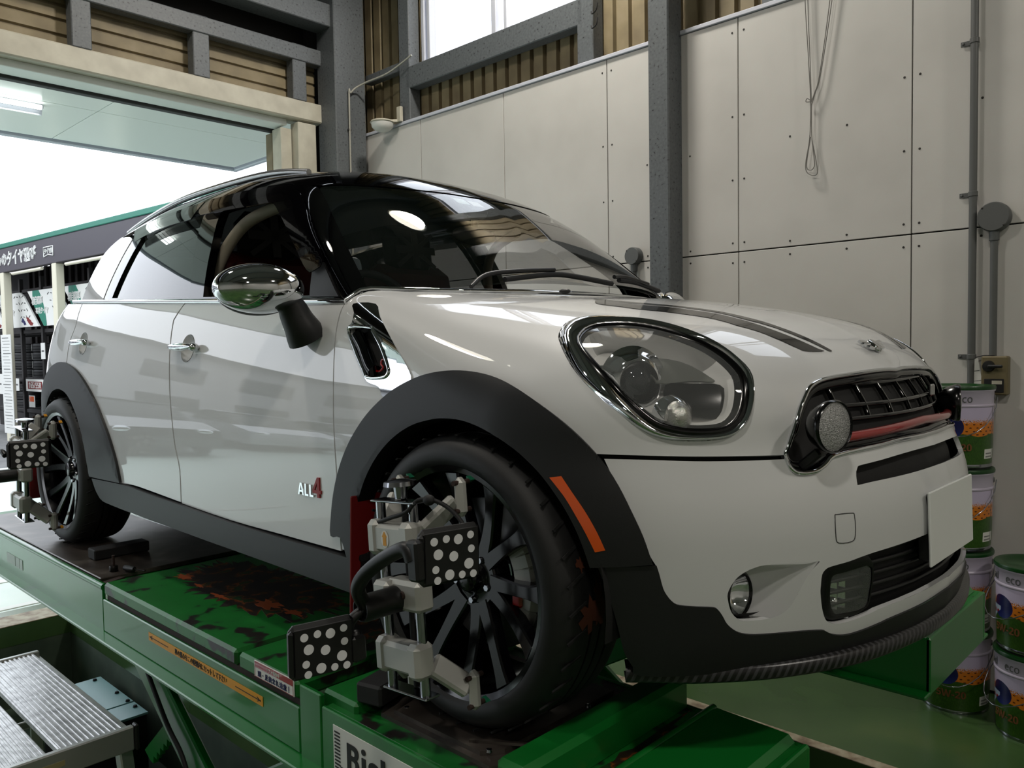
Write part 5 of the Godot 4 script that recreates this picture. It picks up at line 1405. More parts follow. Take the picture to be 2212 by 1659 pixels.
func build_left_wall() -> void:
	var X := -4.5
	var wall := Node3D.new()
	wall.name = "wall_left"
	add_child(wall)
	wall.set_meta("kind", "structure")
	# cream lintel over the doorway
	put("lintel", Geo.new().box(Vector3(X - 0.10, 2.80, 3.55), Vector3(0.20, 0.155, 10.7), 0.01), M.cream, wall)
	put("lintel_lip", Geo.new().box(Vector3(X - 0.17, 2.70, 3.70), Vector3(0.18, 0.05, 10.4), 0.004), M.soffit, wall)
	put("door_track", Geo.new().box(Vector3(X - 0.30, 2.685, 3.70), Vector3(0.06, 0.06, 10.4), 0.004), M.grey_trim, wall)
	# posts, rails and folded sheet above it
	for k in 8:
		put("post", Geo.new().box(Vector3(X - 0.05, 3.1, -1.585 + 0.825 * k), Vector3(0.10, 0.45, 0.125), 0.006), M.steel_grey, wall)
	put("rail", Geo.new().box(Vector3(X - 0.04, 3.255, 3.55), Vector3(0.10, 0.125, 10.7), 0.006), M.steel_grey, wall)
	put("rail", Geo.new().box(Vector3(X + 0.06, 3.56, 3.55), Vector3(0.20, 0.18, 10.7), 0.006), M.steel_grey, wall)
	var sh := Geo.new()
	var y := 2.88
	while y < 3.2:
		var a := Vector3(X - 0.12, y, -1.8); var L := Vector3(0, 0, 10.7)
		for s in [[0.0, 0.0, 0.075, 0.0], [0.075, 0.0, 0.085, -0.02], [0.085, -0.02, 0.095, -0.02], [0.095, -0.02, 0.10, 0.0]]:
			var p := a + Vector3(s[1], s[0], 0); var q := a + Vector3(s[3], s[2], 0)
			sh.quad(p, q, q + L, p + L, Vector3(1, 0, 0))
		y += 0.10
	sh.box(Vector3(X - 0.2, 3.06, 3.55), Vector3(0.1, 0.38, 10.7))
	put("folded_sheet", sh, M.siding, wall)
	put("upper_wall", Geo.new().box(Vector3(X - 0.25, 4.23, 3.55), Vector3(0.1, 1.96, 10.7)), M.joint, wall)
	put("corner_infill", Geo.new().box(Vector3(X - 0.2, 2.0, -2.05), Vector3(0.1, 6.4, 0.6)), M.joint, wall)
	# right jamb
	put("jamb", Geo.new().box(Vector3(X - 0.06, 0.95, -1.64), Vector3(0.12, 3.5, 0.17), 0.006), M.cream, wall)
	put("jamb", Geo.new().box(Vector3(X - 0.16, 0.93, -1.50), Vector3(0.14, 3.45, 0.10), 0.006), M.cream, wall)
	put("jamb_strip", Geo.new().box(Vector3(X - 0.30, 0.92, -1.50), Vector3(0.10, 3.44, 0.08), 0.004), M.siding, wall)
	# pier closing the doorway at its far end
	put("pier", Geo.new().box(Vector3(X - 0.1, 2.2, 8.2), Vector3(0.2, 6.1, 1.6)), M.cream, wall)
	# canopy outside
	var can := Node3D.new()
	can.name = "canopy"
	add_child(can)
	tag(can, "flat canopy with pale panelled soffit outside the doorway", "canopy")
	put("slab", Geo.new().box(Vector3(-5.95, 2.99, 3.0), Vector3(2.42, 0.20, 10.7), 0.01), M.white_frame, can)
	for i in 2:
		for j in 6:
			put("soffit_panel", Geo.new().box(Vector3(-5.30 - 1.18 * i, 2.875, -1.42 + 1.82 * j), Vector3(1.172, 0.02, 1.812), 0.002), M.soffit, can)
	put("fascia", Geo.new().box(Vector3(-7.14, 2.94, 3.0), Vector3(0.06, 0.20, 10.8), 0.01), M.white_frame, can)
	put("fascia", Geo.new().box(Vector3(-5.95, 2.94, -2.38), Vector3(2.42, 0.20, 0.06), 0.01), M.white_frame, can)
	# twin tube lamps under the canopy
	for k in 2:
		var z := 0.50 + 3.6 * k
		var o := base("tube_lamp", Vector3(-6.02, 2.862, z), ["twin tube lamp glowing under the canopy soffit at left", "twin tube lamp under the canopy beyond the left edge"][k], "lamp", "canopy tube lamps")
		put("housing", Geo.new().box(Vector3(0, -0.02, 0), Vector3(0.10, 0.04, 1.25), 0.01), M.white_frame, o)
		for s in [-0.075, 0.075]:
			put("tube", Geo.new().tube([Vector3(s, -0.035, -0.6), Vector3(s, -0.035, 0.6)], 0.018, 10), M.get_or_add("tube_glow", mat(Color(1, 1, 1), 0.4, 0.0, {"glow": 6.0, "glow_col": Color(0.97, 1.0, 0.98)})), o)
		put("reflector_fin", Geo.new().prism(PackedVector2Array([Vector2(-0.03, 0), Vector2(0.03, 0), Vector2(0, -0.06)]), 1.24, Transform3D(Basis.IDENTITY, Vector3(0, -0.02, -0.62))), M.white_frame, o)
		var L := AreaLight3D.new()
		L.name = "light"; L.area_size = Vector2(0.2, 1.2)
		L.light_energy = 0.6; L.light_color = Color(0.95, 1.0, 0.97); L.shadow_enabled = true; L.area_range = 12.0
		o.add_child(L)
		L.position = Vector3(0, -0.07, 0); L.rotation = Vector3(-PI / 2, 0, 0)

# ---------------------------------------------------------------- lift
func runway(s: float, label: String) -> void:
	# one long platform; s = +1 camera side, -1 far side. Built about z = 0.71
	var o := base("lift_runway", Vector3(0, 0, 0), label, "lift", "alignment lift runways")
	var zi := 0.41; var zo := 1.0
	var P := func(called: String, g: Geo, m: Material, lab := "") -> MeshInstance3D:
		return put(called, g if s > 0 else g.mirrored(), m, o, lab)
	var L0 := -3.75; var L1 := 0.60
	# outer and inner side channels
	for z in [zo - 0.006, zi + 0.006]:
		var up: float = 1.0 if z > 0.7 else -1.0
		var g := Geo.new()
		g.box(Vector3((L0 - 1.78) * 0.5, -0.09, z), Vector3(-1.78 - L0, 0.172, 0.012), 0.003)
		g.box(Vector3(-1.115, -0.113, z), Vector3(1.325, 0.118, 0.012), 0.003)
		g.box(Vector3(-0.40, -0.084, z), Vector3(0.094, 0.184, 0.014), 0.003)
		g.box(Vector3(0.125, -0.097, z), Vector3(0.95, 0.158, 0.012), 0.003)
		g.box(Vector3((L0 + L1) * 0.5, -0.178, z + up * 0.02), Vector3(L1 - L0, 0.012, 0.062), 0.003)
		P.call("side_channel", g, M.green)
	P.call("gap_liner", Geo.new().box(Vector3(-1.11, -0.045, 0.975), Vector3(1.30, 0.03, 0.03)), M.rust)
	# rounded top edge of the rear channel
	P.call("top_edge", Geo.new().tube([Vector3(L0, -0.012, zo - 0.008), Vector3(-1.78, -0.012, zo - 0.008)], 0.013, 12), M.green)
	# deck sections
	P.call("deck_section", Geo.new().box(Vector3((L0 - 1.78) * 0.5, -0.030, 0.70), Vector3(-1.78 - L0, 0.02, 0.57), 0.003), M.green_deck)
	P.call("deck_section", Geo.new().box(Vector3(-1.265, -0.012, 0.705), Vector3(0.985, 0.047, 0.594), 0.009), M.green_deck)
	P.call("deck_section", Geo.new().box(Vector3(-0.605, -0.012, 0.705), Vector3(0.305, 0.047, 0.594), 0.009), M.green_deck)
	P.call("deck_section", Geo.new().box(Vector3(-0.32, -0.02, 0.695), Vector3(0.14, 0.05, 0.55), 0.008), M.green_deck)
	P.call("deck_section", Geo.new().box(Vector3(0.12, -0.035, 0.705), Vector3(0.94, 0.03, 0.57), 0.004), M.green_deck)
	var flat := Basis(Vector3(1, 0, 0), Vector3(0, 0, -1), Vector3(0, 1, 0))
	P.call("worn_patch", Geo.new().prism(blob(31, 0.46, 0.185, 110), 0.0008, Transform3D(flat, Vector3(-1.27, 0.0112, 0.655))), M.worn, "bare worn metal where wheels roll")
	P.call("worn_patch", Geo.new().prism(blob(33, 0.10, 0.20, 50), 0.0008, Transform3D(flat, Vector3(-0.62, 0.0112, 0.62))), M.worn)
	for q in [[-1.60, 0.775, 0.045, 0.026, 3], [-1.07, 0.735, 0.06, 0.028, 5], [-0.93, 0.725, 0.05, 0.016, 8], [-1.27, 0.80, 0.05, 0.012, 9], [-1.45, 0.79, 0.03, 0.008, 11]]:
		P.call("rust_spot", Geo.new().prism(blob(q[4], q[2], q[3], 26), 0.0006, Transform3D(flat, Vector3(q[0], 0.0117, q[1]))), M.get_or_add("orange_rust", mat(Color(0.62, 0.27, 0.03), 0.7)), "orange rust")
	# black slip plate under the rear wheel
	var sp := base("slip_plate", Vector3(-2.72, 0, 0.70 * s), "dark steel slip plate under the %s rear wheel" % ("near" if s > 0 else "far"), "plate")
	put("plate", Geo.new().box(Vector3(0, -0.010, 0), Vector3(1.70, 0.018, 0.548), 0.003), M.plate, sp)
	put("locking_pin", Geo.new().bar(Vector3(0.86, -0.014, 0.2 * s), Vector3(0.90, -0.014, 0.29 * s), 0.03, 0.012), M.rust, sp)
	# turntable plate under the front wheel
	var tp := base("turntable", Vector3(-0.01, 0, 0.70 * s), "steel turntable plate under the %s front wheel" % ("near" if s > 0 else "far"), "plate")
	var oct := PackedVector2Array([Vector2(-0.232, -0.22), Vector2(-0.232, 0.18), Vector2(-0.19, 0.235), Vector2(0.17, 0.235), Vector2(0.21, 0.19), Vector2(0.21, -0.22)])
	if s < 0:
		for k in oct.size(): oct[k].y = -oct[k].y
	put("lower_plate", Geo.new().prism(oct, 0.010, Transform3D(Basis(Vector3(1, 0, 0), Vector3(0, 0, 1), Vector3(0, -1, 0)), Vector3(0, -0.010, 0))), M.plate, tp)
	var up_ := PackedVector2Array()
	for p in oct: up_.append(p * Vector2(0.80, 0.93))
	put("upper_plate", Geo.new().prism(up_, 0.010, Transform3D(Basis(Vector3(1, 0, 0), Vector3(0, 0, 1), Vector3(0, -1, 0)), Vector3(-0.01, 0.0, 0))), M.plate, tp)
	for q in [[0.135, 0.20], [-0.15, 0.19], [0.16, -0.1], [-0.19, -0.05]]:
		put("bolt", Geo.new().lathe([Vector2(0, 0.006), Vector2(0.006, 0.005), Vector2(0.008, 0.0)], 10, Transform3D(Basis.IDENTITY, Vector3(q[0], -0.0045, q[1] * s))), M.steel, tp)
	put("cover_strip", Geo.new().bar(Vector3(0.08, 0.003, 0.205 * s), Vector3(0.195, 0.003, 0.13 * s), 0.008, 0.006), M.plate, tp)
	# stop bar and nose ramp
	P.call("stop_bar", Geo.new().box(Vector3(0.268, 0.012, 0.70), Vector3(0.078, 0.085, 0.58), 0.012), M.green)
	P.call("ramp", Geo.new().box(Vector3(0.47, -0.02, 0.70), Vector3(0.20, 0.04, 0.59), 0.014, Basis(Vector3(0, 0, 1), -0.03)), M.green)
	P.call("ramp_hinge", Geo.new().tube([Vector3(0.372, -0.004, 0.41), Vector3(0.372, -0.004, 0.99)], 0.009, 8), M.green)
	P.call("worn_patch", Geo.new().prism(blob(37, 0.025, 0.24, 24), 0.001, Transform3D(Basis(Vector3(1, 0, 0), Vector3(0, 0, -1), Vector3(0, 1, 0)), Vector3(0.338, -0.0195, 0.70))), M.worn)
	P.call("nose_plate", Geo.new().box(Vector3(0.592, -0.10, 0.70), Vector3(0.014, 0.17, 0.58), 0.004), M.green)
	for z in [0.86, 0.89]:
		P.call("stud", Geo.new().tube([Vector3(0.214, -0.02, z), Vector3(0.214, 0.03, z)], 0.007, 8), M.rust)
	# cross ribs underneath
	for x in [-3.2, -2.4, -1.6, -0.8, 0.0, 0.5]:
		P.call("cross_rib", Geo.new().box(Vector3(x, -0.11, 0.705), Vector3(0.06, 0.12, 0.56), 0.004), M.green)
	# scissor legs down into the pit
	for z in [0.90, 0.52]:
		P.call("scissor_leg", Geo.new().bar(Vector3(-1.78, -0.20, z), Vector3(-0.25, -1.18, z), 0.03, 0.15, Vector3.UP, 0.006), M.green)
		P.call("scissor_leg", Geo.new().bar(Vector3(-0.35, -0.20, z - 0.06), Vector3(-2.05, -1.18, z - 0.06), 0.03, 0.15, Vector3.UP, 0.006), M.green)
	P.call("pivot_pin", Geo.new().tube([Vector3(-1.06, -0.655, 0.45), Vector3(-1.06, -0.655, 0.96)], 0.045, 18), M.steel)
	P.call("cylinder", Geo.new().tube([Vector3(-1.62, -1.1, 0.71), Vector3(-0.9, -0.45, 0.71)], 0.05, 16), M.green)
	# toothed safety rack
	var teeth := PackedVector2Array([Vector2(0, 0.05), Vector2(0.42, 0.05)])
	for k in 10: teeth.append_array([Vector2(0.42 - 0.042 * k, -0.02), Vector2(0.40 - 0.042 * k, 0.0)])
	P.call("safety_rack", Geo.new().prism(teeth, 0.02, Transform3D(Basis(Vector3(0, 0, 1), 0.7), Vector3(-1.78, -0.72, 0.84))), M.green)
	P.call("base_frame", Geo.new().box(Vector3(-1.1, -1.25, 0.9), Vector3(2.3, 0.1, 0.08), 0.006).box(Vector3(-1.1, -1.25, 0.52), Vector3(2.3, 0.1, 0.08), 0.006), M.green)
	if s > 0:
		P.call("hose", Geo.new().tube(spline([Vector3(-1.62, -0.25, 0.93), Vector3(-1.42, -0.42, 0.935), Vector3(-1.30, -0.50, 0.935), Vector3(-1.22, -0.62, 0.935)], 5), 0.008, 8), M.rubber)
		# stickers on the side
		var zf := zo + 0.001
		var ys: MeshInstance3D = P.call("caution_strip", Geo.new().box(Vector3(-1.0, -0.092, zf), Vector3(0.74, 0.027, 0.001)), M.yellow, "yellow caution strip")
		put("lettering", kana("車の重心をこの範囲内にセットして下さい", 0.0185, 0.0016, 0.0012, Vector3(-1.17, -0.101, zf + 0.001), Vector3.RIGHT, Vector3.UP, 1.06, 0.92), M.ink, ys)
		for e in [[-1.35, -1.22, -1.0], [-0.78, -0.65, 1.0]]:
			put("arrow", Geo.new().box(Vector3((e[0] + e[1]) * 0.5, -0.092, zf + 0.001), Vector3(e[1] - e[0], 0.002, 0.001)).box(Vector3(e[0] if e[2] < 0 else e[1], -0.090, zf + 0.001), Vector3(0.02, 0.002, 0.001), 0.0, Basis(Vector3(0, 0, 1), 0.4 * e[2] * -1.0)).box(Vector3(e[0] if e[2] < 0 else e[1], -0.094, zf + 0.001), Vector3(0.02, 0.002, 0.001), 0.0, Basis(Vector3(0, 0, 1), 0.4 * e[2])), M.ink, ys)
		var sy := -0.006
		var ws: MeshInstance3D = P.call("warning_sign", Geo.new().box(Vector3(-0.562, sy, zf + 0.004), Vector3(0.198, 0.044, 0.003), 0.0006), M.white_sign, "red and white warning sign")
		put("red_band", Geo.new().box(Vector3(-0.562, sy + 0.0125, zf + 0.0056), Vector3(0.190, 0.0155, 0.001)), M.red, ws)
		put("border", Geo.new().box(Vector3(-0.562, sy - 0.0205, zf + 0.0056), Vector3(0.192, 0.0012, 0.001)).box(Vector3(-0.657, sy, zf + 0.0056), Vector3(0.0012, 0.040, 0.001)).box(Vector3(-0.467, sy, zf + 0.0056), Vector3(0.0012, 0.040, 0.001)), M.red, ws)
		put("lettering", kana("リフト操作中", 0.0105, 0.0012, 0.001, Vector3(-0.596, sy + 0.0075, zf + 0.0066), Vector3.RIGHT, Vector3.UP, 1.08), M.white_sign, ws)
		put("lettering", kana("頭・足挟まれ注意！", 0.0155, 0.0020, 0.001, Vector3(-0.640, sy - 0.0165, zf + 0.0066), Vector3.RIGHT, Vector3.UP, 1.18), M.blue_ink, ws)
		var ms: MeshInstance3D = P.call("maker_sign", Geo.new().box(Vector3(-0.04, -0.105, zf), Vector3(0.52, 0.118, 0.002), 0.0005), M.white_sign, "white maker's sign")
		words("Bishamon", 0.066, M.ink, ms, Transform3D(Basis.IDENTITY, Vector3(-0.03, -0.105, zf + 0.0025)))
		var hat := Geo.new()
		for k in 11: hat.box(Vector3(-0.282, -0.060 - 0.0085 * k, zf + 0.0018), Vector3(0.022, 0.0035, 0.001))
		for k in 5: hat.box(Vector3(-0.245, -0.139 - 0.0045 * k, zf + 0.0018), Vector3(0.055 - 0.006 * k, 0.002, 0.001))
		put("hatching", hat, M.ink, ms)
		for q in [[-2.93, 0.13], [-2.83, 0.055], [-2.775, 0.045]]:
			P.call("data_plate", Geo.new().box(Vector3(q[0], -0.105, zf), Vector3(q[1], 0.045, 0.0015), 0.0004), M.get_or_add("tin", mat(Color(0.55, 0.60, 0.56), 0.4)))

func blob(seed_: int, a: float, b: float, m: int) -> PackedVector2Array:
	var r := RandomNumberGenerator.new()
	r.seed = seed_
	var p := PackedVector2Array()
	for k in m:
		var an := TAU * k / m
		var e := lerpf(0.78, 1.12, r.randf()) if m > 30 else lerpf(0.5, 1.35, r.randf())
		p.append(Vector2(cos(an) * a * e, sin(an) * b * e))
	return p

# ---------------------------------------------------------------- alignment clamps on the wheels
func dotted_target(o: Node, c: Vector3, right: Vector3, up: Vector3, w: float, h: float) -> void:
	var n := right.cross(up).normalized()
	var bas := Basis(right, up, n)
	var t := put("target_board", Geo.new().box(c - n * 0.010, Vector3(w, h, 0.022), 0.009, bas).box(c - n * 0.006 - right * w * 0.47, Vector3(w * 0.10, h * 0.86, 0.020), 0.006, bas), M.black_plastic, o, "black target board with white dots")
	put("target_face", Geo.new().box(c + n * 0.0015, Vector3(w * 0.88, h * 0.88, 0.003), 0.001, bas), M.get_or_add("face", mat(Color(0.012, 0.011, 0.014), 0.55)), t)
	var dots := [[-.33, .31, .062], [-.11, .33, .058], [.11, .29, .075], [.34, .34, .058], [-.26, .06, .078], [.35, .07, .058], [.02, -.02, .075], [.30, -.21, .080], [-.31, -.22, .058], [-.28, -.43, .058], [-.06, -.36, .078], [.17, -.40, .057], [.38, -.42, .058]]
	for d in dots:
		var q: Vector3 = c + n * 0.0032 + right * (d[0] * w * 0.90) + up * (d[1] * h * 0.92)
		put("dot", Geo.new().lathe([Vector2(0.0, 0.0008), Vector2(d[2] * w * 0.98, 0.0008), Vector2(d[2] * w * 0.98, 0.0)], 18, Transform3D(Basis(right, n, right.cross(n)), q)), M.white_dot, t)

func clamp_on(x: float, zf: float, tilt: float, label: String, front: bool) -> Node3D:
	# upright twin-rod clamp; origin on the axle line at the wheel's outer face
	var o := base("wheel_clamp", Vector3(x, 0.325, zf), label, "wheel clamp", "alignment clamps on the near wheels")
	o.rotation.z = tilt
	var zr := 0.135            # rods stand off the wheel
	for s in [-1.0, 1.0]:
		put("rod", Geo.new().tube([Vector3(0.054 * s, -0.195, zr), Vector3(0.054 * s, 0.20, zr)], 0.0105, 16), M.steel, o)
	put("screw_rod", Geo.new().tube([Vector3(0, -0.19, zr - 0.02), Vector3(0, 0.21, zr - 0.02)], 0.006, 8), M.dark, o)
	for y in [-0.195, 0.20]:
		put("end_plate", Geo.new().box(Vector3(0, y, zr - 0.005), Vector3(0.142, 0.005, 0.040), 0.002), M.steel, o)
	put("knob", Geo.new().lathe([Vector2(0.0, 0.040), Vector2(0.012, 0.040), Vector2(0.034, 0.036), Vector2(0.036, 0.027), Vector2(0.015, 0.024), Vector2(0.013, 0.0)], 24, Transform3D(Basis.IDENTITY, Vector3(0.005, 0.205, zr - 0.01))), M.steel, o)
	for e in [1.0, -1.0]:
		var y: float = 0.125 if e > 0 else -0.120
		var b := put("jaw_bracket", Geo.new().box(Vector3(-0.002, y, zr + 0.004), Vector3(0.145, 0.060, 0.046), 0.008).box(Vector3(-0.055, y, zr + 0.006), Vector3(0.036, 0.074, 0.050), 0.010).box(Vector3(0.052, y, zr + 0.006), Vector3(0.040, 0.074, 0.050), 0.010), M.cast, o)
		for s in [-1.0, 1.0]:
			var tip := Vector3(0.100 * s, e * 0.222, 0.034)
			var mid := Vector3(0.060 * s, y + e * 0.012, zr - 0.018)
			put("jaw_arm", Geo.new().bar(mid, tip + Vector3(-0.006 * s, -e * 0.030, 0.020), 0.020, 0.050, Vector3(0, 0, 1), 0.005), M.cast, b)
			put("jaw_tip", Geo.new().box(tip + Vector3(0, -e * 0.022, 0.010), Vector3(0.026, 0.082, 0.030), 0.011), M.cast, b)
			for h in [0.008, -0.050]:
				put("jaw_pin", Geo.new().tube([tip + Vector3(0.002 * s, e * h, 0.031), tip + Vector3(0, e * h, -0.014)], 0.0055, 8), M.rust, b)
			put("claw", Geo.new().prism(PackedVector2Array([Vector2(-0.006, -0.007), Vector2(0.009, 0.0), Vector2(-0.006, 0.008)]), 0.012, Transform3D(Basis.IDENTITY, tip + Vector3(0.0, 0.010 * e, -0.026))), M.get_or_add("claw_green", mat(Color(0.02, 0.35, 0.24), 0.5)) if front else M.yellow, b)
	put("centre_block", Geo.new().box(Vector3(0.030, 0.012, zr + 0.004), Vector3(0.105, 0.062, 0.046), 0.008).box(Vector3(-0.02, 0.008, zr + 0.02), Vector3(0.05, 0.066, 0.05), 0.008), M.cast, o)
	put("block_screw", Geo.new().lathe([Vector2(0, 0.003), Vector2(0.007, 0.003), Vector2(0.009, 0.0)], 12, Transform3D(Basis(Vector3(1, 0, 0), Vector3(0, 0, 1), Vector3(0, -1, 0)), Vector3(0.035, 0.015, zr + 0.0275))), M.rust, o)
	put("swivel_hub", Geo.new().lathe([Vector2(0.0, 0.030), Vector2(0.010, 0.030), Vector2(0.012, 0.022), Vector2(0.020, 0.022), Vector2(0.022, 0.030), Vector2(0.024, 0.030), Vector2(0.027, 0.022), Vector2(0.027, -0.06)], 28, Transform3D(Basis(Vector3(1, 0, 0), Vector3(0, 0, 1), Vector3(0, -1, 0)), Vector3(0.012, 0.005, zr + 0.085))), M.black_plastic, o)
	var st := put("sticker", Geo.new().lathe([Vector2(0.0, 0.001), Vector2(0.012, 0.001), Vector2(0.012, 0.0)], 20, Transform3D(Basis(Vector3(1, 0, 0), Vector3(0, 0, 1), Vector3(0, -1.5, 0)), Vector3(-0.010, 0.125, zr + 0.0275))), M.white_sign, o)
	put("arrow", Geo.new().prism(PackedVector2Array([Vector2(-0.005, -0.013), Vector2(0.005, -0.013), Vector2(0.005, 0.005), Vector2(0.008, 0.005), Vector2(0, 0.016), Vector2(-0.008, 0.005), Vector2(-0.005, 0.005)]), 0.001, Transform3D(Basis.IDENTITY, Vector3(-0.010, 0.125, zr + 0.0284))), M.yellow, st)
	if front:
		put("cord", Geo.new().tube(spline([Vector3(-0.065, 0.150, zr + 0.014), Vector3(0.0, 0.168, zr + 0.02), Vector3(0.05, 0.182, zr + 0.016), Vector3(0.072, 0.205, zr), Vector3(0.11, 0.205, zr - 0.01), Vector3(0.15, 0.185, zr - 0.02), Vector3(0.185, 0.150, zr - 0.02), Vector3(0.20, 0.135, zr + 0.02)], 5), 0.0045, 8), M.rubber, o)
		put("cord_knot", Geo.new().ball(Vector3(0.10, 0.206, zr - 0.005), Vector3(0.014, 0.011, 0.011)), M.rubber, o)
	return o

func build_clamps() -> void:
	var f := clamp_on(0.0, 0.885, 0.075, "grey alignment clamp with two dotted boards on the front wheel", true)
	var inv := f.transform.affine_inverse()
	# the boards look forward along the car
	var R1: Vector3 = inv.basis * Vector3(0.21, 0.0, -0.98).normalized()
	var U1: Vector3 = inv.basis * Vector3(0.0, 1.0, 0.0)
	var c1: Vector3 = inv * Vector3(0.205, 0.458, 1.065)
	var c2: Vector3 = inv * Vector3(0.015, 0.279, 1.222)
	dotted_target(f, c1, R1, U1, 0.128, 0.106)
	dotted_target(f, c2, R1, U1, 0.128, 0.104)
	var hub := Vector3(0.012, 0.005, 0.235)
	put("target_arm", Geo.new().tube(spline([hub, hub + Vector3(0.02, 0.05, 0.03), hub + Vector3(0.07, 0.095, 0.025), c1 - R1 * 0.075 + Vector3(-0.03, 0.02, 0), c1 - R1 * 0.072 + Vector3(-0.012, 0.0, 0)], 6), 0.0145, 12), M.black_plastic, f)
	put("target_arm", Geo.new().tube(spline([hub, hub + Vector3(-0.012, -0.02, 0.03), hub + Vector3(-0.012, -0.055, 0.04), c2 + R1 * 0.075 + Vector3(-0.012, 0.01, 0), c2 + R1 * 0.06 + Vector3(-0.012, -0.01, 0)], 6), 0.0105, 12), M.black_plastic, f)
	put("board_clip", Geo.new().box(c1 - R1 * 0.070 + Vector3(-0.006, 0, 0), Vector3(0.03, 0.075, 0.022), 0.005), M.black_plastic, f)
	put("board_clip", Geo.new().box(c2 + R1 * 0.070 + Vector3(-0.006, -0.015, 0), Vector3(0.026, 0.05, 0.03), 0.005), M.black_plastic, f)
	var r := clamp_on(-2.60, 0.89, -0.09, "grey alignment clamp with one dotted board on the rear wheel", false)
	var inr := r.transform.affine_inverse()
	var R2: Vector3 = inr.basis * Vector3(0.21, 0.0, -0.98).normalized()
	var c3: Vector3 = inr * Vector3(-2.26, 0.447, 1.085)
	dotted_target(r, c3, R2, inr.basis * Vector3.UP, 0.150, 0.112)
	put("target_arm", Geo.new().tube(spline([hub, hub + Vector3(-0.02, 0.05, 0.03), hub + Vector3(0.05, 0.10, 0.04), c3 - R2 * 0.085 + Vector3(-0.06, 0.01, 0), c3 - R2 * 0.08 + Vector3(-0.01, 0.0, 0)], 6), 0.0105, 12), M.black_plastic, r)

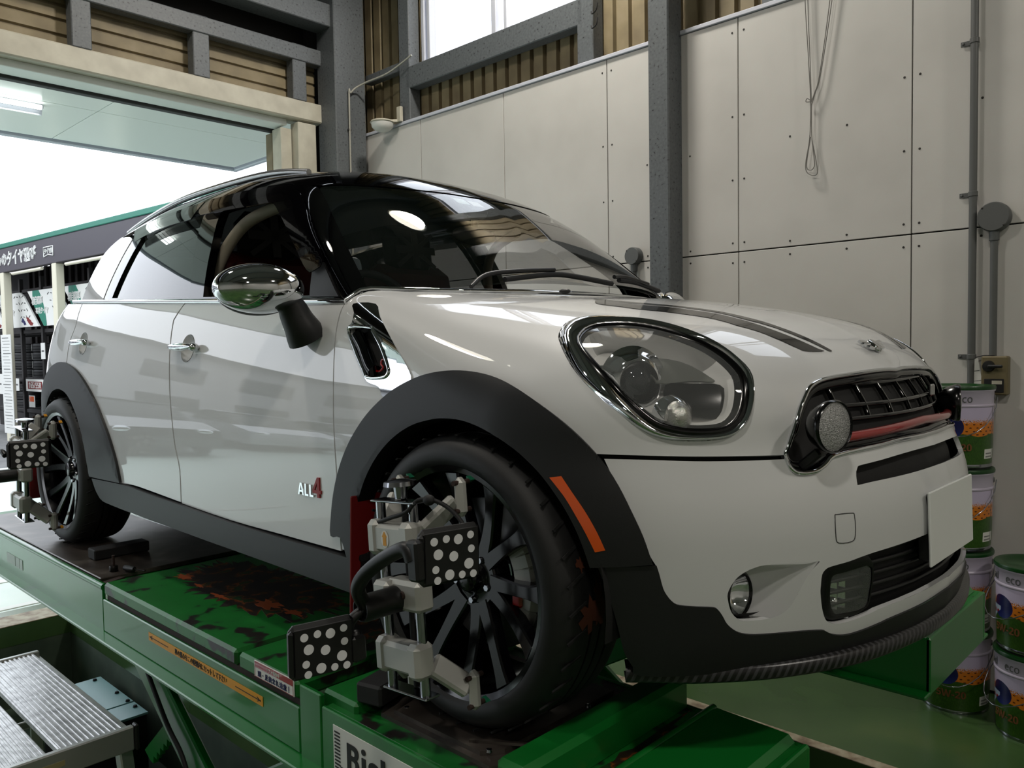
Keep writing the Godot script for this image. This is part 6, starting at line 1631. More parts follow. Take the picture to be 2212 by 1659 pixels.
# ---------------------------------------------------------------- loose things on and round the lift
func small_things() -> void:
	var b1 := base("rubber_block", Vector3(-0.245, 0.0, 0.86), "black rubber block beside the front wheel turntable", "block")
	put("block", Geo.new().box(Vector3(0, 0.032, 0), Vector3(0.075, 0.05, 0.20), 0.006, Basis(Vector3.UP, 0.25)), M.rubber, b1)
	var b2 := base("rubber_block", Vector3(-2.185, 0.0, 0.79), "black rubber block in front of the rear wheel", "block")
	put("block", Geo.new().box(Vector3(0, 0.022, 0), Vector3(0.075, 0.042, 0.22), 0.004), M.rubber, b2)
	var t1 := base("adaptor_bolt", Vector3(-1.93, 0.0, 0.905), "small bolt standing upright on the dark slip plate", "bolt")
	put("head", Geo.new().lathe([Vector2(0, 0.022), Vector2(0.014, 0.022), Vector2(0.016, 0.019), Vector2(0.016, 0.002), Vector2(0.014, 0.0)], 12), M.get_or_add("gun", mat(Color(0.10, 0.09, 0.08), 0.4, 0.6)), t1)
	put("shank", Geo.new().tube([Vector3(0, 0.02, 0), Vector3(0, 0.062, 0)], 0.0055, 10), M.rust, t1)
	var t2 := base("screwdriver", Vector3(-1.87, 0.0, 0.865), "stubby dark screwdriver lying on the slip plate", "screwdriver", "", 0.3)
	put("handle", Geo.new().tube([Vector3(-0.03, 0.013, 0), Vector3(0.0, 0.014, 0), Vector3(0.022, 0.013, 0)], [0.011, 0.013, 0.009], 12), M.black_plastic, t2)
	put("shaft", Geo.new().tube([Vector3(0.02, 0.013, 0), Vector3(0.075, 0.011, -0.005)], 0.003, 8), M.gun, t2)
	# aluminium work step
	var st := base("work_step", Vector3(-1.67, FLOOR_Y, 1.335), "ribbed aluminium work step in the lower left corner", "step")
	var top := 0.5
	for k in 2:
		var zc := -0.105 + 0.215 * k
		var g := Geo.new().box(Vector3(0, top - 0.016, zc), Vector3(0.90, 0.022, 0.185), 0.003)
		for j in 12: g.box(Vector3(0, top - 0.004, zc - 0.0835 + 0.0152 * j), Vector3(0.90, 0.005, 0.008), 0.0015)
		put("plank", g, M.plank, st)
	for s in [-1.0, 1.0]:
		put("end_rail", Geo.new().box(Vector3(0.458 * s, top - 0.035, 0), Vector3(0.022, 0.075, 0.43), 0.004), M.alu, st)
		put("side_rail", Geo.new().box(Vector3(0, top - 0.04, 0.207 * s), Vector3(0.90, 0.05, 0.016), 0.003), M.alu, st)
		for e in [-1.0, 1.0]:
			put("leg", Geo.new().bar(Vector3(0.44 * s, top - 0.06, 0.19 * e), Vector3(0.50 * s, 0.012, 0.21 * e), 0.045, 0.028, Vector3.UP, 0.004), M.alu, st)
			put("foot", Geo.new().box(Vector3(0.50 * s, 0.012, 0.21 * e), Vector3(0.06, 0.024, 0.05), 0.006), M.rubber, st)
		put("brace", Geo.new().bar(Vector3(0.475 * s, 0.22, -0.20), Vector3(0.475 * s, 0.22, 0.20), 0.012, 0.03, Vector3.UP, 0.003), M.alu, st)
	put("name_plate", Geo.new().box(Vector3(0.4697, top - 0.035, 0.05), Vector3(0.002, 0.016, 0.14), 0.0), M.get_or_add("tag", mat(Color(0.50, 0.47, 0.33), 0.5)), st)
	put("corner_cap", Geo.new().box(Vector3(0.458, top - 0.035, -0.222), Vector3(0.03, 0.08, 0.012), 0.004), M.black_plastic, st)
	# pale cover box down in the pit
	var bx := base("pump_cover", Vector3(-3.17, -1.30, 0.60), "pale blue metal cover box in the lift pit", "cover")
	put("body", Geo.new().box(Vector3(0, 0.14, 0), Vector3(0.60, 0.28, 0.32), 0.004), M.dark, bx)
	put("lid", Geo.new().box(Vector3(-0.12, 0.29, 0), Vector3(0.48, 0.012, 0.33), 0.003), M.pale_blue, bx)
	put("lid", Geo.new().box(Vector3(0.22, 0.29, 0), Vector3(0.18, 0.012, 0.33), 0.003), M.pale_blue, bx)
	for q in [[-0.32, -0.12], [-0.05, -0.14], [0.10, -0.14], [0.20, -0.14], [0.20, 0.12], [0.28, 0.10]]:
		put("bolt", Geo.new().lathe([Vector2(0, 0.012), Vector2(0.009, 0.010), Vector2(0.012, 0.0)], 8, Transform3D(Basis.IDENTITY, Vector3(q[0], 0.296, q[1]))), M.dark, bx)

# ---------------------------------------------------------------- oil pails
func pail_texture() -> ImageTexture:
	var W := 768; var H := 320
	var im := Image.create(W, H, false, Image.FORMAT_RGB8)
	var r := RandomNumberGenerator.new()
	r.seed = 77
	var nz := FastNoiseLite.new(); nz.seed = 5; nz.frequency = 0.06
	for y in H:
		var f := float(y) / H                     # 0 at the top
		for x in W:
			var c := Color(0.74, 0.70, 0.80)
			if f > 0.36 and f < 0.62:
				# orange comb, cells denser downwards
				var row := int((f - 0.36) / 0.042)
				var sx := 26.0
				var u := fposmod(x + (13.0 if row % 2 == 1 else 0.0), sx) / sx - 0.5
				var v := fposmod((f - 0.36) / 0.042, 1.0) - 0.5
				var hole := u * u + v * v < 0.028 + 0.05 * (f - 0.36)
				var dens := clampf((f - 0.36) / 0.14, 0.0, 1.0)
				if f > 0.48 or nz.get_noise_2d(x * 3.0, y * 3.0) * 0.5 + 0.5 < dens:
					c = Color(0.32, 0.13, 0.03) if hole else Color(0.80, 0.46, 0.10)
			if f >= 0.60 + 0.015 * sin(x * 0.05):
				var k := 0.5 + 0.5 * nz.get_noise_2d(x * 4.0, y)
				c = Color(0.10, 0.22, 0.05).lerp(Color(0.25, 0.40, 0.10), k)
			im.set_pixel(x, y, c)
	# blue horn, race wedge, label, seam
	for cx in [150, 534]:
		for y in H:
			for x in range(cx - 120, cx + 200):
				var px := posmod(x, W)
				var dx := float(x - cx - 20) / 48.0; var dy := float(y - 160) / 44.0
				if dx * dx + dy * dy < 1.0: im.set_pixel(px, y, Color(0.05, 0.06, 0.28).lerp(Color(0.12, 0.16, 0.45), clampf(dy, 0, 1)))
				var wx := float(x - (cx - 95)) / 110.0; var wy := float(y - 175)
				if wx > 0 and wx < 1 and wy > -14 + 0 * wx and wy < 118.0 * (1.0 - wx) * (1.0 - wx * 0.4) and y > 150:
					var col := Color(0.62, 0.68, 0.76)
					var q := Vector2(fposmod(wx * 4.2, 1.0) - 0.5, (wy - 12.0) / 26.0)
					if q.length() < 0.34: col = Color(0.55, 0.04, 0.08) if q.y < 0.1 else Color(0.05, 0.05, 0.08)
					im.set_pixel(px, y, col)
		for y in range(248, 286):
			for x in range(cx + 150, cx + 212):
				var bar := y > 262 and y < 268 or y > 274 and y < 281
				im.set_pixel(posmod(x, W), y, Color(0.1, 0.1, 0.1) if bar and (x * 7) % 5 < 3 and x > cx + 156 and x < cx + 196 else Color(0.82, 0.82, 0.80))
		for y in range(20, H):
			for x in range(cx + 196, cx + 201): im.set_pixel(posmod(x, W), y, Color(0.28, 0.28, 0.30))
		for y in range(100, 190):
			for x in range(cx + 214, cx + 234):
				if (y / 4) % 2 == 0: im.set_pixel(posmod(x, W), y, Color(0.60, 0.56, 0.62))
	return ImageTexture.create_from_image(im)

func pails() -> void:
	var R := 0.143; var Hh := 0.352
	var tex := pail_texture()
	var skin := mat(Color.WHITE, 0.3, 0.0, {"tex": tex})
	var lid_m := mat(Color(0.03, 0.22, 0.05), 0.3)
	var white := mat(Color(0.70, 0.67, 0.74), 0.3)
	var shell := Geo.new(); shell.use_uv = true
	var seg := 48
	var rows := [[R * 0.955, 0.012], [R * 0.985, 0.10], [R * 0.99, 0.20], [R, 0.262]]
	for k in rows.size():
		for s in seg + 1:
			var an := TAU * s / seg
			shell.vert(Vector3(cos(an) * rows[k][0], rows[k][1], sin(an) * rows[k][0]), Vector3(cos(an), -0.03, sin(an)).normalized(), Vector2(1.0 - float(s) / seg, 1.0 - rows[k][1] / Hh))
	for k in rows.size() - 1:
		for s in seg:
			var i := k * (seg + 1) + s
			shell.tri_i(i, i + 1, i + seg + 2); shell.tri_i(i, i + seg + 2, i + seg + 1)
	var shell_mesh := shell.mesh()
	var band_mesh := Geo.new().lathe([Vector2(R, 0.260), Vector2(R + 0.004, 0.264), Vector2(R + 0.004, 0.270), Vector2(R, 0.274), Vector2(R + 0.001, 0.325), Vector2(R + 0.006, 0.330), Vector2(R + 0.007, 0.338), Vector2(R + 0.003, 0.344)], seg).mesh()
	var lid_mesh := Geo.new().lathe([Vector2(0.0, 0.344), Vector2(R - 0.03, 0.344), Vector2(R - 0.02, 0.352), Vector2(R + 0.006, 0.352), Vector2(R + 0.009, 0.346), Vector2(R + 0.008, 0.336), Vector2(R + 0.004, 0.334)], seg).mesh()
	var base_mesh := Geo.new().lathe([Vector2(0.0, 0.006), Vector2(R * 0.93, 0.006), Vector2(R * 0.955, 0.0), Vector2(R * 0.965, 0.006), Vector2(R * 0.955, 0.014)], seg).mesh()
	var handle := []
	for k in 13:
		var a := PI * k / 12.0
		handle.append(Vector3(cos(a) * (R + 0.012), 0.30 - 0.16 * sin(a), sin(a) * 0.055 + 0.145 * sin(a)))
	var handle_mesh := Geo.new().tube(handle, 0.0022, 6).mesh()
	var list := []
	for k in 4: list.append([Vector3(0.272, FLOOR_Y + 0.362 * k, -1.900), 0.15 + 0.03 * k, ["bottom", "second", "third", "topmost"][k] + " oil pail in the taller stack against the white wall"])
	for k in 2: list.append([Vector3(0.60, FLOOR_Y + 0.362 * k, -1.80), -0.62, ["lower", "upper"][k] + " oil pail of the short stack at the right edge"])
	var first: Node3D = null
	for q in list:
		var o: Node3D
		if first == null:
			o = base("oil_pail", q[0], q[2], "pail", "stacked oil pails")
			share("printed_shell", shell_mesh, skin, o, Transform3D.IDENTITY)
			share("top_band", band_mesh, white, o, Transform3D.IDENTITY)
			share("lid", lid_mesh, lid_m, o, Transform3D.IDENTITY)
			share("foot_ring", base_mesh, M.steel, o, Transform3D.IDENTITY)
			share("bail_handle", handle_mesh, M.steel, o, Transform3D.IDENTITY)
			for s in [-1.0, 1.0]:
				put("handle_ear", Geo.new().lathe([Vector2(0, 0.006), Vector2(0.010, 0.004), Vector2(0.013, 0.0)], 14, Transform3D(Basis(Vector3(0, 1, 0), Vector3(s, 0, 0), Vector3(0, 0, 1)), Vector3(s * (R + 0.001), 0.30, 0))), M.conduit, o)
			var a := 0.35
			var tx := func(an: float, y: float) -> Transform3D: return Transform3D(Basis(Vector3.UP, an), Vector3(sin(an) * (R + 0.002), y, cos(an) * (R + 0.002)))
			words("eco", 0.030, M.box_grey, o, tx.call(0.22, 0.298), "lettering", R, false)
			words("ad", 0.030, M.box_grey, o, tx.call(-0.48, 0.298), "lettering", R, false)
			words("5W-20", 0.030, M.get_or_add("gold_ink", mat(Color(0.42, 0.26, 0.12), 0.5)), o, tx.call(0.02, 0.088), "lettering", R)
			o.rotation.y = q[1]
			first = o
		else:
			o = copy(first, q[0], q[2], q[1])

# ---------------------------------------------------------------- fittings on the walls
func fittings() -> void:
	var Zw := WALL_Z + 0.002
	# main conduit with saddles, at the right
	var c1 := base("conduit", Vector3(0.285, FLOOR_Y, Zw + 0.022), "long grey conduit running up the right part of the white wall", "conduit")
	put("pipe", Geo.new().tube([Vector3(0, 0.0, 0), Vector3(0, 5.9, 0)], 0.0165, 16), M.conduit, c1)
	for y in [1.56, 2.30, 2.985, 4.2]:
		var sd := put("saddle", Geo.new().lathe([Vector2(0.0175, -0.012), Vector2(0.020, -0.010), Vector2(0.020, 0.010), Vector2(0.0175, 0.012)], 16, Transform3D(Basis.IDENTITY, Vector3(0, y, 0))), M.conduit, c1)
		put("saddle_tab", Geo.new().box(Vector3(-0.038, y, -0.018), Vector3(0.045, 0.022, 0.003), 0.001).ball(Vector3(-0.05, y, -0.015), Vector3(0.006, 0.006, 0.003), Basis.IDENTITY, 6, 8), M.conduit, c1)
	# round junction boxes on short conduits
	for q in [[0.372, 1.385, 0.066, 0.62, "larger round grey junction box right of the long conduit"], [-1.578, 1.385, 0.054, 0.35, "small round grey junction box left of the steel column"]]:
		var o := base("junction_box", Vector3(q[0], q[1], Zw), q[4], "junction box", "round junction boxes")
		var xf := Transform3D(Basis(Vector3(1, 0, 0), Vector3(0, 0, 1), Vector3(0, -1, 0)), Vector3.ZERO)
		var r: float = q[2]
		put("body", Geo.new().lathe([Vector2(r * 0.95, 0.0), Vector2(r, 0.004), Vector2(r, 0.042), Vector2(r * 0.96, 0.046)], 36, xf), M.box_grey, o)
		var ld := put("cover", Geo.new().lathe([Vector2(0.0, 0.052), Vector2(r * 0.93, 0.052), Vector2(r * 0.97, 0.049), Vector2(r * 0.97, 0.045)], 36, xf), M.conduit, o)
		for s in [-1.0, 1.0]:
			put("cover_screw", Geo.new().lathe([Vector2(0, 0.002), Vector2(0.004, 0.001), Vector2(0.005, 0.0)], 8, Transform3D(xf.basis, Vector3(-0.65 * r * s, 0.62 * r * s, 0.0525))), M.screw, ld)
		put("collar", Geo.new().tube([Vector3(0, -r * 0.9, 0.024), Vector3(0, -r * 0.9 - 0.045, 0.024)], 0.021, 16), M.box_grey, o)
		put("pipe", Geo.new().tube([Vector3(0, -r, 0.024), Vector3(0, -q[3], 0.024)], 0.0155, 16), M.conduit, o)
	# isolator switch
	var sw := base("isolator_switch", Vector3(0.385, 0.675, Zw), "beige isolator switch box on the wall behind the pails", "switch")
	put("case", Geo.new().box(Vector3(0.0, 0.0, 0.028), Vector3(0.105, 0.175, 0.056), 0.006), M.get_or_add("beige", mat(Color(0.40, 0.36, 0.25), 0.5)), sw)
	put("panel", Geo.new().box(Vector3(0.0, -0.045, 0.057), Vector3(0.078, 0.062, 0.004), 0.002), M.dark, sw)
	put("rating_plate", Geo.new().box(Vector3(0.012, -0.030, 0.0595), Vector3(0.04, 0.016, 0.002), 0.0), M.cream, sw)
	put("dial", Geo.new().lathe([Vector2(0, 0.02), Vector2(0.022, 0.018), Vector2(0.026, 0.0)], 20, Transform3D(Basis(Vector3(1, 0, 0), Vector3(0, 0, 1), Vector3(0, -1, 0)), Vector3(-0.022, 0.042, 0.056))), M.black_plastic, sw)
	put("lever", Geo.new().box(Vector3(0.008, 0.042, 0.078), Vector3(0.06, 0.014, 0.012), 0.004), M.black_plastic, sw)
	var tg := base("paper_tag", Vector3(0.300, 0.64, Zw + 0.028), "white paper strip hanging beside the isolator switch", "tag")
	put("strip", Geo.new().bar(Vector3(-0.005, 0.11, 0), Vector3(0.028, -0.085, 0.004), 0.038, 0.001, Vector3(0, 0, 1)), M.white_sign, tg)
	for k in 3: put("printed_rule", Geo.new().box(Vector3(0.004 + 0.008 * k, 0.055 - 0.045 * k, 0.0025), Vector3(0.034, 0.002, 0.001), 0.0, Basis(Vector3(0, 0, 1), 0.15)), M.ink, tg)
	put("tie", Geo.new().tube(spline([Vector3(-0.01, 0.112, -0.002), Vector3(0.04, 0.125, 0.0), Vector3(0.10, 0.118, 0.004), Vector3(0.03, 0.108, 0.006)], 5), 0.002, 6), M.rubber, tg)
	# looped cord hanging on the wall
	var cd := base("hanging_cord", Vector3(-0.47, 1.70, Zw + 0.02), "thin grey cord hanging in a loop on the white wall", "cord")
	var cm: Material = M.get_or_add("cord", mat(Color(0.42, 0.41, 0.39), 0.6))
	for q in [[[-0.035, 1.2], [-0.03, 0.9], [-0.012, 0.6], [0.0, 0.37], [-0.005, 0.2], [-0.026, 0.07], [-0.018, 0.02], [0.02, 0.0], [0.036, 0.02], [0.02, 0.12], [0.006, 0.2], [0.004, 0.37]],
			[[-0.02, 1.2], [-0.016, 0.9], [-0.004, 0.6], [0.004, 0.38]], [[0.14, 1.2], [0.09, 0.8], [0.045, 0.5], [0.02, 0.42], [0.0, 0.37]], [[0.155, 1.2], [0.10, 0.8], [0.05, 0.5], [0.024, 0.42], [0.004, 0.36]],
			[[0.0, 0.2], [-0.022, 0.06], [0.0, 0.03], [0.02, 0.05], [0.016, 0.11], [0.006, 0.19]], [[0.0, 0.38], [-0.025, 0.385], [-0.018, 0.40], [0.0, 0.385]]]:
		var pts := []
		for p in q: pts.append(Vector3(p[0], p[1], 0))
		put("strand", Geo.new().tube(spline(pts, 6), 0.0022, 6), cm, cd)
	# motion sensor lamp by the corner column
	var sl := base("sensor_lamp", Vector3(-3.86, 2.70, WALL_Z + 0.02), "small white dome sensor lamp beside the corner column", "lamp")
	put("bracket", Geo.new().box(Vector3(0.02, 0.02, 0.0), Vector3(0.05, 0.12, 0.03), 0.004), M.cream, sl)
	put("rim", Geo.new().lathe([Vector2(0.0, 0.012), Vector2(0.09, 0.012), Vector2(0.098, 0.0), Vector2(0.09, -0.006)], 30, Transform3D(Basis.IDENTITY, Vector3(-0.08, -0.045, 0.10))), M.cream, sl)
	put("dome", Geo.new().lathe([Vector2(0.09, 0.0), Vector2(0.085, -0.03), Vector2(0.06, -0.055), Vector2(0.03, -0.066), Vector2(0.0, -0.068)], 30, Transform3D(Basis.IDENTITY, Vector3(-0.08, -0.050, 0.10))), M.white_sign, sl)
	put("stem", Geo.new().bar(Vector3(0.0, -0.03, 0.01), Vector3(-0.06, -0.035, 0.09), 0.03, 0.02), M.cream, sl)
	# thin conduit on the corner column
	var tc := base("thin_conduit", Vector3(-4.285, FLOOR_Y, -1.93), "thin white conduit bent over on the corner column", "conduit")
	put("pipe", Geo.new().tube(spline([Vector3(0.012, 0.0, 0.03), Vector3(0.012, 2.0, 0.03), Vector3(0.012, 3.62, 0.03), Vector3(0.03, 3.75, 0.02), Vector3(0.10, 3.82, -0.05), Vector3(0.36, 3.86, -0.11), Vector3(0.62, 3.94, -0.14)], 6), 0.0075, 8), M.get_or_add("pale_pipe", mat(Color(0.62, 0.61, 0.57), 0.4)), tc)
	for y in [2.4, 2.95, 3.45]: put("clip", Geo.new().box(Vector3(0.008, y, 0.03), Vector3(0.016, 0.016, 0.03), 0.002), M.screw, tc)
	# hook on the right window post
	var hk := base("wire_hooks", Vector3(-1.90, 3.05, WALL_Z + 0.01), "dark wire hooks on the grey window post", "hook")
	for k in 3: put("hook", Geo.new().tube(spline([Vector3(0.0, -0.09 * k, 0.0), Vector3(0.03, -0.09 * k - 0.03, 0.03), Vector3(0.07, -0.09 * k - 0.02, 0.04), Vector3(0.08, -0.09 * k + 0.02, 0.04)], 4), 0.004, 6), M.dark, hk)
	# round high-bay lamps
	var n := 0
	for q in [[-1.75, -1.35, 11.0], [-2.5, 1.9, 6.0], [1.6, 3.0, 7.0], [5.0, -0.6, 9.0], [5.6, 5.0, 5.0]]:
		if true:
			var x: float = q[0]; var z: float = q[1]
			var o := base("high_bay_lamp", Vector3(x, 4.62, z), ["round high-bay lamp close to the white wall and doorway", "round high-bay lamp above the car's near side", "round high-bay lamp behind the camera", "round high-bay lamp far beyond the car's nose", "round high-bay lamp in the far corner of the shop"][n], "lamp", "ceiling lamps")
			put("shade", Geo.new().lathe([Vector2(0.06, 0.30), Vector2(0.08, 0.22), Vector2(0.17, 0.08), Vector2(0.24, 0.0), Vector2(0.23, 0.002), Vector2(0.16, 0.075), Vector2(0.05, 0.21)], 32), M.alu, o)
			put("glow", Geo.new().lathe([Vector2(0.0, 0.01), Vector2(0.21, 0.012)], 32), M.get_or_add("lamp_glow", mat(Color(1, 1, 1), 0.5, 0.0, {"glow": 9.0, "glow_col": Color(1.0, 0.97, 0.90)})), o)
			put("stem", Geo.new().tube([Vector3(0, 0.28, 0), Vector3(0, 0.58, 0)], 0.012, 8), M.steel, o)
			var L := SpotLight3D.new()
			L.name = "light"
			L.light_energy = q[2]; L.light_color = Color(1.0, 0.975, 0.935); L.spot_range = 20.0; L.spot_attenuation = 2.0; L.spot_angle = 84.0; L.spot_angle_attenuation = 0.4; L.light_size = 0.2; L.shadow_enabled = true
			o.add_child(L)
			L.rotation.x = -PI / 2
			L.position = Vector3(0, -0.02, 0)
			n += 1

# ---------------------------------------------------------------- tyre shed across the yard
func shed() -> void:
	var T := Transform3D(Basis(Vector3.UP, 0.083), Vector3(-16.04, FLOOR_Y, -2.28))
	var o := base("tyre_shed", T.origin, "dark open-fronted tyre shed with a long sign band across the yard", "shed", "", 0.083)
	var purple := mat(Color(0.215, 0.195, 0.225), 0.5)
	var teal := mat(Color(0.03, 0.42, 0.34), 0.5)
	var brown := mat(Color(0.10, 0.085, 0.085), 0.7)
	var post_m := mat(Color(0.80, 0.78, 0.70), 0.5)
	var sb := put("sign_band", Geo.new().box(Vector3(3.0, 3.40, -0.06), Vector3(15.0, 0.44, 0.12), 0.01), purple, o)
	put("green_edge", Geo.new().box(Vector3(3.0, 3.67, -0.06), Vector3(15.0, 0.09, 0.14), 0.01), teal, sb)
	put("lettering", kana("ためのタイヤ選び", 0.235, 0.038, 0.012, Vector3(-0.46, 3.30, 0.006), Vector3.RIGHT, Vector3.UP, 1.13), M.white_sign, sb)
	var lg := put("logo", Geo.new().tube([Vector3(1.98, 3.31, 0.006), Vector3(2.17, 3.34, 0.006), Vector3(2.36, 3.31, 0.006), Vector3(2.36, 3.47, 0.006), Vector3(1.98, 3.47, 0.006)], 0.010, 6, true), M.white_sign, sb)
	put("lettering", kana("タイヤ館", 0.085, 0.012, 0.01, Vector3(2.005, 3.36, 0.006), Vector3.RIGHT, Vector3.UP, 1.0), M.white_sign, lg)
	put("roof", Geo.new().box(Vector3(3.0, 3.66, -0.75), Vector3(15.0, 0.08, 1.5), 0.01), purple, o)
	var back := Geo.new()
	back.box(Vector3(3.0, 1.75, -1.38), Vector3(15.0, 3.5, 0.04))
	put("back_wall", back, brown, o)
	for k in 44: put("rib", Geo.new().box(Vector3(-2.3 + 0.30 * k, 1.75, -1.33), Vector3(0.10, 3.5, 0.06), 0.005), M.get_or_add("rib_m", mat(Color(0.19, 0.165, 0.155), 0.7)), o)
	for x in [-2.33, 0.0, 2.33, 4.66]: put("post", Geo.new().box(Vector3(x, 1.59, -0.07), Vector3(0.17, 3.18, 0.14), 0.01), post_m, o)
	for x in [-0.28, 0.72, 1.62, 2.74, 3.3]: put("upright", Geo.new().box(Vector3(x, 1.55, -0.42), Vector3(0.07, 3.1, 0.07), 0.005), brown, o)
	for y in [0.55, 1.16, 2.08, 2.86]: put("rail", Geo.new().box(Vector3(3.0, y, -0.45), Vector3(12.0, 0.07, 0.06), 0.005), brown, o)
	for y in [0.55, 1.16, 2.08]: put("shelf", Geo.new().box(Vector3(3.0, y - 0.05, -0.85), Vector3(12.0, 0.03, 0.7), 0.004), brown, o)
	for q in [[0.5, 1.81], [2.79, 4.2]]:
		put("strip_light", Geo.new().tube([Vector3(q[0], 3.13, -0.02), Vector3(q[1], 3.13, -0.02)], 0.03, 8), post_m, o)
	# slanted display boards
	for b in [[-0.42, 0], [1.14, 1], [2.70, 2], [-1.98, 3]]:
		var bd := base("display_board", T * Vector3(b[0] + 0.3, 2.14, -0.32), ["cream display board with green oval beside the tall banner", "slanted cream display board between the shed posts", "cream display board partly behind the car pillar", "cream display board left of the first shed post"][b[1]], "sign", "slanted display boards", 0.083)
		var poly := PackedVector2Array([Vector2(-1.05, 0.68), Vector2(0.15, 0.68), Vector2(0.32, 0.60), Vector2(0.98, 0.02), Vector2(-0.35, 0.02)])
		put("board", Geo.new().prism(poly, 0.03), M.white_sign, bd)
		var ov := PackedVector2Array()
		for k in 28:
			var a := TAU * k / 28
			ov.append(Vector2(-0.52, 0.32) + Vector2(cos(a) * 0.20, sin(a) * 0.50).rotated(0.48))
		var clip := Geometry2D.intersect_polygons(ov, poly)
		var oval := put("green_oval", Geo.new().prism(clip[0], 0.006, Transform3D(Basis.IDENTITY, Vector3(0, 0, 0.03))), teal, bd)
		put("lettering", kana("軽自動車", 0.15, 0.02, 0.006, Vector3(-0.84, 0.42, 0.037), Vector3.RIGHT, Vector3.UP, 0.8, 0.95), M.white_sign, oval)
		put("lettering", kana("専用タイヤ", 0.11, 0.016, 0.006, Vector3(-0.68, 0.25, 0.037), Vector3.RIGHT, Vector3.UP, 1.0), M.white_sign, oval)
		var note := Geo.new()
		for k in 4:
			for j in 4: note.box(Vector3(-0.12 + 0.13 * j + 0.10 * k, 0.60 - 0.13 * k, 0.033), Vector3(0.07, 0.014, 0.004), 0.0, Basis(Vector3(0, 0, 1), 0.5 - 0.6 * ((j + k) % 3)))
		put("note_lines", note, M.ink, bd)
		put("red_car_print", Geo.new().prism(blob(40, 0.16, 0.05, 16), 0.004, Transform3D(Basis(Vector3(0, 0, 1), -0.35), Vector3(0.55, 0.12, 0.03))), M.red_matte, bd)
		put("blue_car_print", Geo.new().prism(blob(41, 0.12, 0.05, 16), 0.004, Transform3D(Basis(Vector3(0, 0, 1), -0.5), Vector3(0.28, 0.13, 0.03))), M.blue_ink, bd)
	# tall price banner
	var bn := base("price_banner", T * Vector3(0.43, 0.2, 0.12), "tall white price banner hanging in front of the shed post", "banner", "", 0.083)
	put("sheet", Geo.new().box(Vector3(0, 0.9, 0), Vector3(0.48, 1.82, 0.012), 0.002), M.white_sign, bn)
	var rows := Geo.new()
	for k in 30: rows.box(Vector3(-0.02 + 0.03 * (k % 3), 1.75 - 0.057 * k, 0.008), Vector3(0.30 + 0.05 * (k % 2), 0.006 if k % 5 else 0.014, 0.002))
	put("printed_rows", rows, M.conduit, bn)
	# stacks of tyres
	var tyre_prof := [Vector2(0.19, 0.02), Vector2(0.20, 0.0), Vector2(0.26, -0.002), Vector2(0.292, 0.014), Vector2(0.30, 0.035), Vector2(0.30, 0.058), Vector2(0.295, 0.062), Vector2(0.30, 0.006), Vector2(0.30, 0.098), Vector2(0.295, 0.102), Vector2(0.30, 0.106), Vector2(0.30, 0.128), Vector2(0.292, 0.150), Vector2(0.26, 0.165), Vector2(0.20, 0.163), Vector2(0.19, 0.145)]
	var tm := Geo.new().lathe(tyre_prof, 32).mesh()
	var first: Node3D = null
	for st in [[-0.98, 1.19, 4, "between banner and the dark upright"], [-0.02, 1.19, 4, "right of the dark upright"], [0.94, 1.19, 4, "behind the second shed post"], [-1.93, 1.19, 4, "left of the banner"], [-0.98, 0.58, 3, "under the shelf beside the banner"], [-0.02, 0.004, 2, "on the ground beside the rear wheel"], [0.94, 0.58, 3, "under the shelf behind the rear pillar"]]:
		for k in st[2]:
			var lab: String = ["bottom", "second", "third", "top"][k] + " dark tyre in the stack " + st[3]
			var at := T * Vector3(st[0], st[1] + 0.167 * k, -0.80)
			if first == null:
				first = base("stacked_tyre", at, lab, "tyre", "tyres stacked in the shed")
				share("tread", tm, M.tyre, first, Transform3D.IDENTITY)
				put("paper_label", Geo.new().box(Vector3(-0.10, 0.083, 0.288), Vector3(0.10, 0.13, 0.006), 0.0, Basis(Vector3.UP, -0.33)), M.white_sign, first)
			else: copy(first, at, lab)
	# price cards
	var cards := [[0.52, 1.06, 0.80, 0.23, 0], [0.36, 0.755, 0.26, 0.22, 1], [-0.35, 1.06, 0.26, 0.24, 2], [-0.62, 0.32, 0.36, 0.50, 3], [0.97, 1.70, 0.18, 0.30, 4], [-1.3, 1.06, 0.6, 0.4, 2]]
	var n := 0
	for c in cards:
		var cd := base("price_card", T * Vector3(c[0], c[1], -0.30), ["red and white size card under the tyre shelf", "orange and white price card low in the shed", "white card beside the tall banner", "yellow and pink price card near the ground", "white card at the edge of the tyre stack", "white card left of the tall banner"][n], "card", "price cards", 0.083)
		put("card", Geo.new().box(Vector3.ZERO, Vector3(c[2], c[3], 0.01), 0.001), M.white_sign, cd)
		match c[4]:
			0:
				put("red_field", Geo.new().box(Vector3(0.02, 0, 0.006), Vector3(c[2] * 0.82, c[3] * 0.62, 0.002)), M.red_matte, cd)
				words("165/55R", 0.11, M.white_sign, cd, Transform3D(Basis.IDENTITY, Vector3(0.02, 0, 0.008)))
			1: put("orange_field", Geo.new().box(Vector3(0, c[3] * 0.2, 0.006), Vector3(c[2] * 0.8, c[3] * 0.45, 0.002)), M.amber, cd)
			3:
				put("yellow_field", Geo.new().box(Vector3(0, c[3] * 0.2, 0.006), Vector3(c[2] * 0.7, c[3] * 0.3, 0.002)), M.yellow, cd)
				put("pink_rule", Geo.new().box(Vector3(0, -c[3] * 0.2, 0.006), Vector3(c[2] * 0.7, c[3] * 0.1, 0.002)), M.red_matte, cd)
			_: put("printed_rule", Geo.new().box(Vector3(0, 0, 0.006), Vector3(c[2] * 0.6, 0.03, 0.002)), M.conduit, cd)
		n += 1

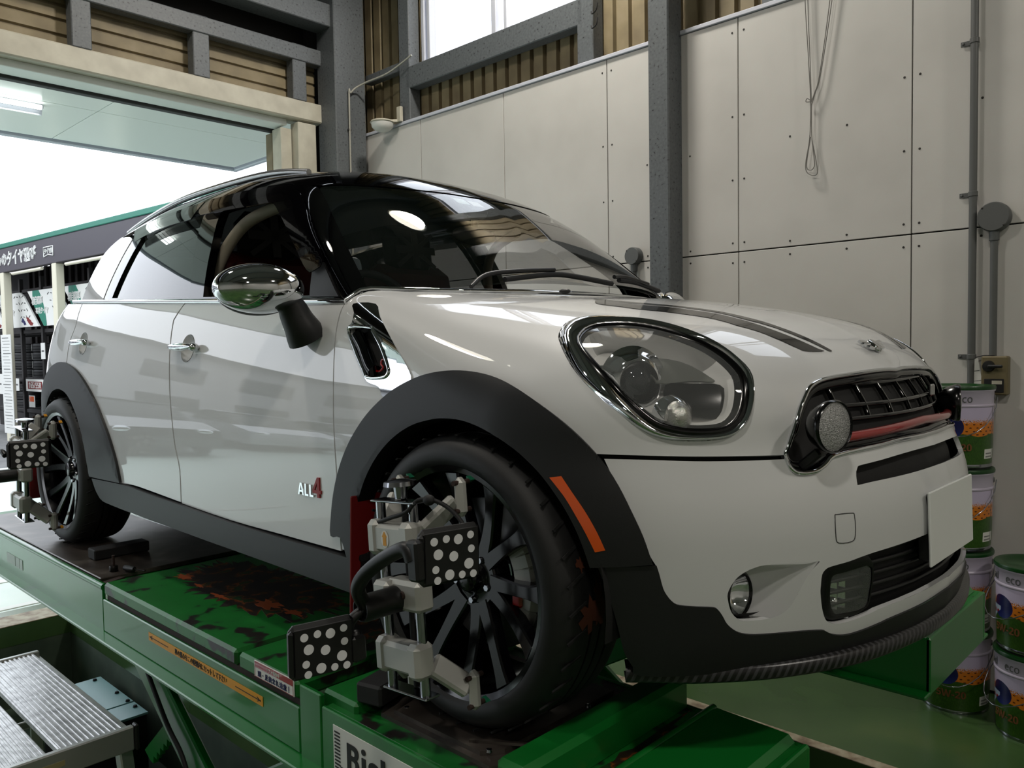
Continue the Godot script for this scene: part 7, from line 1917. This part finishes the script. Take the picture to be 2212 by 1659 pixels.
# ---------------------------------------------------------------- across the yard (seen mirrored in the doors and glass)
func yard() -> void:
	var b := base("office_building", Vector3(-34, FLOOR_Y, 20), "pale two-storey building far across the yard", "building")
	put("walls", Geo.new().box(Vector3(0, 3.3, 0), Vector3(6, 6.6, 44), 0.05), mat(Color(0.60, 0.60, 0.60), 0.8), b)
	for k in 10:
		for y in [1.6, 4.6]:
			put("window", Geo.new().box(Vector3(3.0, y, -19 + 4.2 * k), Vector3(0.1, 1.5, 2.6), 0.02), M.dark_gloss, b)
	put("eaves", Geo.new().box(Vector3(0.2, 6.7, 0), Vector3(6.8, 0.25, 44.6), 0.03), M.grey_trim, b)
	var looks := [[Vector3(-12.6, FLOOR_Y, 5.0), Color(0.08, 0.08, 0.09), "black saloon parked first in the yard row"], [Vector3(-13.2, FLOOR_Y, 7.6), Color(0.62, 0.63, 0.65), "silver saloon parked second in the yard row"], [Vector3(-13.8, FLOOR_Y, 10.2), Color(0.75, 0.76, 0.77), "white saloon parked third in the yard row"], [Vector3(-14.3, FLOOR_Y, 12.9), Color(0.10, 0.11, 0.14), "dark blue saloon parked last in the yard row"]]
	for q in looks:
		var o := base("parked_car", q[0], q[2], "car", "cars parked in the yard", 0.15)
		var low := PackedVector2Array([Vector2(-2.05, 0.22), Vector2(2.0, 0.22), Vector2(2.12, 0.45), Vector2(2.08, 0.68), Vector2(1.2, 0.88), Vector2(-1.5, 0.92), Vector2(-2.1, 0.85), Vector2(-2.14, 0.5)])
		var top := PackedVector2Array([Vector2(1.05, 0.88), Vector2(0.35, 1.36), Vector2(-0.2, 1.44), Vector2(-1.0, 1.40), Vector2(-1.75, 0.92)])
		put("body", Geo.new().prism(low, 1.68, Transform3D(Basis.IDENTITY, Vector3(0, 0, -0.84))), mat(q[1], 0.3, 0.0, {"coat": 1.0}), o)
		put("glasshouse", Geo.new().prism(top, 1.36, Transform3D(Basis.IDENTITY, Vector3(0, 0, -0.68))), M.dark_gloss, o)
		put("roof", Geo.new().box(Vector3(-0.35, 1.43, 0), Vector3(1.1, 0.05, 1.3), 0.02), mat(q[1], 0.3, 0.0, {"coat": 1.0}), o)
		for x in [1.3, -1.3]:
			for s in [1.0, -1.0]:
				put("wheel", Geo.new().lathe([Vector2(0.0, 0.02), Vector2(0.2, 0.02), Vector2(0.22, 0.05), Vector2(0.30, 0.03), Vector2(0.31, -0.15)], 24, Transform3D(Basis(Vector3(1, 0, 0), Vector3(0, 0, s), Vector3(0, -1, 0)), Vector3(x, 0.31, 0.80 * s))), M.tyre, o)
		for s in [1.0, -1.0]: put("headlamp", Geo.new().ball(Vector3(2.05, 0.62, 0.6 * s), Vector3(0.06, 0.08, 0.18), Basis.IDENTITY, 8, 12), M.chrome, o)

func _ready() -> void:
	# ---- camera
	var cam := Camera3D.new()
	cam.name = "camera"
	add_child(cam)
	cam.fov = 51.2336
	cam.transform = Transform3D(CAMB, CAMP)
	cam.near = 0.05; cam.far = 300.0
	cam.current = true
	# ---- overcast sky and exposure
	var we := WorldEnvironment.new()
	we.name = "world_environment"
	var e := Environment.new()
	e.background_mode = Environment.BG_SKY
	var sky := Sky.new()
	var sm := ProceduralSkyMaterial.new()
	sm.sky_top_color = Color(0.93, 0.96, 1.0); sm.sky_horizon_color = Color(0.97, 0.98, 1.0)
	sm.ground_bottom_color = Color(0.45, 0.45, 0.45); sm.ground_horizon_color = Color(0.9, 0.92, 0.94)
	sm.sky_energy_multiplier = 1.7
	sky.sky_material = sm
	e.sky = sky
	e.tonemap_mode = Environment.TONE_MAPPER_LINEAR
	e.tonemap_exposure = 1.0
	e.sdfgi_enabled = true; e.ssao_enabled = true; e.ssil_enabled = true
	we.environment = e
	add_child(we)
	make_materials()
	build_room()
	runway(1.0, "green lift runway on the camera side under the car")
	runway(-1.0, "green lift runway on the far side beside the pails")
	build_car()
	build_clamps()
	small_things()
	pails()
	fittings()
	shed()
	yard()
